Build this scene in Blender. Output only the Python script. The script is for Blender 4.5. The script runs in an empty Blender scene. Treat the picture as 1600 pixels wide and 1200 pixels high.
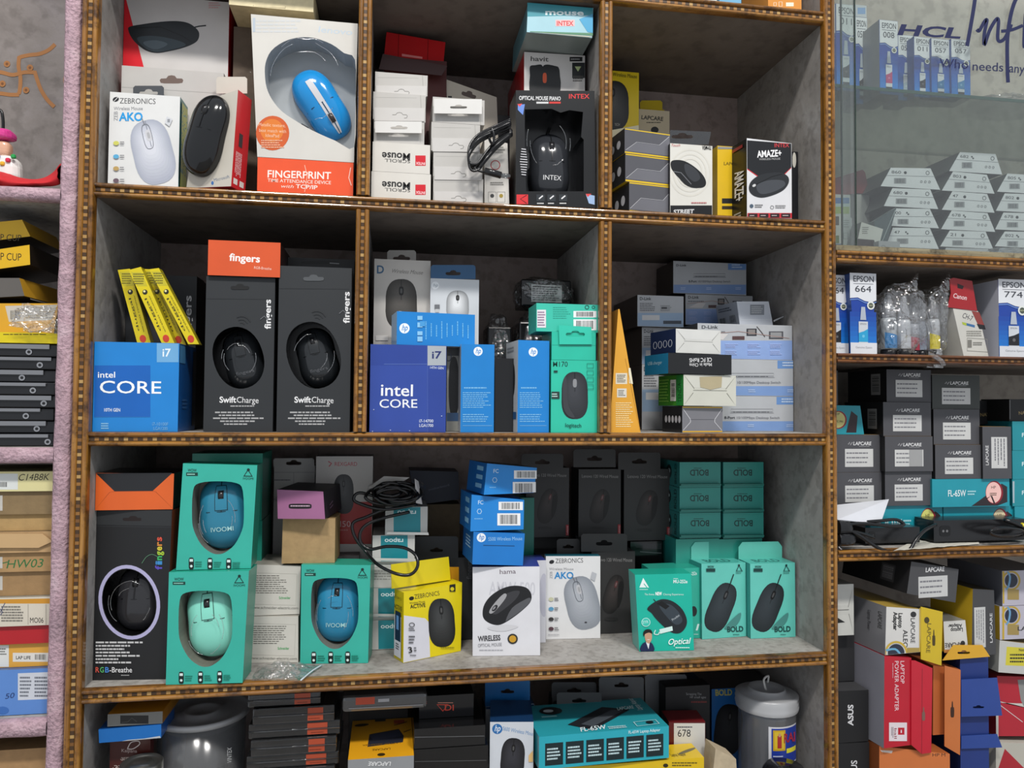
import bpy, math, random
from mathutils import Vector, Matrix, noise
from mathutils.geometry import tessellate_polygon
random.seed(7)
SC = bpy.context.scene
COL = SC.collection
# ---------------- camera ----------------
FPX = 1163.65
YAW, PITCH, ROLL = 0.162795, 0.030898, 0.0076977
CAM = Vector((0, -1.2, 1.45))
_f = Vector((math.sin(YAW)*math.cos(PITCH), math.cos(YAW)*math.cos(PITCH), math.sin(PITCH)))
_r = Vector((math.cos(YAW), -math.sin(YAW), 0)); _u = _r.cross(_f)
CR = _r*math.cos(ROLL)+_u*math.sin(ROLL); CU = _u*math.cos(ROLL)-_r*math.sin(ROLL)
cd = bpy.data.cameras.new('camera'); cam = bpy.data.objects.new('camera', cd); COL.objects.link(cam)
cd.sensor_width = 36; cd.lens = FPX/1600*36; cd.clip_start = .02
mw = Matrix((CR, CU, -_f)).transposed().to_4x4(); mw.translation = CAM
cam.matrix_world = mw; SC.camera = cam
# ---------------- world, lights, exposure ----------------
w = bpy.data.worlds.new('world'); SC.world = w; w.use_nodes = True
w.node_tree.nodes['Background'].inputs[0].default_value = (.88, .93, 1, 1)
w.node_tree.nodes['Background'].inputs[1].default_value = .72
def lamp(n, loc, tgt, sx, sy, e, c=(1, .97, .93)):
    l = bpy.data.lights.new(n, 'AREA'); l.shape = 'RECTANGLE'; l.size = sx; l.size_y = sy; l.energy = e; l.color = c
    o = bpy.data.objects.new(n, l); COL.objects.link(o); o.location = loc
    o.rotation_euler = (Vector(tgt)-Vector(loc)).to_track_quat('-Z', 'Y').to_euler(); return o
lamp('ceiling_lamp', (-.55, -2.2, 4.4), (.1, 0, 1.3), .6, .22, 77)
lamp('ceiling_lamp', (1.0, -2.2, 4.4), (.3, 0, 1.3), .6, .22, 77)
vs = SC.view_settings
vs.view_transform = 'Standard'; vs.look = 'None'; vs.exposure = -.12; vs.gamma = 1; vs.use_curve_mapping = False
SC.cycles.max_bounces = 7; SC.cycles.transparent_max_bounces = 24
# ---------------- helpers ----------------
def ray(x, y): return _f + CR*((x-800)/FPX) - CU*((y-600)/FPX)
def at(x, y, Y=0):
    d = ray(x, y); return CAM + d*((Y-CAM.y)/d.y)
def onz(x, y, z):
    d = ray(x, y); return CAM + d*((z-CAM.z)/d.z)
def zp(x, y, Y=0): return at(x, y, Y).z
def lin(h):
    h = h.lstrip('#'); v = [int(h[i:i+2], 16)/255 for i in (0, 2, 4)]
    return [c/12.92 if c <= .04045 else ((c+.055)/1.055)**2.4 for c in v]
def mixc(a, b, t):
    A = [int(a[i:i+2], 16) for i in (0, 2, 4)]; B = [int(b[i:i+2], 16) for i in (0, 2, 4)]
    return '%02x%02x%02x' % tuple(int(max(0, min(255, p+(q-p)*t))) for p, q in zip(A, B))
MATS = {}
ROUGH = dict(g=.3, p=.55, k=.75, b=.22, s=.12, m=.3, f=.8)
def nd(t, k, **kw):
    n = t.nodes.new(k)
    for a, v in kw.items():
        if a.startswith('i_'):
            n.inputs[int(a[2:]) if a[2:].isdigit() else a[2:]].default_value = v
        else: setattr(n, a, v)
    return n
def ramp(t, fac, stops):
    n = t.nodes.new('ShaderNodeValToRGB'); e = n.color_ramp.elements
    while len(e) < len(stops): e.new(.5)
    for q, (p, c) in zip(e, stops): q.position = p; q.color = (*lin(c), 1)
    t.links.new(fac, n.inputs[0]); return n
def M(c, k='g'):
    key = c+k
    if key in MATS: return MATS[key]
    m = bpy.data.materials.new({'g': 'glossy_card', 'p': 'card', 'k': 'kraft', 'b': 'plastic', 's': 'shiny_plastic', 'm': 'metal', 'f': 'cloth'}[k]+'_'+c)
    m.use_nodes = True; t = m.node_tree; L = t.links; b = t.nodes['Principled BSDF']; MATS[key] = m
    tc = nd(t, 'ShaderNodeTexCoord')
    no = nd(t, 'ShaderNodeTexNoise', i_Scale={'k': 90, 'f': 260}.get(k, 22), i_Detail=4.0); L.new(tc.outputs['Object'], no.inputs['Vector'])
    v = .22 if k == 'k' else .1
    mr = nd(t, 'ShaderNodeMapRange', i_3=1-v, i_4=1+v); L.new(no.outputs[0], mr.inputs[0])
    mx = nd(t, 'ShaderNodeVectorMath', operation='SCALE'); mx.inputs[0].default_value = lin(c); L.new(mr.outputs[0], mx.inputs['Scale'])
    L.new(mx.outputs[0], b.inputs['Base Color'])
    b.inputs['Roughness'].default_value = ROUGH[k]
    if k == 'm': b.inputs['Metallic'].default_value = .9
    if k in 'gkf':
        bp = nd(t, 'ShaderNodeBump', i_Strength=.10 if k == 'g' else .3, i_Distance=.002); L.new(no.outputs[0], bp.inputs['Height']); L.new(bp.outputs[0], b.inputs['Normal'])
    if k == 'g': b.inputs['Specular IOR Level'].default_value = .45
    return m
def clear(name, tint='ffffff', base=.05, edge=.5, rough=.06, bump=0, scale=60, haze=0, f0=0.0):
    if name in MATS: return MATS[name]
    m = bpy.data.materials.new(name); m.use_nodes = True; t = m.node_tree; L = t.links; MATS[name] = m
    t.nodes.remove(t.nodes['Principled BSDF']); out = t.nodes['Material Output']
    tr = nd(t, 'ShaderNodeBsdfTransparent'); tr.inputs[0].default_value = (*lin(tint), 1)
    gl = nd(t, 'ShaderNodeBsdfGlossy'); gl.inputs[1].default_value = rough
    lw = nd(t, 'ShaderNodeLayerWeight', i_Blend=.35)
    mr = nd(t, 'ShaderNodeMapRange', i_1=f0, i_3=base, i_4=edge); L.new(lw.outputs['Facing'], mr.inputs[0])
    a = tr.outputs[0]
    if haze:
        df = nd(t, 'ShaderNodeBsdfDiffuse'); df.inputs[0].default_value = (.75, .76, .78, 1)
        h = nd(t, 'ShaderNodeMixShader', i_0=haze); L.new(a, h.inputs[1]); L.new(df.outputs[0], h.inputs[2]); a = h.outputs[0]
    mx = nd(t, 'ShaderNodeMixShader'); L.new(mr.outputs[0], mx.inputs[0]); L.new(a, mx.inputs[1]); L.new(gl.outputs[0], mx.inputs[2])
    if bump:
        tc = nd(t, 'ShaderNodeTexCoord'); no = nd(t, 'ShaderNodeTexNoise', i_Scale=scale, i_Detail=2.0); L.new(tc.outputs['Object'], no.inputs['Vector'])
        bp = nd(t, 'ShaderNodeBump', i_Strength=bump, i_Distance=.01); L.new(no.outputs[0], bp.inputs['Height'])
        L.new(bp.outputs[0], gl.inputs['Normal']); L.new(bp.outputs[0], lw.inputs['Normal'])
    L.new(mx.outputs[0], out.inputs[0]); return m
FILM = clear('window_film', base=.0, edge=.3, f0=.45)
CREASE = clear('film_crease', base=.25, edge=.9, rough=.12)
BAG = clear('crumpled_film', base=.10, edge=.75, rough=.1, bump=1.0, scale=70, haze=.03)
WRAP = clear('shrink_wrap', base=.002, edge=.5, rough=.1, bump=.35, scale=30, f0=.12)
GLASS = clear('cabinet_glass', tint='f5f8f6', base=.05, edge=.3, rough=.01, haze=.012)
SHELFG = clear('shelf_glass', tint='dde6e1', base=.13, edge=.8, rough=.02)
MILKY = clear('cloudy_plastic', tint='d4d8dc', base=.03, edge=.5, rough=.15, haze=.13)
FROST = clear('frosted_plastic', tint='dcdee0', base=.04, edge=.5, rough=.3, haze=.5)
CASE = clear('clear_case', tint='b4b8bc', base=.05, edge=.6, rough=.06, haze=.02)
def woodmat(name, axis, c0, c1, c2):
    m = bpy.data.materials.new(name); m.use_nodes = True; t = m.node_tree; L = t.links; b = t.nodes['Principled BSDF']
    tc = nd(t, 'ShaderNodeTexCoord'); mp = nd(t, 'ShaderNodeMapping'); s = [75, 75, 75]; s[axis] = 5; mp.inputs['Scale'].default_value = s
    L.new(tc.outputs['Object'], mp.inputs[0]); no = nd(t, 'ShaderNodeTexNoise', i_Scale=1.0, i_Detail=6.0, i_Roughness=.65, i_Distortion=.6); L.new(mp.outputs[0], no.inputs[0])
    r = ramp(t, no.outputs[0], [(.3, c0), (.52, c1), (.75, c2)])
    n2 = nd(t, 'ShaderNodeTexNoise', i_Scale=14.0, i_Detail=5.0, i_Roughness=.8); L.new(tc.outputs['Object'], n2.inputs[0])
    r2 = ramp(t, n2.outputs[0], [(.35, '5a4a3a'), (.5, 'ffffff')])
    mx = nd(t, 'ShaderNodeMix', data_type='RGBA', blend_type='MULTIPLY'); mx.inputs[0].default_value = .85
    L.new(r.outputs[0], mx.inputs[6]); L.new(r2.outputs[0], mx.inputs[7]); L.new(mx.outputs[2], b.inputs['Base Color'])
    b.inputs['Roughness'].default_value = .28; b.inputs['Coat Weight'].default_value = .3
    bp = nd(t, 'ShaderNodeBump', i_Strength=.25, i_Distance=.002); L.new(no.outputs[0], bp.inputs['Height']); L.new(bp.outputs[0], b.inputs['Normal'])
    return m
WX = woodmat('varnished_wood_along', 0, '4e3212', '87591f', 'b0803a')
WZ = woodmat('varnished_wood_upright', 2, '4e3212', '8f6024', 'bc8a42')
WD = woodmat('dark_varnished_wood', 0, '3a2010', '6a3e1c', '8a5628')
def inlaymat(name, axis, per, a='b4925a', b_='46301a'):
    m = bpy.data.materials.new(name); m.use_nodes = True; t = m.node_tree; L = t.links; b = t.nodes['Principled BSDF']
    tc = nd(t, 'ShaderNodeTexCoord'); sp = nd(t, 'ShaderNodeSeparateXYZ'); L.new(tc.outputs['Object'], sp.inputs[0])
    di = nd(t, 'ShaderNodeMath', operation='DIVIDE', i_1=per); L.new(sp.outputs[axis], di.inputs[0])
    fr = nd(t, 'ShaderNodeMath', operation='FRACT'); L.new(di.outputs[0], fr.inputs[0])
    gt = nd(t, 'ShaderNodeMath', operation='GREATER_THAN', i_1=.56); L.new(fr.outputs[0], gt.inputs[0])
    f2 = nd(t, 'ShaderNodeMath', operation='FLOOR'); L.new(di.outputs[0], f2.inputs[0])
    wn = nd(t, 'ShaderNodeTexWhiteNoise', noise_dimensions='1D'); L.new(f2.outputs[0], wn.inputs['W'])
    r = ramp(t, wn.outputs[0], [(.0, '6e4820'), (.45, '9a6c32'), (.8, a)])
    mx = nd(t, 'ShaderNodeMix', data_type='RGBA'); L.new(gt.outputs[0], mx.inputs[0]); mx.inputs[6].default_value = (*lin(b_), 1); L.new(r.outputs[0], mx.inputs[7])
    L.new(mx.outputs[2], b.inputs['Base Color']); b.inputs['Roughness'].default_value = .35
    return m
INX = inlaymat('checker_inlay_along', 0, .0135); IND = inlaymat('dark_checker_inlay', 0, .0135, 'a07038', '4a2c12'); INZ = inlaymat('checker_inlay_upright', 2, .0108)
def plaster(name, c, dk, lt, scale=6, rough=.75, bump=.3):
    m = bpy.data.materials.new(name); m.use_nodes = True; t = m.node_tree; L = t.links; b = t.nodes['Principled BSDF']
    tc = nd(t, 'ShaderNodeTexCoord'); no = nd(t, 'ShaderNodeTexNoise', i_Scale=float(scale), i_Detail=8.0, i_Roughness=.68, i_Distortion=.5); L.new(tc.outputs['Object'], no.inputs[0])
    r = ramp(t, no.outputs[0], [(.28, dk), (.5, c), (.72, lt)])
    n2 = nd(t, 'ShaderNodeTexNoise', i_Scale=scale*9.0, i_Detail=6.0); L.new(tc.outputs['Object'], n2.inputs[0])
    r2 = ramp(t, n2.outputs[0], [(.36, '8a8680'), (.5, 'ffffff')])
    mx = nd(t, 'ShaderNodeMix', data_type='RGBA', blend_type='MULTIPLY'); mx.inputs[0].default_value = .3
    L.new(r.outputs[0], mx.inputs[6]); L.new(r2.outputs[0], mx.inputs[7]); L.new(mx.outputs[2], b.inputs['Base Color'])
    b.inputs['Roughness'].default_value = rough
    bp = nd(t, 'ShaderNodeBump', i_Strength=bump, i_Distance=.004); L.new(n2.outputs[0], bp.inputs['Height']); L.new(bp.outputs[0], b.inputs['Normal'])
    return m
PLW = plaster('grey_plaster', '96928e', '7e7a76', 'a8a6a4')
PLB = plaster('pinkish_plaster', '9a8a84', '8c7c76', 'a4968e')
PLC = plaster('brown_plaster', '6a6058', '5c524a', '766c64', 3)
PLF = plaster('worn_shelf_surface', '9c9892', '746e68', 'b0aca8', 10)
PNK = plaster('pink_painted_plaster', 'b899a3', '8e7880', 'cdb4bb', 22, bump=.9)

OBS = []
class Ob:
    def __init__(s, name, label=None, cat=None, group=None, parent=None, kind=None, bevel=0, smooth=False):
        s.name, s.label, s.cat, s.group, s.parent, s.kind = name, label, cat, group, parent, kind
        s.V, s.F, s.M, s.mats, s.layer, s.bevel, s.smooth, s.k, s.loc = [], [], [], [], 0, bevel, smooth, 'g', None
        s.smf = []; OBS.append(s)
    def mi(s, m):
        if isinstance(m, str): m = M(m, s.k)
        if m not in s.mats: s.mats.append(m)
        return s.mats.index(m)
    def add(s, vs, fs, m, sm=False):
        b = len(s.V); s.V += [Vector(v) for v in vs]; i = m if isinstance(m, int) else s.mi(m)
        for f in fs: s.F.append([b+j for j in f]); s.M.append(i); s.smf.append(sm)
    def child(s, name, label=None, **kw): return Ob(name, label, parent=s, **kw)
    def box(s, lo, hi, m):
        x0, y0, z0 = lo; x1, y1, z1 = hi
        v = [(x0,y0,z0),(x1,y0,z0),(x1,y1,z0),(x0,y1,z0),(x0,y0,z1),(x1,y0,z1),(x1,y1,z1),(x0,y1,z1)]
        s.add(v, [(0,3,2,1),(4,5,6,7),(0,1,5,4),(1,2,6,5),(2,3,7,6),(3,0,4,7)], m)
    def done(s):
        r = s
        while r.parent: r = r.parent
        if r.kind != 'structure' and r.label and 'shelf' not in r.name and 'cabinet' not in r.name and s.V: s.fit(r)
        if s.V and s.loc is None:
            xs = [v.x for v in s.V]; ys = [v.y for v in s.V]; s.loc = Vector(((min(xs)+max(xs))/2, (min(ys)+max(ys))/2, min(v.z for v in s.V)))
        if s.V:
            me = bpy.data.meshes.new(s.name); me.from_pydata([v-s.loc for v in s.V], [], s.F)
            for m in s.mats: me.materials.append(m)
            me.polygons.foreach_set('material_index', s.M); me.polygons.foreach_set('use_smooth', s.smf); me.update()
            o = bpy.data.objects.new(s.name, me)
            if s.bevel:
                md = o.modifiers.new('soft_edges', 'BEVEL'); md.width = s.bevel; md.segments = 2; md.limit_method = 'ANGLE'; md.angle_limit = .6
        else:
            o = bpy.data.objects.new(s.name, None); s.loc = s.loc or Vector((0, 0, 0))
        COL.objects.link(o); s.o = o
        if s.parent:
            o.parent = s.parent.o; o.location = s.loc - s.parent.loc
        else: o.location = s.loc
        for a, v in (('label', s.label), ('category', s.cat), ('group', s.group), ('kind', s.kind)):
            if v: o[a] = v
def _fit(s, r):
    # keep a thing inside the compartment that holds it
    if not hasattr(r, 'cell'):
        V = [v for o in OBS for v in o.V if o is r or o.parent is r] or s.V
        cx = (min(v.x for v in V)+max(v.x for v in V))/2; cz = (min(v.z for v in V)+max(v.z for v in V))/2; zm = min(v.z for v in V)+.02
        if cx < -.465: xs = (-1.095, -.4935); fl = LZ; ce = None; 
        elif cx < XR+.01:
            fl = [FE-.0005, FD-.0005, FC-.0005, FB-.0005, FA-.0005]; xs = (XL+.0008, XR-.0018)
            if zm > FC-.01:
                for a, q in ((XL, -.0535), (-.0375, .3445), (.3605, XR-.001)):
                    if a-.01 < cx < q+.01: xs = (a+.0008, q-.0008)
        else: xs = (RX0+.0018, 1.74); fl = [RB0, RZ[2], RZ[1], RZ[0], GZ0]
        f = max([q for q in fl if q <= zm] or [-9]); up = min([q for q in fl if q > zm] or [9])
        r.cell = (xs[0], xs[1], f+.0003, up-.0235 if cx < XR+.01 else up-.0225)
    x0, x1, z0, z1 = r.cell
    for v in s.V:
        v.x = min(max(v.x, x0), x1); v.y = min(v.y, .3225); v.z = max(v.z, z0)
        if v.y > -.002: v.z = min(v.z, z1)
Ob.fit = _fit
def build_all():
    for s in OBS: s.done()
EPS = .00007
_TX = {}
def glyphs(t, bold):
    k = (t, bold)
    if k not in _TX:
        c = bpy.data.curves.new('t', 'FONT'); c.body = t; c.resolution_u = 3; c.offset = bold*.5
        o = bpy.data.objects.new('t', c); COL.objects.link(o); dg = bpy.context.evaluated_depsgraph_get()
        m = bpy.data.meshes.new_from_object(o.evaluated_get(dg))
        v = [(x.co.x, x.co.y/.682) for x in m.vertices]; f = [tuple(p.vertices) for p in m.polygons]
        bpy.data.objects.remove(o); bpy.data.curves.remove(c); bpy.data.meshes.remove(m)
        x0 = min(a for a, _ in v); x1 = max(a for a, _ in v)
        _TX[k] = ([((a-x0)/(x1-x0), b) for a, b in v], f)
    return _TX[k]
def euro(cx, cy, w, h, rot=0):
    q = [(-.5,.1),(-.46,.42),(-.3,.5),(.3,.5),(.46,.42),(.5,.1),(.44,-.1),(.22,-.12),(.14,-.42),(0,-.5),(-.14,-.42),(-.22,-.12),(-.44,-.1)]
    c, s = math.cos(math.radians(rot)), math.sin(math.radians(rot))
    return [(cx+x*w*c-y*h*s, cy+x*w*s+y*h*c) for x, y in q]
def ellp(cx, cy, rx, ry, rot=0, n=32, p=2.0):
    c, s = math.cos(math.radians(rot)), math.sin(math.radians(rot)); o = []
    for i in range(n):
        a = 2*math.pi*i/n; x = math.copysign(abs(math.cos(a))**(2/p), math.cos(a))*rx; y = math.copysign(abs(math.sin(a))**(2/p), math.sin(a))*ry
        o.append((cx+x*c-y*s, cy+x*s+y*c))
    return o
def smooth(pts, n=5, closed=True):
    o = []; L = len(pts); rng = range(L) if closed else range(L-1)
    for i in rng:
        g = (lambda j: pts[j % L]) if closed else (lambda j: pts[max(0, min(L-1, j))])
        p0, p1, p2, p3 = g(i-1), g(i), g(i+1), g(i+2)
        for k in range(n):
            t = k/n
            o.append(tuple(.5*(2*b+(c-a)*t+(2*a-5*b+4*c-d)*t*t+(3*b-3*c+d-a)*t**3) for a, b, c, d in zip(p0, p1, p2, p3)))
    if not closed: o.append(tuple(pts[-1]))
    return o
class Face:
    def __init__(s, ob, O, U, V, w, h, clamp=True):
        s.ob, s.O, s.U, s.V, s.N, s.w, s.h, s.cl, s.uvm = ob, O, U, V, U.cross(V).normalized(), w, h, clamp, False
    def uv(s):
        f = Face(s.ob, s.O, s.U, s.V, s.w, s.h, s.cl); f.uvm = True; return f
    def P(s, p, cl=True):
        if s.uvm: a, b = p[0]*s.w, (1-p[1])*s.h
        else:
            d = ray(*p); k = d.dot(s.N); t = (s.O-CAM).dot(s.N)/k if abs(k) > 1e-6 else 1; q = CAM+d*t-s.O
            a, b = q.dot(s.U), q.dot(s.V)
            # U,V orthonormal
        if s.cl and cl: a = min(max(a, .0006), s.w-.0006); b = min(max(b, .0006), s.h-.0006)
        return a, b
    def W(s, a, b, off): return s.O+s.U*a+s.V*b+s.N*off
    def _put(s, P2, faces, c, cl=True):
        s.ob.layer += 1; off = EPS*s.ob.layer
        s.ob.add([s.W(a, b, off) for a, b in P2], faces, c)
    def poly(s, pts, c):
        q = [s.P(p) for p in pts]; ar = sum(q[i][0]*q[(i+1) % len(q)][1]-q[(i+1) % len(q)][0]*q[i][1] for i in range(len(q)))
        if ar < 0: q.reverse()
        if len(q) > 4:
            f = [tuple(t) for t in tessellate_polygon([[Vector((a, b, 0)) for a, b in q]])]
        else: f = [tuple(range(len(q)))]
        s._put(q, f, c); return s
    def rect(s, x0, y0, x1, y1, c): return s.poly([(x0, y1), (x1, y1), (x1, y0), (x0, y0)], c)
    def ell(s, cx, cy, rx, ry, c, rot=0, p=2): return s.poly(ellp(cx, cy, rx, ry, rot, 28, p), c)
    def ring(s, pts, wpx, c): return s.line(list(pts)+[pts[0]], wpx, c)
    def line(s, pts, wpx, c):
        V = []; F = []; n = len(pts)
        for i, p in enumerate(pts):
            a = pts[max(0, i-1)]; b = pts[min(n-1, i+1)]
            if pts[0] == pts[-1] and n > 3:
                if i == 0: a = pts[-2]
                if i == n-1: b = pts[1]
            dx, dy = b[0]-a[0], b[1]-a[1]; l = math.hypot(dx, dy) or 1; nx, ny = -dy/l*wpx/2, dx/l*wpx/2
            V += [s.P((p[0]+nx, p[1]+ny)), s.P((p[0]-nx, p[1]-ny))]
            if i: F.append((2*i-2, 2*i-1, 2*i+1, 2*i))
        s._put(V, F, c); return s
    def text(s, t, x0, y0, x1, y1, h, c, bold=0, ital=0):
        v, f = glyphs(t, bold)
        dx, dy = x1-x0, y1-y0; l = math.hypot(dx, dy); up = (dy/l*h, -dx/l*h)
        if s.uvm: up = (0, -h) if abs(dx) >= abs(dy) and dx > 0 else ((0, h) if dx < 0 and abs(dx) >= abs(dy) else (dy/l*h, 0))
        A = s.P((x0, y0), 0); B = s.P((x1, y1), 0); C = s.P((x0+up[0], y0+up[1]), 0)
        q = []
        for a, b in v:
            x = A[0]+(B[0]-A[0])*a+(C[0]-A[0])*b; y = A[1]+(B[1]-A[1])*a+(C[1]-A[1])*b
            if ital: x += (C[1]-A[1])*b*ital
            if s.cl: x = min(max(x, .0006), s.w-.0006); y = min(max(y, .0006), s.h-.0006)
            q.append((x, y))
        s._put(q, f, c); return s
    def greek(s, x0, y0, x1, y1, n, c, vert=False, fill=.5):
        V = []; F = []; rnd = random.Random(int(x0*31+y0*7)); 
        span = (x1-x0) if vert else (y1-y0); st = span/n
        for i in range(n):
            a, e = (y0, y1) if vert else (x0, x1); L = e-a; end = a+L*rnd.uniform(.72, 1); p = a
            while p < end-L*.03:
                wl = L*rnd.uniform(.05, .16); q = min(end, p+wl); o = (x0 if vert else y0)+st*i+st*(1-fill)/2; b = len(V)
                pts = [(p, o+st*fill), (q, o+st*fill), (q, o), (p, o)]
                if vert: pts = [(o, q), (o+st*fill, q), (o+st*fill, p), (o, p)]
                V += [s.P(z) for z in pts]; F.append((b, b+1, b+2, b+3)); p = q+L*.018
        s._put(V, F, c); return s
    def bars(s, x0, y0, x1, y1, bg='f0f0f0', c='202020', n=22, vert=False):
        if bg: s.rect(x0, y0, x1, y1, bg)
        rnd = random.Random(int(x0*13+y0)); V = []; F = []
        m = .12; X0, X1, Y0, Y1 = x0+(x1-x0)*m, x1-(x1-x0)*m, y0+(y1-y0)*m, y1-(y1-y0)*m
        for i in range(n):
            t0 = i/n; t1 = t0+rnd.uniform(.25, .75)/n; b = len(V)
            if vert: pts = [(X0, Y0+(Y1-Y0)*t1), (X1, Y0+(Y1-Y0)*t1), (X1, Y0+(Y1-Y0)*t0), (X0, Y0+(Y1-Y0)*t0)]
            else: pts = [(X0+(X1-X0)*t0, Y1), (X0+(X1-X0)*t1, Y1), (X0+(X1-X0)*t1, Y0), (X0+(X1-X0)*t0, Y0)]
            V += [s.P(z) for z in pts]; F.append((b, b+1, b+2, b+3))
        s._put(V, F, c); return s
    def mouse(s, cx, cy, L, W, rot, c, hi=None, wheel='101010', seam=None, p=2.6, cross=False):
        """printed picture of a mouse, nose up, rot degrees clockwise"""
        hi = hi or mixc(c, 'ffffff', .22); th = math.radians(rot)
        def T(x, y): return (cx+(x*math.cos(th)-y*math.sin(th)), cy+(x*math.sin(th)+y*math.cos(th)))
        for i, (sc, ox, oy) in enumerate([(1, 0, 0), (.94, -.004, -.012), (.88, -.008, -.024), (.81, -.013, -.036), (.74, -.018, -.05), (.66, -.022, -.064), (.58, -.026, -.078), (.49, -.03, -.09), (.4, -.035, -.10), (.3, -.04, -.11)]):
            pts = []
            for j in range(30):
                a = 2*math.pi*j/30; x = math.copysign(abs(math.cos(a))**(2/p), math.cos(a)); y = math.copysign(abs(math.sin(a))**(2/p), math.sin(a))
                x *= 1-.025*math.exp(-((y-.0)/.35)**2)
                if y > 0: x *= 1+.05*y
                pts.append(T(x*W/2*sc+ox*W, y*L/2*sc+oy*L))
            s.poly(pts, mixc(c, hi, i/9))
        sm = seam or mixc(c, '000000', .55)
        s.line([T(0, -.49*L), T(0, -.08*L)], max(.7, W*.018), sm)
        if cross: s.line(smooth([T(-.46*W, -.1*L), T(-.2*W, -.06*L), T(0, -.04*L), T(.2*W, -.06*L), T(.46*W, -.1*L)], 3, False), max(.6, W*.015), sm)
        pts = [T(x, y) for x, y in ellp(0, -.26*L, W*.075, L*.09, 0, 16, 3)]; s.poly(pts, wheel)
        pts = [T(x, y) for x, y in ellp(0, -.26*L, W*.035, L*.05, 0, 12, 3)]; s.poly(pts, mixc(wheel, '909090', .5))
        return s
def extrude(ob, O, U, V, outer, holes, d, m, mside=None, hd=None, mliner=None, caps=True):
    """outline (2D, CCW) on plane O,U,V; back at depth d. through-holes, or recesses hd deep"""
    N = U.cross(V).normalized(); loops = [outer]+list(holes); ms = mside or [m]*len(outer)
    P = [O+U*a+V*b for l in loops for a, b in l]
    tri = tessellate_polygon([[Vector((a, b, 0)) for a, b in l] for l in loops])
    fr = []
    for t in tri:
        a, b, c = [P[i] for i in t]; fr.append(tuple(t) if (b-a).cross(c-a).dot(N) > 0 else tuple(reversed(t)))
    if not holes and len(outer) == 4: fr = [(0, 1, 2, 3)]
    ob.add(P, fr, m); n = len(outer); back = [p-N*d for p in P[:n]]
    if hd is None and holes:
        ob.add([p-N*d for p in P], [tuple(reversed(f)) for f in fr], m)
    else: ob.add(back, [tuple(reversed(range(n)))], m)
    for i in range(n):
        j = (i+1) % n; ob.add([P[i], P[j], back[j], back[i]], [(0, 3, 2, 1)], ms[i])
    k = n
    for l in holes:
        L = P[k:k+len(l)]; k += len(l); dd = d if hd is None else hd; mm = m if hd is None else mliner
        B = [p-N*dd for p in L]
        for i in range(len(L)):
            j = (i+1) % len(L); ob.add([L[i], L[j], B[j], B[i]], [(0, 1, 2, 3)], mm)
        if hd is not None: ob.add(B, [tuple(range(len(B)))], mm)
class Prism(Ob): pass
def _plane(first, Y, rz, lean):
    O = at(*first, Y); U = Vector((math.cos(rz), math.sin(rz), 0)); N = Vector((math.sin(rz), -math.cos(rz), 0))
    V = Vector((0, 0, 1))*math.cos(lean)-N*math.sin(lean); return O, U, V
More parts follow.
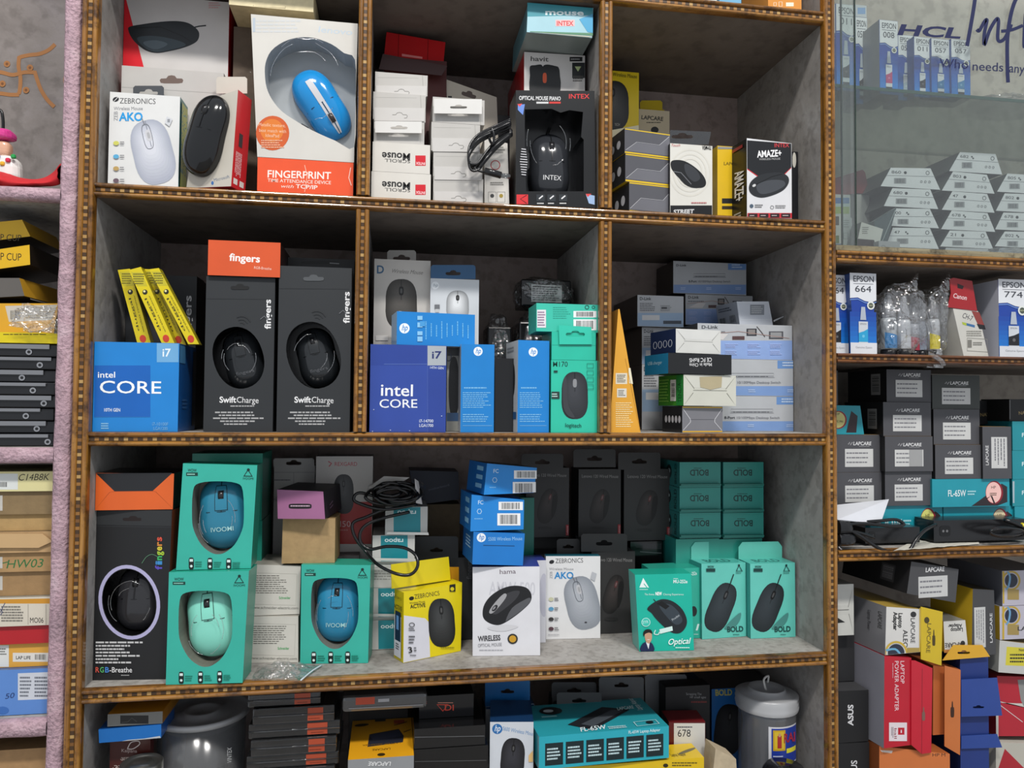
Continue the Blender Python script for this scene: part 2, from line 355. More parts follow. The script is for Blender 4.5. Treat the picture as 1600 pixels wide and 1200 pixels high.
def b(name, label, cat, pts, c, Y=.02, d=.06, z=None, rz=0, lean=0, k='g', side=None, top=None, left=None, right=None, bottom=None,
      group=None, hole=None, hd=.03, liner='1c1c1e', floor=False, parent=None, bevel=.0008, film=True, creases=5):
    """carton: front outline by photo pixels on its own upright plane, d deep"""
    ob = Prism(name, label, cat, group, parent, bevel=bevel if not hole else 0); ob.k = k
    rz = math.radians(rz); lean = math.radians(lean)
    if floor:
        A = onz(*pts[0], z); B = onz(*pts[1], z); U = (B-A); U.z = 0; U.normalize(); rz = math.atan2(U.y, U.x)
        O = A; N = Vector((math.sin(rz), -math.cos(rz), 0)); V = Vector((0, 0, 1))
    elif len(pts) == 4 and not isinstance(pts[0], tuple):
        x0, y0, x1, y1 = pts; xm, ym = (x0+x1)/2, (y0+y1)/2; O, U, V = _plane((x0, ym), Y, rz, lean)
    else: O, U, V = _plane(pts[0], Y, rz, lean)
    F = Face(ob, O, U, V, 1, 1, False)
    if not isinstance(pts[0], tuple):
        a1 = F.P((x1, ym))[0]; b0 = F.P((xm, y1))[1]; b1 = F.P((xm, y0))[1]
        if z is not None: b0 = (z-O.z)/math.cos(lean)
        out = [(0, b0), (a1, b0), (a1, b1), (0, b1)]
    else:
        out = [F.P(p) for p in pts]
        if z is not None: out[0] = (out[0][0], z-O.z); out[1] = (out[1][0], z-O.z)
    amin = min(a for a, _ in out); bmin = min(q for _, q in out)
    O = O+U*amin+V*bmin; out = [(a-amin, q-bmin) for a, q in out]
    w = max(a for a, _ in out); h = max(q for _, q in out)
    F = Face(ob, O, U, V, w, h, len(out) == 4); ob.f = F; ob.w, ob.h, ob.d = w, h, d; ob.Y = O.y; ob.out = out
    side = side or c; top = top or side; left = left or side; right = right or side; bottom = bottom or side
    mc = ob.mi(c if not isinstance(c, str) else M(c, k))
    ms = [ob.mi(M(q, k)) for q in (bottom, right, top, left)] if len(out) == 4 else [ob.mi(M(side, k))]*len(out)
    holes = []
    if hole:
        hl = [F.P(p) for p in hole]; ar = sum(hl[i][0]*hl[(i+1) % len(hl)][1]-hl[(i+1) % len(hl)][0]*hl[i][1] for i in range(len(hl)))
        if ar > 0: hl.reverse()
        holes = [hl]
    extrude(ob, O, U, V, out, holes, d, mc, ms, hd if hole else None, ob.mi(M(liner, 'b')) if hole else None)
    N = F.N; D = -N
    if len(out) == 4:
        P = [O+U*a+V*q for a, q in out]
        def mk(p0, p1, q):  # face from p0->p1 across, q up
            uu = (p1-p0); vv = q-p0; L = uu.length; uu = uu.normalized(); hh = vv.dot(vv.normalized()); vv2 = (vv-uu*vv.dot(uu)); return Face(ob, p0, uu, vv2.normalized(), L, vv2.length)
        ob.R = mk(P[1], P[1]+D*d, P[2]); ob.L = mk(P[0]+D*d, P[0], P[3]+D*d); ob.T = mk(P[3], P[2], P[3]+D*d); ob.B = mk(P[0]+D*d, P[1]+D*d, P[0])
    ob.zt = max((O+V*q).z for _, q in out); ob.zb = O.z
    if hole and film:
        ch = ob.child('window_film'); pp = [O+U*a+V*q-N*.0006 for a, q in holes[0]]; pp.reverse(); ch.add(pp, [tuple(range(len(pp)))], FILM)
        cx_ = sum(a for a, _ in holes[0])/len(pp); cy_ = sum(q for _, q in holes[0])/len(pp); rn = random.Random(int(w*1e5)); hw = max(abs(a-cx_) for a, _ in holes[0]); hh = max(abs(q-cy_) for _, q in holes[0])
        for k_ in range(creases):
            t0 = rn.uniform(0, 6.28); ra = rn.uniform(.45, .82); ln = rn.uniform(.5, 1.3)
            tube(ch, [O+U*(cx_+hw*ra*math.cos(t0+ln*j/5))+V*(cy_+hh*ra*(.9+.03*rn.uniform(-1, 1))*math.sin(t0+ln*j/5))-N*.0005 for j in range(6)], .0005, CREASE, 5, 3)
    return ob
def slab(name, pts, Y, t, c, parent=None, label=None, cat=None, hole=None, rz=0, lean=0, k='g', mat=None, O=None, group=None, fp=None):
    """thin card panel outlined in photo pixels on plane (through pts[0] at depth Y)"""
    ob = Ob(name, label, cat, group, parent); ob.k = k; rz = math.radians(rz)
    if fp: O, U, V = fp.O+fp.N*Y, fp.U, fp.V
    else: O, U, V = _plane(pts[0], Y, rz, math.radians(lean))
    F = Face(ob, O, U, V, 1, 1, False); out = [F.P(p) for p in pts]
    ar = sum(out[i][0]*out[(i+1) % len(out)][1]-out[(i+1) % len(out)][0]*out[i][1] for i in range(len(out)))
    if ar < 0: out.reverse()
    hl = []
    if hole:
        q = [F.P(p) for p in hole]; hl = [q]
    extrude(ob, O, U, V, out, hl, t, ob.mi(mat or M(c, k))); ob.f = F
    return ob
def tab(box, x0, y0, x1, y1, c, sw=.35, back=False, slot=True, sx=.5, sy=.45, r=3, k=None, mat=None, sh=None):
    """hang tab rising from a carton's top edge, with a hanger slot"""
    fp = box.f; off = -(box.d-.001) if back else -.0002
    pts = [(x0, y1), (x1, y1), (x1, y0+r), (x1-r, y0), (x0+r, y0), (x0, y0+r)]
    hl = euro(x0+(x1-x0)*sx, y0+(y1-y0)*sy, (x1-x0)*sw, sh or (x1-x0)*sw*.34) if slot else None
    s = slab('hang_tab', pts, off, .0008, c, parent=box, hole=hl, fp=fp, k=k or box.k, mat=mat)
    # drop the tab's foot exactly onto the carton top
    return s
def tube(ob, pts, r, m, n=8, sub=5, closed=False):
    P = [Vector(p) for p in (smooth([tuple(p) for p in pts], sub, closed) if sub else pts)]
    V = []; F = []; up = Vector((.1, .9, .3))
    for i, p in enumerate(P):
        t = (P[min(i+1, len(P)-1)]-P[max(i-1, 0)]); t = t.normalized() if t.length > 1e-9 else Vector((0, 0, 1))
        a = up-t*up.dot(t); a = a.normalized() if a.length > 1e-4 else t.orthogonal().normalized(); up = a; bb = t.cross(a)
        for j in range(n):
            g = 2*math.pi*j/n; V.append(p+a*math.cos(g)*r+bb*math.sin(g)*r)
    for i in range(len(P)-1):
        for j in range(n): F.append((i*n+j, i*n+(j+1) % n, (i+1)*n+(j+1) % n, (i+1)*n+j))
    F += [tuple(range(n))[::-1], tuple((len(P)-1)*n+j for j in range(n))]
    ob.add(V, F, m, True)
def lathe(ob, c, prof, m, n=40, axis=None, cap=True):
    """prof: (radius, height) pairs around vertical axis at c"""
    V = []; F = []
    for r, h in prof:
        for j in range(n):
            g = 2*math.pi*j/n; V.append(Vector((c[0]+r*math.cos(g), c[1]+r*math.sin(g), c[2]+h)))
    for i in range(len(prof)-1):
        for j in range(n): F.append((i*n+j, i*n+(j+1) % n, (i+1)*n+(j+1) % n, (i+1)*n+j))
    if cap: F += [tuple(range(n))[::-1], tuple((len(prof)-1)*n+j for j in range(n))]
    ob.add(V, F, m, True)
def mouse3d(parent, f, cx, cy, L, W, H, rot, c, depth, wheel='202022', k='b', name='mouse', label=None, strip=None, logo=None, logoc='c8c8c8', slot=False):
    """real moulded mouse lying on the tray of a window carton: f face, depth behind it"""
    ob = parent.child(name, label); ob.k = k; a, q = f.P((cx, cy)); C = f.W(a, q, -depth); th = math.radians(rot)
    Yv = (f.V*math.cos(th)+f.U*math.sin(th)); Xv = Yv.cross(f.N); n = 28; mseg = 20
    def wd(t): return W/2*(1-min(1, abs(t))**2.9)**(1/2.3)*(1-.07*math.exp(-((t-.1)/.4)**2))
    def ht(t): return H*(1-min(1, abs(t*.98))**2.6)**.5*(.9-.12*t)
    def S(t, s, e=0):
        x = wd(t)*math.copysign(abs(math.cos(s))**.8, math.cos(s)); z = (ht(t)+e)*abs(math.sin(s))**.75
        return C+Xv*x+Yv*(t*L/2)+f.N*(z+(e if abs(math.cos(s)) > .9 else 0))
    ts = [math.sin(math.pi*(i/n-.5)) for i in range(n+1)]
    V = [S(t, math.pi*j/mseg) for t in ts for j in range(mseg+1)]; F = []
    for i in range(n):
        for j in range(mseg): p = i*(mseg+1)+j; F.append((p, p+mseg+1, p+mseg+2, p+1))
    ob.add(V, F, c, True)
    def strip_(t0, t1, s0, s1, cc, e=.0004, kk='b', ns=14):
        V = []; F = []
        for i in range(ns+1):
            t = t0+(t1-t0)*i/ns
            for j in range(5): V.append(S(t, s0+(s1-s0)*j/4, e))
        for i in range(ns):
            for j in range(4): p = i*5+j; F.append((p, p+5, p+6, p+1))
        ob.add(V, F, M(cc, kk), True)
    dk = mixc(c, '000000', .6)
    h = math.pi/2
    if strip: strip_(-.6, .93, h-.10, h+.10, strip, .0006, 's')
    strip_(.1, .96, h-.012, h+.012, dk, .0008)
    strip_(.08, .1, .5, math.pi-.5, dk, .0008, ns=2)
    if slot: 
        strip_(.12, .8, h-.19, h+.19, dk, .0005); strip_(.14, .78, h-.165, h+.165, c, .0009)
    wh = ob.parent and parent and Ob('scroll_wheel', parent=ob); 
    V = []; F = []; r = L*.075; cw = W*.05; cc = S(.52, h)-f.N*r*.55
    for sd in (-1, 1):
        for j in range(16):
            g = 2*math.pi*j/16; V.append(cc+Xv*cw*sd+Yv*math.cos(g)*r+f.N*math.sin(g)*r)
    for j in range(16): F.append((j, (j+1) % 16, 16+(j+1) % 16, 16+j))
    F += [tuple(range(16))[::-1], tuple(range(16, 32))]; wh.add(V, F, M(wheel, 'b'), True)
    if logo:
        v, gf = glyphs(logo, .01); lw = W*.42; lh = lw/len(logo)*1.25; V = []
        for x, y in v:
            t = -.45+(y*lh)/(L/2); xx = (x-.5)*lw; s = math.acos(max(-1, min(1, xx/max(wd(t), 1e-4)))); s = math.acos(max(-1, min(1, math.copysign(abs(math.cos(s))**1.25, math.cos(s)))))
            V.append(S(t, s, .0009))
        ob.add(V, gf, M(logoc, 'b'))
    return ob
def flapend(bx, c, seam, shade=None):
    """closed carton end: folded side flaps drawn as creases"""
    f = bx.f.uv(); e = seam
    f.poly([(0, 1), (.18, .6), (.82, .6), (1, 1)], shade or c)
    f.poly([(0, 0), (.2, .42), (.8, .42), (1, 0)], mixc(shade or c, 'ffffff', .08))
    for p in ([(0, 0), (.2, .45)], [(1, 0), (.8, .45)], [(0, 1), (.18, .58)], [(1, 1), (.82, .58)], [(.18, .5), (.82, .5)]): f.line(p, .012, e)
    return bx
def bagmesh(ob, c, rx, ry, rz, m, amp=.35, fr=9, seed=0, n=26):
    V = []; F = []
    for i in range(n+1):
        ph = math.pi*i/n
        for j in range(n*2):
            th = math.pi*j/n; v = Vector((math.sin(ph)*math.cos(th), math.sin(ph)*math.sin(th), math.cos(ph)))
            q = Vector([math.copysign(abs(a)**.7, a) for a in v])
            k = 1+amp*noise.noise(v*fr*.35+Vector((seed, 0, 0)))+amp*.6*abs(noise.noise(v*fr+Vector((0, seed, 0))))
            V.append(Vector(c)+Vector((q.x*rx*k, q.y*ry*k, q.z*rz*k)))
    w2 = n*2
    for i in range(n):
        for j in range(w2): F.append((i*w2+j, (i+1)*w2+j, (i+1)*w2+(j+1) % w2, i*w2+(j+1) % w2))
    ob.add(V, F, m, False)
# ================= room and shelf units =================
Z = 1.45
FA, FB, FC, FD, FE = Z+.705, Z+.332, Z-.042, Z-.420, Z-.800
XL, XR = -.440, .750        # inner faces of the wide shelf unit
DEP = .33
def struct(name, lo, hi, m):
    o = Ob(name, kind='structure'); o.box(lo, hi, m); return o
struct('wall_back', (-2.2, .36, 0), (2.8, .46, 4.1), PLB)
struct('floor', (-2.2, -2.6, -.05), (2.8, .46, 0), PLF)
def hprof(ob, x0, x1, zt, zb, m, r=.006, y=-.004):
    """two rounded beads of a shelf-front moulding"""
    h = zt-zb
    for a, c in ((zt, zt-h*.36), (zb+h*.36, zb)):
        pr = []
        for i in range(9):
            g = math.pi*i/8; pr.append((y-math.sin(g)*r, (a+c)/2+math.cos(g)*(a-c)/2))
        V = [(x, p, q) for x in (x0, x1) for p, q in pr]; n = 9
        ob.add(V, [(i, i+1, n+i+1, n+i) for i in range(n-1)]+[tuple(range(n)), tuple(range(n, 2*n))[::-1]], m, False)
    ob.box((x0, y+.0002, zb+.0003), (x1, y+.008, zt-.0003), m)
def vprof(ob, xa, xb, z0, z1, m, r=.006, y=-.006):
    h = xb-xa
    for a, c in ((xa, xa+h*.38), (xb-h*.38, xb)):
        pr = [((a+c)/2-math.cos(math.pi*i/8)*(c-a)/2, y-math.sin(math.pi*i/8)*r) for i in range(9)]
        V = [(p, q, zz) for zz in (z0, z1) for p, q in pr]; n = 9
        ob.add(V, [(i, i+1, n+i+1, n+i) for i in range(n-1)]+[tuple(range(n)), tuple(range(n, 2*n))[::-1]], m, False)
    ob.box((xa+.0003, y+.0002, z0), (xb-.0003, y+.010, z1), m)
unit = Ob('shelf_unit', 'wide plaster shelf unit edged with brown wood moulding and checkered inlay', 'shelf unit'); unit.loc = Vector((.155, .17, 0))
ZT, ZB_ = 2.75, .20
def part(nm, lo, hi, m, par=None):
    o = (par or unit).child(nm); o.box(lo, hi, m); return o
part('side_panel', (XL-.024, .002, ZB_), (XL, DEP, ZT), PLW)
part('side_panel', (XR, .002, ZB_), (XR+.022, DEP, ZT), PLW)
part('back_panel', (XL, DEP-.006, ZB_), (XR, DEP+.012, ZT), PLB)
def board(zt, t=.021, x0=XL, x1=XR, top=PLF, par=None, mm=WX, y0=.004, inl=None):
    o = (par or unit).child('shelf_board'); o.box((x0, y0, zt-t+.001), (x1, DEP-.006, zt-.004), PLC); o.box((x0, y0, zt-.004), (x1, DEP-.006, zt), top)
    m = (par or unit).child('edge_moulding'); hprof(m, x0, x1, zt, zt-t, mm)
    s = m.child('inlay_strip'); s.box((x0, -.0062, zt-t*.60), (x1, -.003, zt-t*.38), inl or INX)
for z in (FA, FB, FC, FD, FE): board(z)
FA, FB, FC, FD, FE = [q+.0005 for q in (FA, FB, FC, FD, FE)]   # resting height of cartons
board(2.62)
def post(xa, xb, z0, z1, y=-.008):
    m = unit.child('upright_moulding'); vprof(m, xa, xb, z0, z1, WZ, y=y); h = xb-xa
    s = m.child('inlay_strip'); s.box((xa+h*.38, y-.0022, z0), (xb-h*.38, y+.001, z1), INZ)
post(XL-.022, XL+.001, ZB_, ZT); post(XR-.001, XR+.019, ZB_, ZT)
for x in (-.0455, .3525):
    for z0, z1 in ((FB, FA-.0215), (FC, FB-.0215)):
        part('divider_panel', (x-.008, .003, z0), (x+.008, DEP-.006, z1), PLW)
        post(x-.0105, x+.0105, z0+.001, z1-.001, y=-.006)
    part('divider_panel', (x-.008, .003, FA), (x+.008, DEP-.006, 2.6), PLW); post(x-.0105, x+.0105, FA+.001, 2.6, y=-.006)
# ---- left wall shelf in pink plaster
lu = Ob('wall_shelf', 'pink plastered wall shelf left of the brown wooden unit', 'shelf'); lu.loc = Vector((-.8, .17, 0))
LX0, LX1 = -1.1, -.492
def lumpy(ob, axis, a0, a1, c, r1, r2, m, n=60):
    """rough hand-plastered rounded edge"""
    V = []; F = []; k = 12
    for i in range(n+1):
        p = a0+(a1-a0)*i/n
        for j in range(k):
            g = 2*math.pi*j/k; q = 1+.10*noise.noise(Vector((p*22, g*1.3, c[0]*9)))
            u, v = math.copysign(abs(math.cos(g))**.6, math.cos(g))*r1*q, math.copysign(abs(math.sin(g))**.6, math.sin(g))*r2*q
            V.append((c[0]+u, c[1]+v, p) if axis == 2 else (p, c[1]+v, c[0]+u))
    for i in range(n):
        for j in range(k): F.append((i*k+j, i*k+(j+1) % k, (i+1)*k+(j+1) % k, (i+1)*k+j))
    ob.add(V, F, m, True)
o = lu.child('plaster_pillar'); lumpy(o, 2, ZB_, ZT, (-.4775, .008), .0125, .014, PNK, 160)
o.box((-.489, .01, ZB_), (-.467, DEP, ZT), PLW)
part('back_panel', (LX0, DEP-.006, ZB_), (-.489, DEP+.01, ZT), plaster('bare_grey_wall', '8e8682', '6e6662', 'a0989a', 4), lu)
part('side_panel', (LX0-.02, .0, ZB_), (LX0, DEP, ZT), PLW, lu)
LZ = [(zp(50, 292)), (zp(50, 699)), (zp(50, 1125))]
LT = [.018, .022, .023]
for z, t in zip(LZ, LT):
    o = lu.child('shelf_board'); o.box((LX0, .012, z-t), (-.489, DEP-.006, z), PLF)
    e = lu.child('plaster_edge'); lumpy(e, 0, LX0, -.4885, (z-t/2-.001, .008), t/2+.001, .012, PNK, 60)
o = lu.child('shelf_board'); o.box((LX0, .012, 2.5), (-.489, DEP-.006, 2.52), PLF)
# painted auspicious symbol with four dots on the back wall of the left shelf
sy = lu.child('painted_symbol', 'orange-brown hand painted Hindu symbol with four dots'); sy.k = 'p'
F = Face(sy, at(-200, 400, DEP-.0065), Vector((1, 0, 0)), Vector((0, 0, 1)), 1, 1, False); BR = 'a8703c'
def brush(pts, w):
    F.line(smooth(pts, 5, False), w, BR)
brush([(86, 69), (76, 78), (62, 84), (46, 86), (32, 89), (29, 92)], 6); brush([(30, 88), (29, 104), (32, 122), (31, 140), (29, 147)], 6)
brush([(30, 148), (16, 148), (0, 146), (-16, 147)], 6); brush([(-14, 112), (2, 113), (20, 117), (38, 113), (54, 113)], 6)
brush([(54, 111), (58, 124), (64, 140), (74, 156), (85, 167)], 6); brush([(-14, 112), (-17, 98), (-22, 84)], 6)
for x, y in ((11, 100), (47, 106), (4, 131), (41, 141)): F.ell(x, y, 5, 5, BR); F.ell(x, y, 2.2, 2.2, '7a4a22')
brush([(103, 117), (101, 126), (104, 140)], 4)
# ---- right cabinet
ru = Ob('glass_cabinet', 'brown wooden cabinet with glass fronted upper half at the right', 'cabinet'); ru.loc = Vector((1.2, .17, 0))
RX0, RX1 = XR+.022, 1.75
RZ = [zp(1450, 398), zp(1450, 555), zp(1450, 855)]
part('back_panel', (RX0+.0005, DEP-.006, ZB_), (RX1, DEP+.012, ZT), plaster('greige_cabinet_back', 'aca49a', '968e84', 'b8b0a6', 4), ru)
part('side_panel', (RX1, 0, ZB_), (RX1+.02, DEP, ZT), PLW, ru)
for i, z in enumerate(RZ):
    board(z, (.022, .017, .020)[i], RX0+.0005, RX1, par=ru, mm=WX if i != 1 else WD, inl=IND)
tr = ru.child('sliding_track'); tr.box((RX0+.0005, -.006, RZ[0]), (RX1, .022, RZ[0]+.009), woodmat('greyed_track_wood', 0, '5e5640', '8a8064', 'a0967a'))
GZ = zp(1300, 131, .03); GZ0 = GZ; RB0 = Z-.86
gs = ru.child('glass_shelf'); gs.box((RX0+.001, .03, GZ-.006), (RX1, DEP-.006, GZ), SHELFG)
ge = gs.child('polished_edge'); ge.box((RX0, .0285, GZ-.006), (RX1, .0298, GZ), M('2c4a40', 's'))
gx = at(1317, 200, .012).x
for a, c_, y in ((RX0+.001, gx+.02, .004), (gx, RX1-.01, .014)):
    g = ru.child('sliding_glass_pane', 'clear sliding glass pane'); g.box((a, y, RZ[0]+.0092), (c_, y+.0035, ZT-.1), GLASS)
    e = g.child('pane_edge'); xx = gx if y > .01 else c_; e.box((xx-.0009, y-.0004, RZ[0]+.0095), (xx+.0005, y+.0039, ZT-.1), M('27382f', 's'))
vin = ru.child('vinyl_lettering', 'dark blue lettering on the glass'); vin.k = 'p'
F = Face(vin, at(1300, 300, .0139), Vector((1, 0, 0)), Vector((0, 0, 1)), 1, 1, False); NV = '0e1644'
F.text('HCL', 1402, 54, 1500, 60, 16, NV, bold=.07, ital=.35)
def br(pts, w): F.line(smooth(pts, 6, False), w, NV)
br([(1527, -30), (1521, 15), (1511, 72)], 6)
br([(1526, 46), (1530, 48), (1538, 34), (1542, 32), (1538, 52), (1538, 70), (1546, 48), (1556, 31), (1560, 33), (1559, 62), (1568, 62), (1577, 46), (1580, 38)], 5.5)
br([(1602, -12), (1590, -6), (1580, 20), (1574, 60), (1574, 110), (1575, 129)], 6); br([(1564, 49), (1580, 47), (1598, 40)], 5)
br([(1602, 22), (1600, 50), (1600, 74), (1607, 60)], 5); br([(1616, 60), (1622, 32), (1620, 70), (1632, 34), (1638, 66)], 5)
F.text('Who', 1467, 105, 1512, 108, 14, NV); F.text('needs', 1519, 110, 1567, 112, 13.5, NV, bold=.01); F.text('any', 1576, 113, 1600, 115, 14, NV, bold=.01)
for ob in (sy, vin): pass
# ================= top row, first compartment =================
def zeb(x0, y0, x1, y1, Y, z, label, floor=False, pts=None):
    """white wireless mouse carton with a printed grey mouse"""
    o = b('mouse_carton', label, 'mouse box', pts or (x0, y0, x1, y1), 'd8d8d6', Y=Y, d=.038, z=z, side='d8dad8', right='3a7a78', top='2c6a78', group='white cartons with a pale grey mouse')
    f = o.f; sx = (x1-x0)/110; sy = (y1-y0)/140
    def q(x, y): return x0+(x-170)*sx, y0+(y-148)*sy
    f.text('ZEBRONICS', *q(187, 162), *q(243, 163), 8*sy, '3a3a3c'); f.ell(*q(181, 156), 5*sx, 3.5*sy, '222226', -20); f.line([q(178, 159), q(184, 153)], .8, 'e9e9e7')
    f.text('Wireless Mouse', *q(178, 172), *q(223, 172), 5*sy, '8c8c90'); f.text('ZEB', *q(184, 188), *q(184, 174), 6*sx, '9a9a9e')
    f.text('AKO', *q(186, 188), *q(223, 188), 12*sy, '1f96d8', bold=.05)
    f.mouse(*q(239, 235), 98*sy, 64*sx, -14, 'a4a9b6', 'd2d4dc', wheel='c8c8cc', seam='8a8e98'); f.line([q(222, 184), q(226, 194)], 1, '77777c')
    f.ring([q(*p) for p in ellp(231, 212, 7, 19, -14, 16, 3)], .8, '70747c')
    f.poly([q(261, 182), q(270, 186), q(265, 197), q(258, 192)], 'c9cbcf'); f.rect(*q(262, 186), *q(266, 191), '8d9095')
    for i, (cc, y) in enumerate((('c9c860', 222), ('5aa7cf', 242), ('b89a5e', 260), ('6a5660', 278))):
        f.ell(*q(182, y), 4.5*sx, 3.2*sy, cc); x, y_ = q(188, y-3); f.greek(x, y_, x+8*sx, y_+6*sy, 2, '707074')
    r = o.R.uv(); r.rect(.05, .02, .95, .98, '2f6f6c'); r.greek(.1, .05, .9, .95, 7, 'c8c030', vert=True, fill=.6); r.rect(.05, .8, .95, .98, 'a8b030')
    return o
bg = b('mouse_carton', 'tall white and red carton with a large printed black wired mouse, reaching the ceiling', 'mouse box', (191, -4, 357, 150), 'c4c0bd', Y=.095, d=.1, z=FB, side='c01a22')
f = bg.f; f.poly([(190, -60), (186, -50), (226, 110), (250, 290), (180, 290), (180, -60)], 'd01c28')
f.poly(smooth([(201, 49), (202, 42), (222, 38), (252, 34), (277, 33), (294, 36), (305, 43), (311, 51), (310, 61), (303, 68), (286, 75), (265, 80), (245, 83), (228, 79), (213, 68), (205, 58)], 4), '1b2024')
f.poly(smooth([(214, 60), (232, 56), (255, 58), (280, 64), (290, 71), (266, 78), (246, 81), (228, 76)], 4), '39454c'); f.poly(smooth([(224, 66), (244, 63), (262, 69), (246, 77), (232, 74)], 4), '55626a')
f.line([(303, 43), (312, 41), (322, 40)], 2, '25282c'); f.line([(210, 44), (250, 42), (285, 56), (300, 66)], .8, '0c0e10'); f.greek(326, 3, 346, 14, 3, 'c9a0a0')
o = b('mouse_carton', 'plain white carton with a hanger slot, behind the grey mouse picture carton', 'mouse box', (188, 108, 348, 290), 'bcb8b3', Y=.062, d=.03, z=FB)
o.f.poly(euro(268, 124, 37, 13), '6c5a52'); o.f.line([(190, 136), (346, 146)], .8, 'a8a5a0')
o = zeb(170, 147, 280, 293, .015, FB, 'white carton with a pale grey printed mouse, leftmost on the top shelf'); 
t = tab(o, 208, 134, 256, 150, '4a4c50', back=True, sw=.62, sy=.62)
ms = b('mouse_carton', 'white carton with red side leaning right, clear dome over a black mouse', 'mouse box', [(291, 294), (361, 291), (372, 140), (312, 160)], 'c0baae', Y=.018, d=.040, rz=-20, side='c62a30', left='d8d2c4')
mouse3d(ms, ms.f, 326, 214, .128, .062, .030, 14, '17181a', -.0008, k='s')
ms.f.text('Microsoft', 335, 284, 359, 278, 5, '5a6a80'); ms.f.ell(332, 286, 2, 3, '3a6aa8')
r = ms.R.uv(); r.greek(.15, .62, .6, .9, 5, 'e8c8c8', vert=True); r.rect(.12, .9, .4, .96, 'e2ddd6'); r.rect(.55, .9, .85, .96, 'e2ddd6'); r.rect(.3, .42, .55, .56, '3c3a3c'); 
tab(ms, 338, 120, 386, 146, 'cfc9bd', slot=False, back=True)
fp = b('device_carton', 'orange fingerprint attendance device carton lying flat under the blue mouse pack', 'carton', (402, 250, 552, 309), 'e2542c', Y=.012, d=.085, z=FB, side='b83c1c', right='3b4450', k='g')
f = fp.f; f.text('FINGERPRINT', 418, 277, 517, 280, 11, 'f2e4dc', bold=.03); f.text('TIME ATTENDANCE DEVICE', 418, 284, 517, 288, 5, 'f2d8cc', bold=.02); f.text('with', 438, 293, 458, 294, 5, 'f2d8cc', ital=.4); f.text('TCP/IP', 462, 294, 496, 296, 6, 'f2e4dc', bold=.03)
f.line([(476, 258), (480, 275), (476, 300)], 1, 'f0b8a0'); f.line([(548, 262), (545, 278), (549, 290)], 1.2, 'f0c8b8')
def px(L, ox, oy, s): return [(ox+x/s, oy+y/s) for x, y in L]
hole = smooth(px([(160, 430), (163, 360), (195, 290), (265, 238), (350, 213), (440, 216), (540, 252), (610, 302), (672, 340), (676, 560), (668, 836), (560, 800), (430, 742), (340, 690), (255, 632), (200, 565), (170, 500)], 370, 0, 3.64), 3)
lb = b('mouse_carton', 'large white carton with grey curved window showing a bright blue mouse', 'mouse box', [(402, 246), (553, 254), (559, 37), (392, 22)], 'cac7c0', Y=.012, d=.07, z=fp.zt+.0006, hole=hole, hd=.045, liner='a2a6a8', side='c8c4bc')
mouse3d(lb, lb.f, 499, 149, .122, .070, .032, 146, '1c86c8', .044, strip='c9c9cc', k='s', wheel='3a3230', logo=None)
f = lb.f; f.text('lenovo', 497, 50, 550, 55, 9, 'b9c4cc', bold=.03, ital=.1); f.greek(400, 30, 470, 52, 4, 'c4c6c6'); f.rect(395, 28, 399, 50, 'b0bac4')
f.ell(426, 208, 26, 27, 'c85a28'); f.ell(425, 204, 18, 18, 'd8782c'); f.text('Metallic texture,', 404, 197, 446, 199, 5, 'ecc0a0'); f.text('best match with', 405, 206, 447, 208, 5, 'ecc0a0'); f.text('IdeaPad', 415, 214, 436, 215, 5, 'ecc0a0'); f.greek(408, 218, 446, 232, 4, 'e0a888')
f.line(px([(0, 400), (50, 408), (80, 412)], 370, 0, 3.64), 1, 'a09c96')
us = lb.child('usb_receiver'); us.k = 'm'; 
C = lb.f.W(*lb.f.P((464, 186)), -.04); 
for (a, e, cc, hh) in ((0, .012, '3c3e42', .014), (.009, .022, 'c8c8ca', .010)):
    th = math.radians(-28); X = Vector((math.cos(th), 0, math.sin(th))); U2 = Vector((-math.sin(th), 0, math.cos(th))); vv = [C+X*p+U2*q*hh/2+Vector((0, r, 0)) for p in (a, e) for q in (-1, 1) for r in (-.006, .002)]
    us.add(vv, [(0, 1, 3, 2), (4, 6, 7, 5), (0, 4, 5, 1), (2, 3, 7, 6), (0, 2, 6, 4), (1, 5, 7, 3)], M(cc, 'm'))
dk = b('storage_carton', 'dark brown carton standing behind the blue mouse pack', 'carton', (364, 30, 488, 200), '5a4c3e', Y=.10, d=.12, z=FB, k='k')
o = b('storage_carton', 'cream carton at the top edge, above the blue mouse pack', 'carton', (358, -24, 490, 13), 'dccfa8', Y=.03, d=.16, z=None, k='k', bottom='b8a880'); dk2 = o
zb_ = max(v.z for v in dk.V); dk.V = [Vector((v.x, v.y, v.z if v.z < zb_-.05 else min(q.z for q in o.V)-.0006)) for v in dk.V]
o.f.line([(396, 8), (396, 11), (446, 13), (446, 10)], 1, '8a7c60')
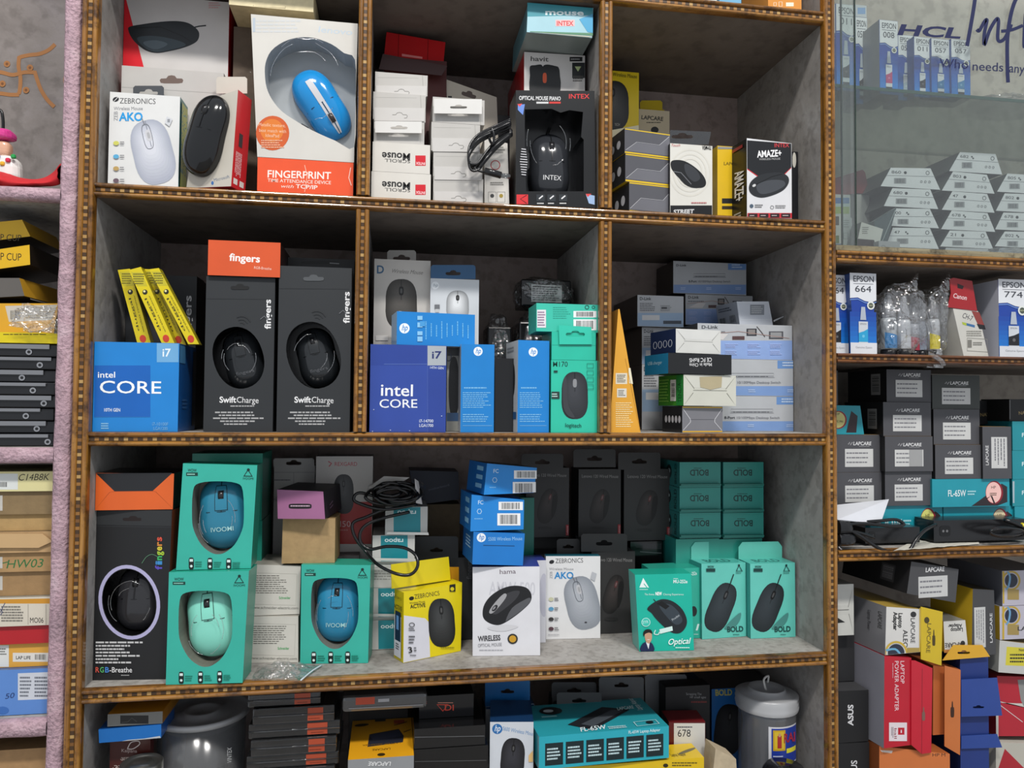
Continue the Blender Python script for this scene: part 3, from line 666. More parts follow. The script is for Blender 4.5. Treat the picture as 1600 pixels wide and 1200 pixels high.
# ================= top row, second compartment =================
sm = []
for i, (x0, y0, x1, y1, lab) in enumerate(((580, 270, 673, 315, 'bottom'), (582, 224, 672, 270, 'second from bottom'))):
    o = b('mouse_carton', 'small white scroll mouse carton lying upside down, %s of the left stack' % lab, 'mouse box', (x0, y0, x1, y1), 'd0ccc4', Y=.012, d=.12, z=FB if not sm else sm[-1].zt+.0004, group='small white mouse cartons')
    sm.append(o); f = o.f; yb = (y0+y1)/2
    f.text('Mouse', 641, yb-7, 597, yb-9, 11, '222222', bold=.05); f.text('SCROLL', 641, yb+6-3, 601, yb+4-3, 5, '2a2a2a'); f.rect(649, yb-4, 665, yb+12, 'c8202c'); f.text('INTEX', 664, yb+7, 650, yb+6, 4, 'f0d8d8', bold=.03)
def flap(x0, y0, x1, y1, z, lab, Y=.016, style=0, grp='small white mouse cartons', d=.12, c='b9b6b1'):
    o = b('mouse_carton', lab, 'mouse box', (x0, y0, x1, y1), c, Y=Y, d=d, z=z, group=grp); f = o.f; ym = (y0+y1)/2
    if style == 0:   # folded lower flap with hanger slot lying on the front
        s = slab('slotted_flap', [(x0+2, y1-1.5), (x1-2, y1-.5), (x1-1, ym+1), (x0+1, ym)], .0012, .0009, mixc(c, 'ffffff', .2), parent=o, fp=o.f, hole=None, k='g'); s.f.ob = s  # flap paler than the grey end: shading put into the card colours
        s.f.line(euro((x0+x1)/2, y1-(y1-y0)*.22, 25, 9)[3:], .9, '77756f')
    else:
        s = slab('slotted_flap', [(x0+2, ym), (x1-4, ym+1), (x1-4, y0+1), (x0+2, y0)], .009, .0009, 'd6d4d0', parent=o, fp=o.f, hole=euro((x0+x1)/2, y0+(ym-y0)*.55, 27, 6), k='g')
    f.line([(x0+4, y0+6), (x1-14, y0+7)], .7, 'a8a6a0'); f.line([(x1-8, y0+2), (x1-6, y1-2)], .8, 'a09e98')
    return o
a = flap(584, 189, 663, 225, sm[-1].zt+.0004, 'white carton end with a raised slotted flap, third up the left stack', style=1)
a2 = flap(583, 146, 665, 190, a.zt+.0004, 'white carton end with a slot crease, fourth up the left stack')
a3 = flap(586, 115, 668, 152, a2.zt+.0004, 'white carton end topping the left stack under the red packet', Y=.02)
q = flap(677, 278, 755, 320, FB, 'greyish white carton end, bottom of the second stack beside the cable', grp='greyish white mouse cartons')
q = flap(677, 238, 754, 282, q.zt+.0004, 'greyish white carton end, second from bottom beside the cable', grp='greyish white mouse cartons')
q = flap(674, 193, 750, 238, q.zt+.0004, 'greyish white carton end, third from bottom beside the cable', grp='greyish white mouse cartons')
q = flap(676, 154, 757, 200, q.zt+.0004, 'white carton end with an oblong slot, topping the second stack', style=1, grp='greyish white mouse cartons')
mr = b('gift_carton', 'dark maroon carton tucked behind the left stack under the red packet', 'carton', (600, 92, 697, 300), '4a1a18', Y=.145, d=.12, z=FB, k='p')
rd = b('gift_packet', 'glossy bright red tapered packet on top of the maroon carton', 'packet', [(600, 90), (693, 103), (696, 66), (604, 50)], 'b81c20', Y=.15, d=.07, z=mr.zt+.001, side='96161a', k='s')
rd.f.line([(623, 52), (622, 94)], 1.2, '7c1014'); rd.f.line([(669, 60), (668, 100)], 1.2, '7c1014'); rd.f.poly([(628, 84), (660, 89), (660, 92), (628, 88)], 'e88a88')
fl = slab('open_flap', [(592, 108), (690, 118), (699, 103), (598, 84)], .02, .001, '35120f', parent=mr, fp=mr.f)
cm = b('slotted_carton', 'cream carton leaning to the right with a hanger slot, behind the second stack', 'carton', [(706, 300), (784, 300), (776, 152), (697, 124)], 'b8b0a2', Y=.15, d=.03, z=FB)
cm.f.poly(euro(733, 147, 24, 10, 18), '4c3c34'); cm.f.rect(700, 150, 706, 156, '222222')
u1 = b('mouse_carton', 'upright white carton with a small red round mark, beside the coiled cable', 'mouse box', [(757, 321), (796, 323), (793, 224), (757, 214)], 'd5d1ca', Y=.03, d=.10, z=FB)
f = u1.f; f.ring(ellp(774, 258, 7, 7), 1.4, 'b04444'); f.ring([(763, 300), (775, 300), (775, 316), (763, 316)], .7, '55534f'); f.ring([(777, 300), (789, 300), (789, 316), (777, 316)], .7, '55534f'); f.ell(769, 306, 3, 3, '444444'); f.ell(783, 306, 3, 3, 'a08a3a'); f.greek(766, 284, 788, 290, 2, '77756f'); f.greek(768, 228, 790, 240, 3, '9a9892')
dkb = b('charger_carton', 'black carton upright behind the white carton with the red mark', 'carton', (764, 180, 804, 300), '1b1b1d', Y=.19, d=.08, z=FB)
cb = Ob('cable_bundle', 'coiled black cable with moulded plug hanging beside the white stack', 'cable'); mcb = M('161618', 'b')
for i in range(6):
    w = i*2.6-3; tube(cb, [at(x, y, -.006+.008*math.sin(i*1.3+k)) for k, (x, y) in enumerate([(798, 196-w), (776, 206-w), (748, 220-w), (733, 240-w), (734, 256+w*.6), (746, 258+w*.8), (760, 240+w), (776, 222+w), (800, 205+w*.6)])], .0021, mcb, 7, 5)
tube(cb, [at(768, 200, -.012), at(772, 212, -.014), at(770, 226, -.012), at(764, 214, -.002), at(768, 200, -.01)], .0022, mcb)
tube(cb, [at(745, 256, -.01), at(742, 264, -.012), at(752, 268, -.012), at(760, 270, -.01)], .002, mcb)
pl = cb.child('moulded_plug'); tube(pl, [at(757, 267, -.012), at(783, 274, -.012)], .0058, mcb, 10, 0); tp = cb.child('clear_cap'); tube(tp, [at(783, 274, -.012), at(797, 276, -.012)], .004, CASE, 8, 0)
ip = b('mouse_carton', 'black carton with a window showing a glossy black wired mouse, beside the right divider', 'mouse box', [(806, 323), (931, 326), (929, 142), (806, 141)], '161719', Y=.006, d=.065, z=FB, hd=.05, liner='08080a', k='g',
       hole=[(822, 299), (912, 299), (912, 218), (908, 214), (911, 175), (890, 172), (876, 176), (862, 170), (820, 171), (820, 230), (827, 240), (827, 262), (821, 270)])
mouse3d(ip, ip.f, 866, 252, .122, .074, .038, 0, '2c2e32', .048, k='s', logo='INTEX', logoc='d8d8d8')
f = ip.f; f.text('OPTICAL MOUSE PIANO', 811, 156, 876, 157, 6, 'd8d8d8', bold=.04); f.text('INTEX', 889, 154, 921, 154, 7, 'd83a3c', bold=.02); f.rect(838, 159, 857, 162, 'c8c8c8'); f.rect(858, 159, 876, 162, 'c83a34')
f.poly([(807, 304), (825, 304), (825, 319), (807, 319)], 'd8363a'); f.line([(823, 305), (813, 311), (823, 318)], 1.4, '5a1012'); f.poly([(915, 303), (929, 306), (929, 320), (920, 318)], '9ab4d8'); f.poly([(915, 303), (924, 303), (918, 308)], 'd84a48')
f.poly([(809, 164), (820, 163), (817, 180), (809, 172)], '6a8ad0'); f.poly([(808, 163), (816, 162), (812, 167)], 'd84a48')
for x in (845, 862, 880): f.rect(x-7, 304, x+6, 315, '2e3236'); f.line([(x-3, 311), (x+3, 306)], 2, 'dddddd'); f.greek(x-6, 316, x+6, 320, 1, 'c8c8c8')
for i in range(11): f.line([(812+abs(i-5)*.5, 233+i*4), (824-abs(i-5)*.5, 234+i*4)], 1.4, 'c8c8cc')
t = ip.child('plug_wire'); tube(t, [ip.f.W(*ip.f.P((865, 201)), -.045), ip.f.W(*ip.f.P((865, 192)), -.046), ip.f.W(*ip.f.P((868, 184)), -.048)], .0025, mcb)
hz = ip.zt+.0005; hv = []
for k in range(4):
    Y = .075+k*.047
    o = b('mouse_carton', ['white carton with black mouse and orange wheel picture, on the black window carton', 'red sided carton directly behind the orange wheel mouse carton', 'red sided carton third in the row behind the orange wheel mouse', 'red sided carton at the back of the row behind the orange wheel mouse'][k], 'mouse box',
          [(819, 141), (914, 146), (914, 87), (819, 81)], 'd4d0cc', Y=.075, d=.045, side='9c1c20', left='a81e24', k='g') if k == 0 else b('mouse_carton', '', 'mouse box', (819, 90, 914, 200), '8a181c', Y=.075, d=.045, side='9c1c20')
    hv.append(o)
    if k:
        o.label = ['', 'red sided carton directly behind the orange wheel mouse carton', 'red sided carton third in the row behind the orange wheel mouse', 'red sided carton at the back of the row behind the orange wheel mouse'][k]; o.group = 'red sided cartons in a row'
        dz = FB+.001-min(v.z for v in o.V); top = hv[0].zt
        zmin = min(v.z for v in o.V); zmax = max(v.z for v in o.V)
        o.V = [Vector((v.x, v.y+k*.047, (FB if abs(v.z-zmin) < .001 else top-.0))) for v in o.V]
zmin = min(v.z for v in hv[0].V); hv[0].V = [Vector((v.x, v.y, hz if abs(v.z-zmin) < .004 else v.z)) for v in hv[0].V]
f = hv[0].f; f.text('havit', 829, 95, 857, 96, 7, '5a5856', bold=.04); f.rect(890, 89, 910, 96, '1c1c1e'); f.greek(892, 91, 908, 94, 1, 'b0b0b0'); f.rect(894, 98, 914, 122, '1c2024'); f.poly([(898, 104), (908, 104), (903, 112)], 'b8c890'); f.greek(895, 118, 913, 128, 3, '55534f')
f.poly(smooth([(828, 104), (836, 102), (845, 101), (848, 104), (850, 102), (856, 101), (866, 103), (873, 106), (875, 120), (876, 134), (870, 148), (832, 148), (827, 134), (828, 118)], 3), '1a1b1d'); f.ell(851, 122, 3.2, 8, 'd8562c', p=3)
it = b('mouse_carton', 'pale blue and teal carton with round edged mouse picture, topmost beside the right divider', 'mouse box', [(823, 56), (925, 62), (927, 10), (825, 7)], '9fc6d0', Y=.012, d=.15, z=hv[0].zt+.0006, side='5f8a94', bottom='8a9490', left='5c8690', k='g')
f = it.f; f.poly([(824, 4), (930, 7), (929, 24), (824, 26)], '3f8f9c'); f.text('mouse', 852, 23, 912, 24, 8, 'dfeef0', bold=.06); f.rect(868, 31, 898, 41, 'e8b8b8'); f.text('INTEX', 870, 40, 896, 40, 7, 'c83a3c', bold=.05); f.poly([(905, 30), (930, 22), (929, 52), (918, 50)], '4aa0c8'); f.poly([(828, 49), (928, 52), (928, 56), (828, 54)], '5a8a6a'); f.poly([(830, 54), (926, 57), (920, 62), (836, 60)], 'c0bca4')
# ================= top row, third compartment =================
def mouth(f, cx, cy, L, W, rot, c, **k): f.mouse(cx, cy, L, W, rot, c, **k)
o = b('mouse_carton', 'yellow carton with a black mouse picture half hidden by the right divider', 'mouse box', (930, 111, 998, 345), 'dcc21c', Y=.17, d=.06, z=FB, side='b8a218')
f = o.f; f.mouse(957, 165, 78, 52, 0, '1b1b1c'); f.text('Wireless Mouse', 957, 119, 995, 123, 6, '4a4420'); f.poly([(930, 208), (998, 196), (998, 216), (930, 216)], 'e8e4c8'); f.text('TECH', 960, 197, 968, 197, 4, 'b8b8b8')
lc = b('carton', 'yellow carton with raised lid flap behind the beige lettered carton', 'box', (1000, 170, 1038, 330), 'd0b424', Y=.27, d=.05, z=FB); tab(lc, 1000, 157, 1035, 172, 'd8bc28', slot=False)
o = b('adapter_carton', 'beige carton with bold black lettering above the yellow edged stack', 'adapter box', (998, 172, 1046, 330), 'c0b49a', Y=.20, d=.05, z=FB, k='p', top='d8c030')
f = o.f; f.text('LAPCARE', 1002, 186, 1036, 189, 6, '1c1c1c', bold=.05); f.greek(1010, 190, 1036, 193, 1, '4a4438'); f.ell(1023, 203, 6, 5, '1c1c1c'); f.ell(999, 181, 2, 4, '222')if 0 else None
za = FB
for i, (x0, y0, x1, y1, lab) in enumerate(((983, 288, 1052, 331, 'bottom one of three'), (977, 244, 1048, 287, 'middle one of three'), (976, 205, 1047, 243, 'top one of three'))):
    o = b('hub_carton', 'black carton with yellow edges seen from its end, %s stacked' % lab, 'box', (x0, y0, x1, y1), '55555a', Y=.008, d=.10, z=za+.0004, rz=9, left='1f2023', side='d8b420', bottom='d8b420', group='yellow edged black cartons', k='s')
    f = o.f.uv(); f.rect(0, .93, 1, 1, 'dcb820'); f.rect(0, 0, 1, .05, 'dcb820'); f.poly([(.02, .9), (.26, .52), (.76, .52), (.98, .08), (.98, .9)], '6a6a70'); f.line([(.02, .88), (.26, .5), (.76, .5), (.98, .1)], .012, 'b8b8bc')
    l = o.L.uv()
    for k in range(3): l.ell(.3+k*.24, .62-k*.05, .075, .17, 'c8c8cc')
    za = o.zt
vs_ = b('mouse_carton', 'white carton with black curved mouse inside pale circles on a black base band', 'mouse box', (1047, 226, 1113, 337), 'd2d0c8', Y=.012, d=.055, z=FB, side='161618', top='d0cec8')
f = vs_.f; f.rect(1047, 321, 1114, 340, '141416'); f.text('STREET', 1052, 334, 1084, 333, 6, 'c8c8c8', bold=.08, ital=.15)
for r in (36, 29, 22): f.ring([(x, y) for x, y in ellp(1072, 270, r*.9, r) if x > 1048.5 and x < 1112], 3, 'd2d0c6') if 0 else f.ring(ellp(1078, 270, r*.88, r), 2.4, 'cfccc2')
f.poly(smooth([(1049, 252), (1058, 250), (1070, 252), (1084, 260), (1097, 272), (1103, 284), (1100, 292), (1088, 294), (1074, 291), (1062, 280), (1052, 268), (1048, 260)], 4), '18191b'); f.poly(smooth([(1070, 256), (1086, 264), (1094, 278), (1084, 284), (1072, 272)], 4), '35373b'); f.line([(1052, 268), (1064, 270), (1080, 288)], 1.2, '6a6c70')
f.text('VSM-02', 1097, 234, 1111, 234, 7, '1a1a1a', bold=.05); f.text('Touch', 1048, 229, 1062, 229, 4, 'c06060', ital=.3); f.greek(1080, 315, 1108, 319, 1, 'b07070')
t = slab('hang_tab', [(1047, 226), (1107, 226), (1111, 206), (1047, 203)], -.053, .0008, 'c8c4ba', parent=vs_, fp=vs_.f, hole=euro(1066, 212, 34, 9), mat=CASE)
o = b('adapter_carton', 'yellow carton with grey top between two mouse cartons in the right cell', 'adapter box', (1121, 229, 1160, 340), 'dcb41e', Y=.055, d=.05, z=FB, top='8a8a8a', side='b8981c')
f = o.f; f.text('LAPCARE', 1131, 258, 1160, 259, 5, '5a4a18', bold=.02); f.rect(1128, 310, 1150, 318, '222222'); f.ell(1150, 245, 4, 6, '1c1c1c'); f.ell(1149, 292, 5, 9, '1c1c1c'); f.rect(1128, 322, 1150, 327, '3a3020'); f.rect(1121, 229, 1160, 233, '8c8c8a')
am = b('mouse_carton', 'black and white carton with a red edged V and a black mouse', 'mouse box', (1167, 220, 1237, 343), 'd4d4d6', Y=.008, d=.055, z=FB, rz=6, side='161719', left='17181a')
f = am.f; f.poly([(1166, 219), (1238, 219), (1238, 262), (1222, 276), (1186, 277), (1166, 264)], '1b1c1f'); f.line([(1166, 264), (1186, 277), (1222, 276), (1238, 262)], 1.6, 'c82a34')
f.text('INTEX', 1210, 230, 1233, 230, 6, 'c83a40', bold=.02); f.text('AMAZE+', 1183, 246, 1221, 244, 10, 'f0f0f0', bold=.05); f.text('WIRELESS MOUSE', 1186, 250.5, 1219, 249.5, 3, 'b0b0b0')
f.poly(smooth([(1170, 296), (1173, 284), (1186, 274), (1204, 270), (1220, 270), (1231, 276), (1232, 286), (1224, 297), (1208, 305), (1190, 309), (1176, 305)], 4), '26282b'); f.poly(smooth([(1182, 290), (1200, 282), (1222, 282), (1226, 290), (1208, 300), (1188, 303)], 4), '44474c'); f.line([(1172, 292), (1186, 286), (1206, 276), (1222, 272)], 1, '0c0c0d'); f.ell(1178, 290, 3, 2, 'c8c8c8', -30)
f.ell(1174, 322, 3, 3, '4a5a6a'); f.greek(1179, 319, 1192, 325, 2, '6a6a6a'); f.ring(ellp(1206, 324, 2.5, 2.5), .7, '6a6a6a'); f.greek(1211, 320, 1230, 326, 2, '8a8a8a')
f.rect(1167, 333, 1237, 341, 'c02a34')
for k in range(4): f.rect(1169+k*17, 334, 1183+k*17, 340, '26181a'); f.greek(1171+k*17, 336, 1181+k*17, 338, 1, 'd8c8c8')
l = am.L.uv(); l.text('AMAZE+', .35, .36, .35, .74, .5, 'e0e0e0', bold=.04); l.rect(.2, .05, .8, .09, '8a2428'); l.greek(.3, .88, .7, .95, 2, 'b0b0b0')
o = b('mouse_carton', 'narrow black and white carton edge peeping out right of the red edged carton', 'box', (1238, 237, 1247, 343), '222226', Y=.075, d=.04, z=FB); o.f.ell(1241, 250, 3, 12, 'd0ccc0')
# ================= shelf above, boxes whose bottoms show =================
x = 1020
for x0, x1, c, lab in ((962, 1008, 'c9cdd0', 'pale carton bottom edge at the very top of the photo, left'), (1010, 1078, '4aa49c', 'teal carton bottom edge at the very top of the photo'), (1080, 1120, 'c9d0cc', 'pale picture carton bottom edge beside the orange one'), (1124, 1158, '6ea4c4', 'light blue carton bottom edge at the very top'), (1200, 1252, 'd08a3c', 'orange carton with small white line icons at the very top edge')):
    o = b('carton', lab, 'box', (x0, -100, x1, 6), c, Y=.02, d=.1, z=FA+.0003)
    if c == 'd08a3c':
        f = o.f; f.ring([(1209, 4), (1213, 4), (1213, 9), (1209, 9)], .8, 'efe0c8'); f.ring([(1217, 3), (1222, 3), (1222, 10), (1217, 10)], .8, 'efe0c8'); f.rect(1228, 4, 1240, 10, 'efe0c8')
# ================= middle row, first compartment =================
ib = b('processor_carton', 'bright blue processor carton with white lettering and a pale square sticker', 'processor box', (146, 535, 279, 677), '1e80cc', Y=.004, d=.10, z=FC, side='123e78', right='14508f', group=None)
f = ib.f; f.rect(147, 571, 235, 651, '1560b4'); f.rect(245, 536, 279, 566, '6ea8d4'); f.text('i7', 254, 557, 267, 557, 12, 'e8f0f4', bold=.03)
f.text('intel', 153, 590, 180, 590, 9, 'f0f4f6', bold=.02); f.text('CORE', 156, 614, 252, 615, 19, 'f4f6f6', bold=.012); f.text('10TH GEN', 163, 643, 188, 643, 5, 'e0e8f0', bold=.03)
f.greek(158, 660, 171, 671, 3, '8ac0e0'); f.text('i7-10100F', 238, 665, 263, 665, 5, '7ab4dc'); f.text('LGA1200', 240, 672, 262, 672, 5, '7ab4dc'); f.line([(147, 651), (235, 651)], .7, '2a6ab8')
r = ib.R.uv(); r.rect(0, .02, .32, .22, '4a86b4'); r.rect(.78, .05, .98, .95, '27303a'); r.greek(.2, .62, .5, .75, 3, '3a6aa0')
zt = ib.zt+.0006
def yel(pts, lab, Y):
    o = b('receiver_carton', lab, 'box', pts, 'd8c41c', Y=Y, d=.019, z=None, side='a89a18', group='thin yellow cartons leaning on the blue box'); f = o.f
    (bx, by), (cx_, cy), (tx, ty), (ux, uy) = pts
    def q(u, v): return (bx+(ux-bx)*v+(cx_-bx)*u, by+(uy-by)*v+(cy-by)*u)
    f.poly([q(.1, .97), q(.1, .78), q(.9, .78), q(.9, .97)], 'c0b430'); f.greek(*q(.25, .96), *q(.75, .80), 5, '6a6420')
    f.ell(*q(.5, .07), 5, 6, 'c8402c', -20); f.ell(*q(.5, .70), 4, 4, '26261c'); f.ell(*q(.48, .71), 1.8, 1.8, 'e8e0a0'); a, c_ = q(.42, .18), q(.42, .62); f.text('duggal', a[0], a[1], c_[0], c_[1], 3.5, '3a3820'); a, c_ = q(.75, .16), q(.75, .66)
    f.text('wireless receiver', a[0], a[1], c_[0], c_[1], 2.2, '6a6420'); return o
def yz(o):  # rest lowest corner on the blue carton
    dz = zt-min(v.z for v in o.V); o.V = [v+Vector((0, 0, dz)) for v in o.V]
for pts, lab, Y in (([(215, 535), (236, 534), (203, 417), (184, 419)], 'thin yellow carton, leftmost of the leaning four', .048), ([(253, 536), (273, 536), (220, 416), (201, 421)], 'thin yellow carton with upside-down lettering, second of the leaning four', .026),
                    ([(274, 537), (291, 537), (238, 419), (221, 418)], 'thin yellow carton, third from the left of the leaning four', .048), ([(294, 539), (311, 539), (248, 420), (233, 422)], 'thin yellow carton, rightmost of the leaning four', .026)):
    yz(yel(pts, lab, Y))
def bmouse(x0, y0, x1, y1, Y, z, lab, hole=None, cx=0, cy=0, pts=None, slot='2a2c2e', grp='black mouse cartons with an oval window', d=.07, txt=True):
    o = b('mouse_carton', lab, 'mouse box', pts or (x0, y0, x1, y1), '24272a', Y=Y, d=d, z=z, side='1d1f21', hole=hole, hd=.05, liner='0a0a0b', group=grp, k='p'); return o
bk = b('mouse_carton', 'dark grey carton with vertical white lettering behind the yellow thin boxes', 'mouse box', (196, 430, 306, 600), '2b2d30', Y=.135, d=.05, z=FC, k='p', side='191a1c')
bk.f.text('fingers', 299, 530, 299, 462, 11, 'd8d8d8', bold=.035)
bk2 = b('mouse_carton', 'dark carton edge showing just right of the vertical lettering carton', 'mouse box', (200, 438, 316, 600), '1e2022', Y=.20, d=.06, z=FC, k='p')
for i, (x0, y0, x1, y1, cx, cy, rx, ry, tx, ty0, ty1, lab) in enumerate(((320, 433, 428, 673, 372.5, 559, 39, 49, 417, 511, 471, 'black carton with an oval window onto a black mouse, under the orange carton'), (434, 417, 548, 674, 490, 555, 41, 53, 540, 502, 459, 'taller black carton with an oval window, beside the wooden divider'))):
    o = bmouse(x0, y0, x1, y1, (.008, .004)[i], FC, lab, ellp(cx, cy, rx, ry, -18, 36, 2.15)); f = o.f; W = x1-x0
    mouse3d(o, f, cx+2, cy+2, .100, .066, .034, -14, '24272a', .049, k='s', slot=True, logo='fingers', logoc='5a5c60')
    f.text('fingers', tx+6, ty0+3, tx+6, ty1-3, 9.5, 'e6e6e6', bold=.04)
    cxx = (x0+x1)/2
    f.text('Swift', cxx-31, 629, cxx-5, 629, 9, 'e8e8e8', bold=.045); f.text('Charge', cxx-4, 629, cxx+30, 630, 9, 'e0e0e0'); f.greek(cxx-14, 633, cxx+30, 636, 1, 'b8b8b8')
    for k, ww in enumerate((38, 32, 41, 30, 24)): f.greek(cxx-ww, 643+k*4.6, cxx+ww, 645.6+k*4.6, 1, 'a8a8a8', fill=.85)
    if i == 0: f.poly(euro(cxx+1, y0+15, 29, 9), '060606')
    else: f.poly(euro(cxx-1, y0+17, 33, 10), '4a4d50')
    for k in range(3):
        r_ = 5+k*5; f.line([(cx+r_*math.cos(a)+5, cy-ry-1+r_*math.sin(a)) for a in [math.radians(-150+q*12+30) for q in range(9)]], 1.6, '232527')
    f.line([(x0+2, y0+33), (x1-2, y0+34)], .6, '292b2e'); f.line([(tx-10, ty0-12), (tx-4, ty0-17), (tx+3, ty0-10)], 1.2, '6a6c70')
    if i == 0: sc1 = o
    else: sc2 = o
of = b('mouse_carton', 'orange end of a carton lettered in white lying on the oval window carton', 'mouse box', (325, 377, 438, 432), 'd2562c', Y=.002, d=.16, z=sc1.zt+.0006, side='1e1412', top='1a1a1c', right='2a1410')
f = of.f; f.text('fingers', 358, 407, 406, 410, 11, 'f2ece8', bold=.05); f.text('RGB-Breathe', 397, 420, 424, 422, 4, 'f0c8b8')
o = b('mouse_carton', 'black carton top with a dark slot, behind and above the taller oval window carton', 'mouse box', (449, 404, 553, 500), '1c1d1f', Y=.085, d=.12, z=FC, k='p', top='17181a'); o.f.ell(500, 410, 30, 3, '050505'); o.f.line([(515, 411), (530, 412)], 1.5, '8a8c8e')
# ================= middle row, second compartment =================
ir = b('processor_carton', 'deep royal blue processor carton with a pale grey corner panel', 'processor box', (578, 539, 697, 677), '2c4494', Y=.004, d=.08, z=FC, side='1c2c66', k='g')
f = ir.f; f.rect(668, 539, 698, 571, 'a8aeb4'); f.rect(578, 571, 667, 677, '314a9c'); f.line([(668, 571), (668, 677)], .8, '4a62b0'); f.line([(600, 569), (668, 569)], .8, '5a74bc')
f.text('i7', 675, 560, 690, 560, 11, '26306a', bold=.03); f.text('14TH GEN', 672, 576, 693, 577, 3.5, 'd0d8ec', bold=.03)
f.text('intel', 595, 618, 645, 619, 18, 'f0f2f6', bold=.02); f.text('CORE', 593, 637, 652, 637, 13, 'f0f2f6', bold=.01); f.text('i7-14700', 655, 660, 677, 660, 4.5, 'd0d8ec', bold=.03); f.text('LGA1700', 655, 667, 677, 667, 4.5, 'd0d8ec', bold=.03)
for x, y in ((582, 674), (610, 672), (640, 673), (690, 650), (584, 640)): f.ell(x, y, 1, .8, 'a8b4d8')
wm = b('mouse_carton', 'pale grey wireless mouse carton with dark mouse picture behind the royal blue carton', 'mouse box', (584, 406, 672, 560), 'c6c2bc', Y=.10, d=.05, z=FC, side='8a8680', right='a8a49e')
f = wm.f; f.text('D', 589, 427, 600, 427, 12, '3a6488', bold=.05); f.text('Wireless Mouse', 611, 426, 660, 429, 6, '77736e', ital=.3); f.mouse(627, 475, 78, 50, 0, '35322f', '5a5652'); f.text('D', 623, 492, 629, 492, 6, 'b0aeaa'); f.rect(587, 524, 606, 532, 'e0dcd6'); f.line([(630, 392), (632, 405)], 1, '333')if 0 else None
tab(wm, 605, 391, 650, 407, 'c2beb8', sw=.6, sy=.72, back=True)
hb = b('mouse_carton', 'white carton with a dark blue hanger band and a silver mouse picture', 'mouse box', (672, 436, 748, 560), 'c4c8cc', Y=.085, d=.05, z=FC, side='a0a4a8')
tb = tab(hb, 673, 414, 743, 436, '2a567e', sw=.34, sy=.55)
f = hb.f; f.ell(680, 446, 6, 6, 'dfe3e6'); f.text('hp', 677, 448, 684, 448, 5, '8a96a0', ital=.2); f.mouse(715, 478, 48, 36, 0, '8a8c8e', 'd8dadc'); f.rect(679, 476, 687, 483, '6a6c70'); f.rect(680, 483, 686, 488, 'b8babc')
hl = b('mouse_carton', 'blue carton lying on its side on top of the royal blue processor box', 'mouse box', (620, 489, 742, 537), '1a80cc', Y=.012, d=.06, z=ir.zt+.001, rz=8, side='cdd3da', left='7fb2dc', bottom='c8ccd0')
f = hl.f
def hp(f, cx, cy, r, c='1a80cc', bg='eef3f6'):
    f.ell(cx, cy, r, r, bg); f.text('hp', cx-r*.55, cy+r*.42, cx+r*.55, cy+r*.42, r*1.15, c, bold=.02, ital=.25)
hp(f, 632, 513, 8); 
for k in range(9): x = 664+k*8.2; f.greek(x, 502+(k % 3)*3, x+3.2, 532, 1, '6ab4e4', vert=True, fill=.5)
for y, s_ in ((497, 4), (508, 5), (521, 4), (530, 5)): f.rect(652, y-s_/1.2, 660, y+s_/1.4, '8ac4ea')
f.rect(656, 502, 664, 510, '4a9cd8')
hp1 = b('mouse_carton', 'upright blue mouse carton between the royal blue processor box and the dark gap', 'mouse box', (720, 538, 772, 677), '1c7ec8', Y=.010, d=.09, z=FC, side='b8bec4', left='c4c8cc')
hp2 = b('mouse_carton', 'upright blue mouse carton with its white side showing, left of the turquoise stack', 'mouse box', (809, 532, 858, 678), '1c80cc', Y=.004, d=.075, z=FC, rz=6, side='c0c6cc', left='c2c6ca', top='3a90cc')
for o, cx, cy, x0, x1, y in ((hp1, 747, 549, 723, 769, 604), (hp2, 833, 550, 812, 854, 604)):
    f = o.f; hp(f, cx, cy, 7); f.greek(x0+2, y, x1-8, y+4, 1, '7ab8e2'); f.greek(x0, y+8, x1-1, y+34, 8, '7ab8e2', fill=.4); f.greek(x0, y+42, x1-1, y+56, 4, '7ab8e2', fill=.4); f.line([(x0, y+61), (x1, y+61)], .7, '7ab8e2')
l = hp2.L.uv(); l.ell(.5, .42, .28, .22, '1c1c20'); l.rect(0, .78, .9, .86, '2a5a8c'); l.greek(.1, .05, .8, .12, 2, '8a9098')
gp = b('mouse_carton', 'white carton with long black mouse picture wedged beside the royal blue carton', 'mouse box', (698, 541, 722, 676), 'a0a098', Y=.055, d=.04, z=FC); f = gp.f; f.ell(709, 605, 8, 48, '141416', p=2.6); f.rect(698, 541, 722, 556, '2c3034'); f.rect(698, 645, 722, 658, '3a5a80'); f.ring(ellp(701, 558, 4, 6), 1.5, '2a3a50')
bkk = b('charger_carton', 'glossy black carton filling the gap between the two upright blue cartons', 'carton', (773, 560, 806, 677), '141416', Y=.03, d=.05, z=FC, k='s')
def lump(name, lab, cat, c, rx, ry, rz, core=None, amp=.25, seed=0, mat=None, base=None, boxlike=True, cc='151517'):
    """something packed in crumpled film: the film, with its contents as a part"""
    o = Ob(name, lab, cat); o.loc = Vector((c[0], c[1], c[2]-rz))
    if core:
        q = o.child(core); q.bevel = .003; q.box((c[0]-rx*.86, c[1]-ry*.8, c[2]-rz*.9), (c[0]+rx*.86, c[1]+ry*.8, c[2]+rz*.8), M(cc, 'b')); o.core = q
    e = o.child('crumpled_film'); bagmesh(e, c, rx, ry, rz, mat or BAG, amp*.5, 7, seed, 22); return o
dz = lambda p, z: Vector((p.x, p.y, z))
c = at(627, 388, .21); bgz = lump('packed_adapter', 'black adapter in crumpled clear plastic at the top left of the middle cell', 'adapter', dz(c, FC+.155), .050, .05, .150, 'adapter_body', seed=3)
c = at(777, 490, .17); ad1 = lump('packed_adapter', 'black plastic wrapped adapter standing below and left of the labelled one', 'adapter', dz(c, FC+.105), .026, .04, .103, 'adapter_body', seed=9)
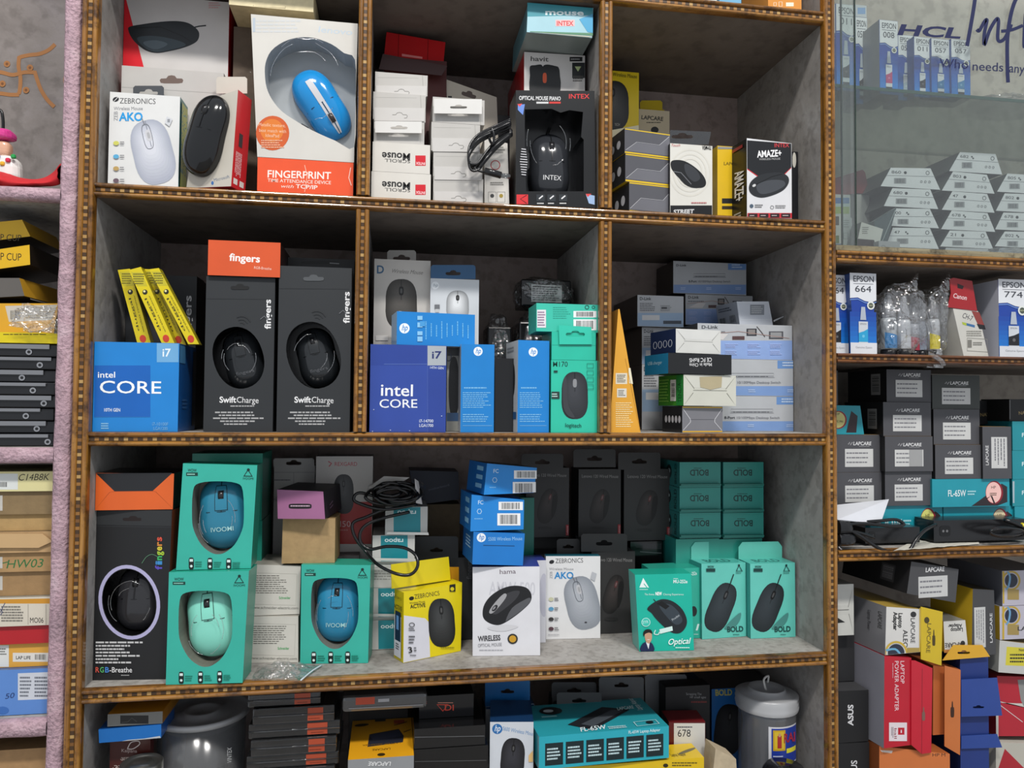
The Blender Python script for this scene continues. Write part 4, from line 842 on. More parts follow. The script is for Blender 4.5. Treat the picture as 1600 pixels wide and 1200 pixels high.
c = at(842, 480, .17); ad2 = lump('packed_adapter', 'large black adapter in shiny film supporting the labelled adapter', 'adapter', dz(c, FC+.110), .052, .055, .108, 'adapter_body', seed=5)
c = at(848, 408, .16); ad3 = lump('packed_adapter', 'black adapter with a white label in clear plastic, topmost in the middle cell', 'adapter', dz(c, FC+.220+.031), .054, .045, .029, 'adapter_body', seed=6)
lb_ = ad3.core.child('paper_label', 'white label'); Fl = Face(lb_, Vector((c.x-.029, c.y-.0375, FC+.232)), Vector((1, 0, 0)), Vector((0, 0, 1)), .058, .033).uv()
Fl.rect(0, 0, 1, 1, 'd0d0ce'); Fl.greek(.05, .08, .95, .92, 7, '55555a')
# turquoise stack
m170 = b('mouse_carton', 'turquoise carton with a black mouse picture, bottom of the turquoise stack', 'mouse box', (861, 563, 933, 677), '2fbfa2', Y=.004, d=.06, z=FC, side='1f8c78')
f = m170.f; f.text('M170', 864, 573, 887, 573, 8, '12443c', bold=.02); f.mouse(898, 618, 74, 42, 0, '2a2c30', '3f4146', wheel='8a8c90'); f.poly(smooth([(879, 600), (884, 588), (886, 606), (888, 634), (898, 652), (888, 650), (880, 636)], 3), '3c3e42'); f.text('logitech', 883, 667, 908, 668, 6, '12443c', bold=.01)
f.rect(860, 612, 874, 623, '2a3a38'); f.greek(862, 614, 872, 621, 2, 'b8d8d0'); f.rect(865, 579, 871, 582, '1c3a36')
for k in range(4): f.ring([(917, 568+k*11), (927, 568+k*11), (927, 575+k*11), (917, 575+k*11)], .8, '1c6a5c')
tm = b('mouse_carton', 'turquoise carton end with a hanger flap folded down, middle of the turquoise stack', 'mouse box', (862, 519, 931, 560), '2bbba0', Y=.004, d=.08, z=m170.zt+.0005, side='1c8a76', rz=0)
s = slab('hang_tab', [(874, 538), (925, 538), (924, 511), (873, 508)], .003, .0008, '35c4aa', parent=tm, fp=tm.f, hole=euro(899, 521, 30, 10)); tm.f.line([(862, 539), (934, 540)], .8, '1d927e')
tt = b('mouse_carton', 'turquoise carton turned to show barcodes, top of the turquoise stack', 'mouse box', (838, 475, 934, 516), '3ebfa8', Y=.008, d=.07, z=tm.zt+.0005, side='1f8c7a', left='45b8a4')
f = tt.f; f.greek(864, 479, 892, 499, 6, '1f8a78', fill=.35); f.bars(896, 486, 932, 496, n=20); f.bars(896, 499, 932, 516, n=20, c='303030'); f.rect(839, 484, 853, 512, 'e4e0e4'); f.greek(840, 486, 852, 510, 6, '8a6a8a'); f.ring(ellp(917, 480, 3, 3, 0, 8), 1, '14443c'); f.ring(ellp(927, 480, 2.2, 2.2, 0, 8), .8, '14443c')
# ================= middle row, third compartment =================
yt = b('paper_carton', 'tall yellow triangular carton with small code stickers', 'carton', [(952, 673), (1001, 673), (968, 483), (966, 483)], 'dda030', Y=.006, d=.05, z=FC, side='b47c1c', k='p')
f = yt.f; f.rect(962, 583, 980, 600, 'd8d0bc'); f.greek(964, 585, 978, 598, 5, '4a463e'); f.rect(964, 607, 979, 621, 'd8d4c8'); f.greek(966, 609, 977, 619, 4, '5a5850'); f.poly([(982, 575), (985, 575), (989, 600), (983, 599)], 'e4dcc0'); f.greek(962, 628, 990, 668, 12, 'efd9a0', fill=.4); f.line([(977, 560), (1000, 672)], .7, 'b88428')
def dl(x0, y0, x1, y1, Y, z, lab, style=0, d=.12, g='grey and blue network switch cartons'):
    o = b('switch_carton', lab, 'network switch box', (x0, y0, x1, y1), 'b9bcc0', Y=Y, d=d, z=z, side='2a2724', left='34302c', top='3c3a38', group=g); f = o.f; h = y1-y0; w = x1-x0; f0 = f
    if style == 0:
        f.rect(x0, y1-h*.26, x1, y1+3, '7f9ed0'); f.rect(x1-w*.25, y0-2, x1, y0+h*.25, '6f96cc'); f.text('D-Link', x0+w*.04, y0+h*.13, x0+w*.18, y0+h*.13, h*.07, '33363c', bold=.05)
        f.line([(x0+w*.27, y0+h*.5), (x0+w*.28, y0+h*.38), (x0+w*.71, y0+h*.38), (x0+w*.72, y0+h*.5), (x0+w*.27, y0+h*.5)], .8, '85888c'); f.rect(x0+w*.28, y0+h*.44, x0+w*.71, y0+h*.5, '9a9da2'); f.greek(x0+w*.3, y0+h*.45, x0+w*.69, y0+h*.49, 1, '4a4c50')
        f.text('8-Port', x0+w*.21, y0+h*.67, x0+w*.32, y0+h*.67, h*.075, '3a3c44', bold=.04); f.text('10/100Mbps Desktop Switch', x0+w*.34, y0+h*.67, x0+w*.78, y0+h*.67, h*.07, '6a6c74')
        f.greek(x1-w*.2, y0+h*.05, x1-w*.05, y0+h*.2, 2, 'c8d8ec'); 
        for t in (.1, .45, .85): f.greek(x0+w*t, y1-h*.18, x0+w*(t+.08), y1-h*.08, 2, 'b8cce8')
    elif style == 1:
        f.rect(x0, y0+h*.47, x1, y1+3, '93aee0' if w > 90 else '86a2c8'); f.text('D-Link', x0+w*.04, y0+h*.12, x0+w*.2, y0+h*.12, h*.09, '33363c', bold=.05); f.greek(x0+w*.04, y0+h*.18, x0+w*.3, y0+h*.25, 1, '77797e')
        f.poly([(x0+w*.05, y0+h*.42), (x0+w*.2, y0+h*.25), (x0+w*.3, y0+h*.28), (x0+w*.25, y0+h*.44)], 'd8d4d2'); f.rect(x0+w*.48, y0+h*.12, x0+w*.58, y0+h*.33, '34343a'); f.rect(x0+w*.495, y0+h*.15, x0+w*.565, y0+h*.29, '8a8684')
        f.rect(x0+w*.7, y0+h*.2, x0+w*.84, y0+h*.42, '55565c'); f.rect(x0+w*.715, y0+h*.23, x0+w*.825, y0+h*.38, '9a9c9e'); f.line([(x0+w*.58, y0+h*.06), (x0+w*.62, y0+h*.2), (x0+w*.66, y0+h*.36)], 1.2, '4a4444'); f.rect(x0+w*.34, y0+h*.34, x0+w*.46, y0+h*.44, '5a4040')
        f.line([(x0+w*.02, y0+h*.3), (x0+w*.4, y0+h*.2), (x0+w*.9, y0+h*.4)], .8, 'b09088')
        for a in range(4):
            for b_ in range(2): f.greek(x0+w*(.05+a*.22), y0+h*(.55+b_*.2), x0+w*(.18+a*.22), y0+h*(.68+b_*.2), 3, 'b4c4ec')
    else:
        f.rect(x0, y0+h*.55, x1, y1+3, '9ab4d0'); f.text('D-Link', x0+w*.05, y0+h*.14, x0+w*.3, y0+h*.14, h*.09, '33363c', bold=.05); f.greek(x0+w*.05, y0+h*.22, x0+w*.4, y0+h*.5, 5, '6a6c70'); f.rect(x0+w*.1, y0+h*.62, x0+w*.48, y0+h*.78, 'd8dadc'); f.greek(x0+w*.5, y0+h*.3, x0+w*.75, y0+h*.5, 4, '85878a'); f.rect(x0+w*.52, y0+h*.36, x0+w*.64, y0+h*.42, '44464a')
        f.rect(x0+w*.56, y0+h*.8, x0+w*.95, y0+h*.9, '3a4452')
    e = o.child('shrink_wrap'); P = o.f; q = [P.W(0, 0, .0012), P.W(P.w, 0, .0012), P.W(P.w, P.h, .0012), P.W(0, P.h, .0012)]; e.add(q, [(0, 1, 2, 3)], WRAP); return o
d1 = dl(1100, 619, 1251, 672, .095, FC, 'wide network switch carton at the bottom right, resting on the shelf', 0)
d2 = dl(1100, 562, 1253, 618, .095, d1.zt+.0005, 'wide network switch carton second from the bottom at the right', 0)
d3 = dl(1090, 507, 1249, 561, .098, d2.zt+.0005, 'network switch carton with desk picture, third up and under the white lidded carton', 1)
d4a = dl(1003, 570, 1064, 640, .175, FC, 'network switch carton at the floor behind the green and grey ended cartons', 2, d=.13)
d4 = dl(1003, 512, 1064, 569, .175, d4a.zt+.0005, 'network switch carton mostly hidden behind the navy sided white carton', 2, d=.13); d4.bevel = 0
d5 = dl(996, 462, 1068, 511, .165, d4.zt+.0005, 'small faced network switch carton, highest at the left of this stack', 2, d=.15)
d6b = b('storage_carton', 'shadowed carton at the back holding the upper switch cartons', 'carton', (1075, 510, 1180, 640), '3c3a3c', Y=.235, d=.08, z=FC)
d6 = dl(1071, 461, 1176, 507, .225, d6b.zt+.0005, 'network switch carton with desk picture at the back behind the white lidded carton', 1, d=.09)
d7 = dl(1052, 410, 1166, 457, .222, d6.zt+.0005, 'topmost network switch carton near the cell ceiling', 0, d=.095)
wq = b('router_carton', 'white carton with tilted open lid and silver square on top of the switch cartons', 'router box', [(1156, 504), (1208, 501), (1201, 471), (1151, 471)], 'ccd2dc', Y=.11, d=.07, z=d3.zt+.0006, rz=8, side='b4bac4', left='aab2c0')
f = wq.f; f.rect(1172, 476, 1194, 492, '8a9098'); f.greek(1174, 478, 1192, 490, 4, 'c0c4c8'); f.ring([(1153, 473), (1200, 473), (1206, 499), (1158, 500)], 1, 'dfe4ea')
l = wq.L.uv(); l.bars(.05, .55, .45, .95, bg='a8b0bc', n=10); l.bars(.55, .5, .9, .9, bg='a8b0bc', n=8); l.greek(.1, .15, .8, .35, 2, '5a6270')
fl = slab('lid_flap', [(1209, 503), (1245, 496), (1243, 494.5), (1209, 500)], -.001, .0012, 'c8ccd0', parent=wq, fp=wq.f)
z0 = FC
gy = b('hub_carton', 'grey ended carton with yellow edges at the bottom beneath the green one', 'box', (1066, 635, 1129, 674), '77777c', Y=.012, d=.065, z=z0, rz=10, left='1c1d20', side='c8a020', k='s')
f = gy.f.uv(); f.rect(0, 0, 1, .06, 'd8a828'); f.rect(0, .94, 1, 1, 'd8a828'); f.line([(.02, .1), (.2, .5), (.2, .6), (.02, .92)], .015, 'c8c8cc'); f.line([(.98, .1), (.8, .5), (.8, .6), (.98, .92)], .015, 'c8c8cc'); f.line([(.2, .5), (.8, .5)], .012, '55555a')
l = gy.L.uv(); 
for k in range(5): l.ell(.2+k*.17, .5, .06, .14, 'b8b8bc')
gr = b('router_carton', 'green and white carton end in the middle of the leaning pile', 'router box', (1068, 586, 1150, 631), 'c8c8bc', Y=.006, d=.085, z=gy.zt+.001, rz=9, left='3f8a28', side='4f9a2c', top='5aa832')
flapend(gr, 'c8c8bc', '77776c'); f = gr.f; f.poly([(1093, 589), (1128, 588), (1127, 605), (1110, 609), (1094, 605)], 'b0a484')
l = gr.L.uv(); l.rect(.5, .15, .72, .85, 'e0e4dc'); l.bars(.52, .2, .7, .8, bg='e0e4dc', n=14, vert=True); l.rect(.74, 0, 1, 1, '2a8a3c'); l.text('TENDA', .93, .9, .93, .25, .13, '1c5a28', bold=.04); l.greek(.05, .1, .45, .9, 8, '7ab84a')
bc = b('router_carton', 'black and cyan sided carton with upside-down white lettering', 'router box', (1044, 553, 1143, 582), '1a1b1d', Y=.000, d=.085, z=gr.zt+.001, rz=8, left='1c78a0', side='141516')
f = bc.f; f.text('Made in China', 1112, 567, 1077, 568, 5, 'c8c8c8', bold=.03); f.text('CE FC RoHS', 1112, 559, 1077, 560, 6, 'd8d8d8', bold=.03); l = bc.L.uv(); l.text('USB charger', .15, .5, .75, .5, .16, 'b8dce8')
wn = b('router_carton', 'white ended carton with navy icon side, top of the leaning pile', 'router box', (1056, 515, 1126, 551), 'cfcfca', Y=.004, d=.085, z=bc.zt+.001, rz=10, left='1c2c50', side='b8b8b4')
flapend(wn, 'cfcfca', '8c8c86'); l = wn.L.uv()
for k in range(4): l.ring(ellp(.2+k*.2, .58, .07, .15, 0, 14), .02, 'c8d0dc')
for ob_, v in ((wn, 0),): slab('side_flap', [(1018, 560), (1010, 532), (996, 540), (998, 562)], .05, .001, 'b8b4ac', parent=wn, Y=None) if 0 else None
# ================= long third shelf =================
def fb(name, lab, cat, bl, br, yt, c, d=.055, ytr=None, **k):
    """carton standing on the third shelf: bottom corners by their photo pixels on the shelf"""
    return b(name, lab, cat, [bl, br, (br[0]+k.pop('lx', 0), ytr or yt), (bl[0]+k.pop('ll', 0), yt)], c, d=d, z=FD, floor=True, **k)
def rainbow(f, t, x, y0, y1, h, cs):
    n = len(t); 
    for i, ch in enumerate(t):
        a = y0+(y1-y0)*i/n; e = y0+(y1-y0)*(i+.86)/n; f.text(ch, x, a, x, e, h if ch in 'fig' else h, cs[i % len(cs)], bold=.06)
o = fb('mouse_carton', 'tall black carton with a lilac ringed window over a black mouse, at the far left', 'mouse box', (141, 1063), (258, 1061), 797, '191a1c', ytr=797, d=.06, ll=5, lx=11, k='p', side='141416', right='7a3418',
       hole=ellp(202, 941, 41, 52, -12, 36, 2.05), hd=.045, liner='0c0c0d'); f = o.f
for w, cc in ((5.5, 'b4b0d4'),): f.ring(ellp(202, 941, 45, 56, -12, 40), w, cc)
mouse3d(o, f, 206, 943, .104, .074, .043, 0, '2c2c2f', .0445, k='s', label='glossy black mouse in the window')
f.poly(euro(208, 810, 33, 8), '1a0c0a'); f.line([(146, 822), (268, 824)], .7, '303236'); f.poly([(147, 798), (270, 798), (270, 822), (147, 820)], '292b2d')
rainbow(f, 'fingers', 253, 890, 838, 10, ['5a4ab8', '3a8ac8', '3ab86a', 'a8c83a', 'd8c83a', 'd88a3a', 'd8503a']); f.line(smooth([(222, 880), (229, 870), (238, 866), (247, 870)], 3, False), .8, '5a8a6a')
for k, ww in enumerate((88, 58, 45, 55, 83, 40, 58)): f.greek(150, 1002+k*5.2, 150+ww, 1005+k*5.2, 1, 'c8c8c8', fill=.9)
for s, x, cc in (('R', 150, 'd85a4a'), ('G', 157, '5ab86a'), ('B', 165, '4a8ad8')): f.text(s, x, 1050, x+6, 1050, 8, cc, bold=.04)
f.text('-Breathe', 172, 1050, 207, 1050, 8, 'e8e8e8', bold=.01); f.greek(190, 1053, 207, 1056, 1, '9a9a9a'); fing = o
ot = b('mouse_carton', 'black carton end with orange folded flaps lying on the lilac ringed carton', 'mouse box', [(142, 794), (270, 794), (272, 740), (144, 739)], 'dc6226', Y=.024, d=.10, z=fing.zt+.0006, side='1c1c1e', top='17181a')
f = ot.f.uv(); f.poly([(.05, .0), (.28, .5), (.74, .5), (.98, 0)], '222326'); f.line([(.0, 1), (.22, .52), (.28, .5), (.74, .5), (.78, .52), (1, .98)], .008, 'b04a18')
def ivo(pts, lab, Y, z, mc, hpts, mx, my, rot, logo, floor=False, lc=None):
    o = b('mouse_carton', lab, 'mouse box', pts, '36ae9c', Y=Y, d=.05, z=z, side='1f8570', top='259880', hole=hpts, hd=.04, liner='77756c', group='turquoise cartons with a shield shaped window', floor=floor, k='g'); f = o.f
    (ax, ay), (bx, by), (cx, cy), (dx, dy) = pts
    def q(u, v): return (dx+(cx-dx)*u*(1-v)+(ax-dx)*v+(bx-ax)*u*v if 0 else (dx*(1-u)+cx*u)*(1-v)+(ax*(1-u)+bx*u)*v, (dy*(1-u)+cy*u)*(1-v)+(ay*(1-u)+by*u)*v)
    m = mouse3d(o, f, mx, my, .112, .079, .034, rot, mc, .039, k='b', slot=True, logo=logo, logoc='a8d8d8')
    f.rect(*q(.05, .052), *q(.2, .08), '155a4c') if 0 else f.text('WOW', *q(.07, .077), *q(.19, .077), 4.5, '0e3a32', bold=.05); f.rect(*q(.05, .085), *q(.21, .115), '0e3a32'); f.greek(*q(.065, .092), *q(.2, .108), 1, '9ad8c8')
    a, b_, c_ = q(.88, .045), q(.83, .105), q(.94, .105); f.line([a, b_, c_, a], 2.4, '0c2e28'); f.ell(a[0]+.5, a[1], 2.3, 2.3, '0c2e28'); f.text('IVOOMI', *q(.82, .138), *q(.96, .138), 3.5, '0e3a32')
    for k in range(3):
        u = .2+.25*k; x, y = q(u, .94); f.poly(ellp(x, y, 4, 9.5, 0, 16, 4), '101c1a'); f.rect(x-2.6, y-7, x+2.6, y-3, 'd8e8e4'); f.ell(x, y+4, 2, 2, 'd8e8e4'); f.greek(x+6, y-4, x+18, y+6, 3, '177a66')
    return o
def shield(x0, y0, x1, y1):
    w, h = x1-x0, y1-y0; return smooth([(x0+w*x, y0+h*y) for x, y in ((.14, .025), (.5, 0), (.86, .025), (.98, .13), (1, .5), (.96, .68), (.82, .87), (.64, .975), (.5, 1), (.36, .975), (.18, .87), (.04, .68), (0, .5), (.02, .13))], 3)
i2 = ivo([(259, 1070), (379, 1067), (389, 892), (264, 894)], 'turquoise carton with shield window onto a mint mouse, front and lowest', 0, FD, '86d8c4', shield(279, 923, 363, 1042), 323, 978, -8, None, floor=True)
i1 = ivo([(275, 890), (392, 892), (402, 727), (286, 724)], 'turquoise carton with shield window onto a teal mouse, stacked on the mint one', .004, i2.zt+.0006, '2a7c98', shield(300, 752, 381, 866), 344, 806, -4, 'IVOOMI')
i3 = ivo([(469, 1037), (575, 1036), (579, 883), (471, 882)], 'turquoise carton with shield window onto a blue mouse, standing alone', 0, FD, '2a86ac', shield(486, 903, 560, 1014), 524, 958, 0, 'IVOOMI', floor=True)
zz = FD
for k, lab in enumerate(('bottom of three plain turquoise cartons behind the shield window stack', 'middle of three plain turquoise cartons behind the shield window stack', 'top of three plain turquoise cartons behind the shield window stack')):
    o = b('mouse_carton', lab, 'mouse box', (300, 708+(2-k)*60, 410, 768+(2-k)*60), '2a9c86', Y=.11, d=.10, z=zz, side='1c7a68', group='plain turquoise cartons at the back')
    if k == 0: zb0 = o.zt
    P_ = o; h = (at(350, 708, .11).z-FD)/3; O = o
    zmin = min(v.z for v in o.V); zmax = max(v.z for v in o.V); o.V = [Vector((v.x, v.y, zz if abs(v.z-zmin) < 1e-4 else zz+h-.0006)) for v in o.V]; zz += h
# schneider cartons
s1 = fb('electrical_carton', 'white carton with small printed text label, lower of two beside the turquoise window cartons', 'carton', (386, 1036), (466, 1035), 963, 'cfcbc2', d=.09, k='p', side='a8a49a', group=None)
s2 = b('electrical_carton', 'white carton with small printed text label, upper of the two, under the brown box', 'carton', [(388, 960), (468, 960), (470, 884), (390, 882)], 'cfcbc2', Y=s1.Y, d=.09, z=s1.zt+.0006, k='p', side='a8a49a')
for o, y in ((s1, 963), (s2, 884)):
    f = o.f; dx = 388 if o is s1 else 390; f.ring([(dx+6, y+11), (dx+74, y+13), (dx+72, y+62), (dx+4, y+60)], .7, 'aaa69c'); f.greek(dx+8, y+14, dx+60, y+44, 9, '5f5c55', fill=.35); f.text('Schneider', dx+46, y+52, dx+64, y+52, 4, '3aa05a', bold=.03); f.text('www.schneider-electric.com', dx+2, y+67, dx+76, y+68, 4, '6c6a64')
kb = b('parcel', 'plain brown kraft box standing under the mauve carton', 'box', [(440, 881), (523, 881), (524, 810), (442, 809)], 'a88c62', Y=.075, d=.07, z=s2.zt+.0008, k='k', side='8a7048', left='80663e', rz=-3)
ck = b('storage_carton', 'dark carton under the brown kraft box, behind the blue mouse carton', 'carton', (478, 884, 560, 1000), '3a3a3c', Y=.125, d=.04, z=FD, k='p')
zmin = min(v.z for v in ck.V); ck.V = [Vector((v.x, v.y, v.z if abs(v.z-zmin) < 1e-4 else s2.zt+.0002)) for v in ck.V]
kp = b('perfume_carton', 'mauve carton end with black sides and a small black label strip', 'box', [(434, 809), (508, 808), (505, 768), (433, 765)], 'a0668e', Y=.06, d=.12, z=kb.zt+.0008, rz=-9, side='29242a', right='241e26', top='1d1a1e', k='p')
kp.f.poly(ellp(469, 791, 18, 4, 0, 20, 5), '1a1218'); kp.f.greek(454, 789, 485, 792, 1, 'd8b8cc'); r = kp.R.uv(); r.line([(.3, .6), (.5, .5)], .03, '8a6a84'); r.line([(.3, .72), (.5, .64)], .03, '8a6a84')
rg = b('mouse_carton', 'white carton with red lower half and a black wired mouse picture, at the back', 'mouse box', (493, 713, 582, 850), 'b9b4b0', Y=.17, d=.06, z=FD, side='3a3234', top='1c1a1c'); f = rg.f
f.rect(493, 784, 583, 850, 'a8201c'); f.rect(493, 850, 583, 900, 'b9b4b0'); f.text('REXGARD', 523, 728, 558, 728, 6, 'b83a4a'); f.line([(513, 721), (518, 724), (514, 729)], 1.6, 'b83a4a'); f.line([(537, 737), (537, 744)], 1, '222')if 0 else None
f.mouse(537, 772, 62, 32, 0, '1a1a1d'); f.text('N50', 524, 823, 548, 823, 9, 'c8a0a0'); f.greek(524, 826, 552, 830, 1, 'b86a68')
wb = b('mouse_carton', 'white carton with hanger slot at the back, left of the red and white carton', 'mouse box', (427, 728, 491, 900), 'a8a4a2', Y=.20, d=.05, z=FD, side='3a3838'); f = wb.f; tab(wb, 427, 716, 491, 729, 'a8a4a2', sw=.38, sy=.5)
f.line([(459, 738), (459, 790)], .7, '77757a'); f.line([(427, 738), (491, 738)], .7, '77757a'); f.greek(428, 748, 455, 752, 1, '6a686c'); f.text('HAVAN', 428, 784, 440, 784, 8, '4a4a50')
b('storage_carton', 'dark grey carton low at the back right of the brown divider shadows', 'carton', (585, 840, 640, 900), '2a2826', Y=.2, d=.1, z=FD, k='p') if 0 else None
# rapoo stack
zr = FD; H = [(578, 968, 650, 1012), (578, 918, 650, 964), (580, 886, 650, 915), (582, 836, 648, 877), (602, 792, 668, 836)]
labs = ['bottom teal and white carton of the upside-down lettered stack', 'second from bottom teal and white carton in the lettered stack', 'plain pale carton in the middle of the teal lettered stack', 'teal and white carton with upside-down lettering under the topmost one', 'topmost teal and white carton with upside-down lettering beneath the cable heap']
for k, (x0, y0, x1, y1) in enumerate(H):
    Y = .115; top = at((x0+x1)/2, y0, Y).z
    o = b('mouse_carton', labs[k], 'mouse box', (x0, y0, x1, y1), 'c6c6c2', Y=Y, d=.09, z=zr+.0005, side='a0a09c', group='teal and white lettered cartons'); f = o.f; zr = o.zt
    if k != 2:
        f.rect(x0+13, y0-2, x1-11, y1+(0 if k else 30), '1d8894'); f.text('rapoo', x0+48, y0+6, x0+19, y0+6, 7, 'e0eef0', bold=.035) if k > 2 else f.text('rapoo', x0+46, y0+9, x0+17, y0+9, 7, 'e0eef0', bold=.035)
        s = slab('open_flap', [(x0+2, y1-1), (x1+2, y1), (x1+1, y1-4), (x0+3, y1-5)], .006, .0008, 'd0d0cc', parent=o, fp=o.f) if k else None
    else: f.greek(x0+4, y0+4, x1-10, y1-8, 4, '9a9a94')
nb = b('hub_carton', 'dark navy carton at the back right of the cable heap', 'box', [(650, 787), (718, 778), (716, 735), (640, 733)], '191f30', Y=.215, d=.08, z=None, k='p'); nb.f.text('motherboard', 670, 765, 702, 757, 3.5, '5a5e70')
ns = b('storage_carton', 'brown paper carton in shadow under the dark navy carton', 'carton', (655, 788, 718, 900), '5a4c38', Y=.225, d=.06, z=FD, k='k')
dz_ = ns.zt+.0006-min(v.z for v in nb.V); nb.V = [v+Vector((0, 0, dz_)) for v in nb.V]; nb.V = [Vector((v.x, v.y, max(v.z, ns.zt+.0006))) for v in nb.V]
zmn = min(v.z for v in nb.V)
bf = b('mouse_carton', 'black carton with a grey slot tab and vertical lettering behind the yellow carton', 'mouse box', (650, 872, 738, 1000), '27292b', Y=.15, d=.06, z=FD, k='p'); tab(bf, 648, 838, 716, 876, '2b2d30', sw=.3, sy=.55); bf.f.text('fingers', 737, 905, 737, 876, 8, '5a5c60', bold=.02); bf.f.poly(euro(682, 868, 24, 8), 'b0b0ac')
# yellow carton
ya = fb('mouse_carton', 'bright yellow carton with raised hanger tab and a black mouse picture', 'mouse box', (630, 1036), (720, 1017), 926, 'e0cc12', ytr=910, d=.034, ll=1, lx=2, side='c8b410', left='d2be14', top='d8c414'); f = ya.f
f.poly([(629, 962), (664, 966), (670, 972), (672, 1030), (630, 1040)], 'd6d6de'); f.text('ZEBRONICS', 648, 936, 687, 930, 7, '2a2a18'); f.ell(643, 935, 4, 3, '1a1a14', -20); f.text('Wireless Mouse', 640, 944, 664, 941, 3, '5a5418'); f.text('ACTIVE', 641, 951, 665, 948, 6, '1c1c14', bold=.04)
f.mouse(690, 973, 76, 42, -3, '1d1e1e', '3e4040'); f.rect(702, 912, 711, 924, '1c1c1a'); f.ell(706, 920, 3, 3, 'd8c818'); f.line([(643, 972), (646, 969), (649, 972)], 1, '333') if 0 else f.ring(ellp(643, 976, 4, 3), 1, '2a2a2a')
f.greek(638, 980, 649, 986, 2, '55555a'); f.greek(638, 992, 648, 1006, 3, '55555a'); f.text('3', 638, 1020, 644, 1019, 9, '2a2a2a', bold=.03); f.greek(646, 1010, 650, 1018, 2, '55555a'); f.greek(640, 1022, 650, 1025, 1, '55555a'); f.greek(688, 1010, 712, 1013, 1, '8a8010')
l = ya.L.uv(); l.rect(.12, .36, .85, .95, 'd6d6de'); l.rect(.2, .3, .8, .72, '1d2c48'); l.rect(.35, .36, .6, .56, '6a9ad0'); l.text('ACTIVE', .08, .27, .92, .27, .06, '3a3414', bold=.03); l.greek(.3, .75, .7, .85, 3, '5a5a60'); l.text('ZEBRO', .08, .12, .9, .12, .035, '6a6218')
yb = slab('hang_tab', [(612, 920), (704, 906), (701, 870), (611, 882)], -.020, .0009, 'dcc916', parent=ya, fp=ya.f); yb.f.ob = yb
slab('hang_tab', [(700, 908), (717, 910), (717, 886), (700, 886)], -.033, .0009, 'd89818', parent=ya, fp=ya.f)
# blue cartons
h3 = b('mouse_carton', 'blue carton with round white logo, lowest of three blue cartons on the white mouse box', 'mouse box', [(738, 878), (817, 880), (820, 830), (740, 827)], '1c78c8', Y=.048, d=.09, z=None, rz=5, side='1a5ca0', left='1c68b4', top='1860a8')
ham = fb('mouse_carton', 'white carton with blue top and black mouse picture, front centre of the long shelf', 'mouse box', (738.5, 1025), (844, 1024), 886, 'dcdce0', d=.055, ytr=885, side='b8b8c4', top='3a489a', lx=-1); f = ham.f
def snap(o, z):
    d_ = z-min(v.z for v in o.V); o.V = [v+Vector((0, 0, d_)) for v in o.V]; o.zt += d_; o.zb += d_
    for ff in [o.f]+[getattr(o, n) for n in 'LRTB' if hasattr(o, n)]: ff.O = ff.O+Vector((0, 0, d_))
f.text('hama', 781, 897, 806, 896, 7, '6a5e66', bold=.01); f.text('AMW-500', 764, 929, 836, 930, 20, 'c9c9cf', bold=.02)
f.poly(smooth([(754, 958), (757, 944), (768, 930), (786, 919), (804, 915), (822, 918), (830, 928), (829, 940), (818, 952), (800, 966), (782, 976), (768, 975), (757, 968)], 4), '1a1a1c'); f.poly(smooth([(790, 970), (800, 950), (818, 938), (828, 934), (828, 941), (812, 956), (796, 967)], 3), '55565a'); f.poly(smooth([(766, 952), (780, 934), (800, 924), (812, 924), (806, 936), (790, 950), (774, 960)], 4), '38383b')
f.poly(ellp(778, 943, 4.5, 20, 40, 18, 2.6), 'a0a0a2'); f.ell(773, 950, 3.2, 6, '202022', 40); f.ell(772, 950, 1.4, 3.4, '8a8a8e', 40)
f.poly(smooth([(762, 980), (790, 976), (810, 979), (790, 986), (770, 985)], 3), 'cfcfd2'); f.text('WIRELESS', 747, 1002, 782, 1000, 8, '2e2e32', bold=.04); f.text('OPTICAL MOUSE', 747, 1011, 784, 1009, 5, '8a8a90'); f.greek(749, 1014, 796, 1017, 1, 'b0b0b6'); f.ell(801, 998, 8, 8, '2a2a26'); f.ell(801, 998, 5.5, 5.5, 'c8982a')
for g, zb_ in ((h3, ham.zt+.0006),): snap(g, zb_)
f = h3.f; hp(f, 752, 840, 7, '1c78c8'); f.text('S500 Wireless Mouse', 763, 845, 816, 844, 5.5, '9acaf0'); f.line([(755, 852), (804, 853)], 1, '14406c')
h2 = b('mouse_carton', 'blue carton with two barcodes, middle of three blue cartons on the white mouse box', 'mouse box', [(735, 822), (818, 827), (819, 781), (737, 773)], '2084d4', Y=.048, d=.09, z=h3.zt+.0006, rz=6, side='1a60a8', left='1e70bc', top='1862ac')
h1 = b('mouse_carton', 'blue carton with two barcodes, top of three blue cartons on the white mouse box', 'mouse box', [(756, 773), (834, 779), (839, 731), (761, 724)], '2288d8', Y=.040, d=.085, z=h2.zt+.0006, rz=14, side='1a60a8', left='1c68b4', top='141c26')
for o, x, y in ((h2, 737, 773), (h1, 761, 724)):
    f = o.f; f.text('FC', x+10, y+15, x+18, y+15, 6, 'c8e0f4', bold=.02); f.ring(ellp(x+12, y+26, 3.5, 4, 0, 6), 1, 'b8d8f0'); f.greek(x+4, y+36, x+18, y+39, 1, '7ab8e8'); f.bars(x+42, y+11, x+80, y+24, n=22); f.bars(x+40, y+29, x+76, y+48, n=20); l = o.L.uv()
    for k in range(3): l.rect(.5, .12+k*.28, .85, .26+k*.28, '8ac4ee')
l = h3.L.uv(); l.greek(.3, .2, .8, .6, 4, 'a8d0f0')
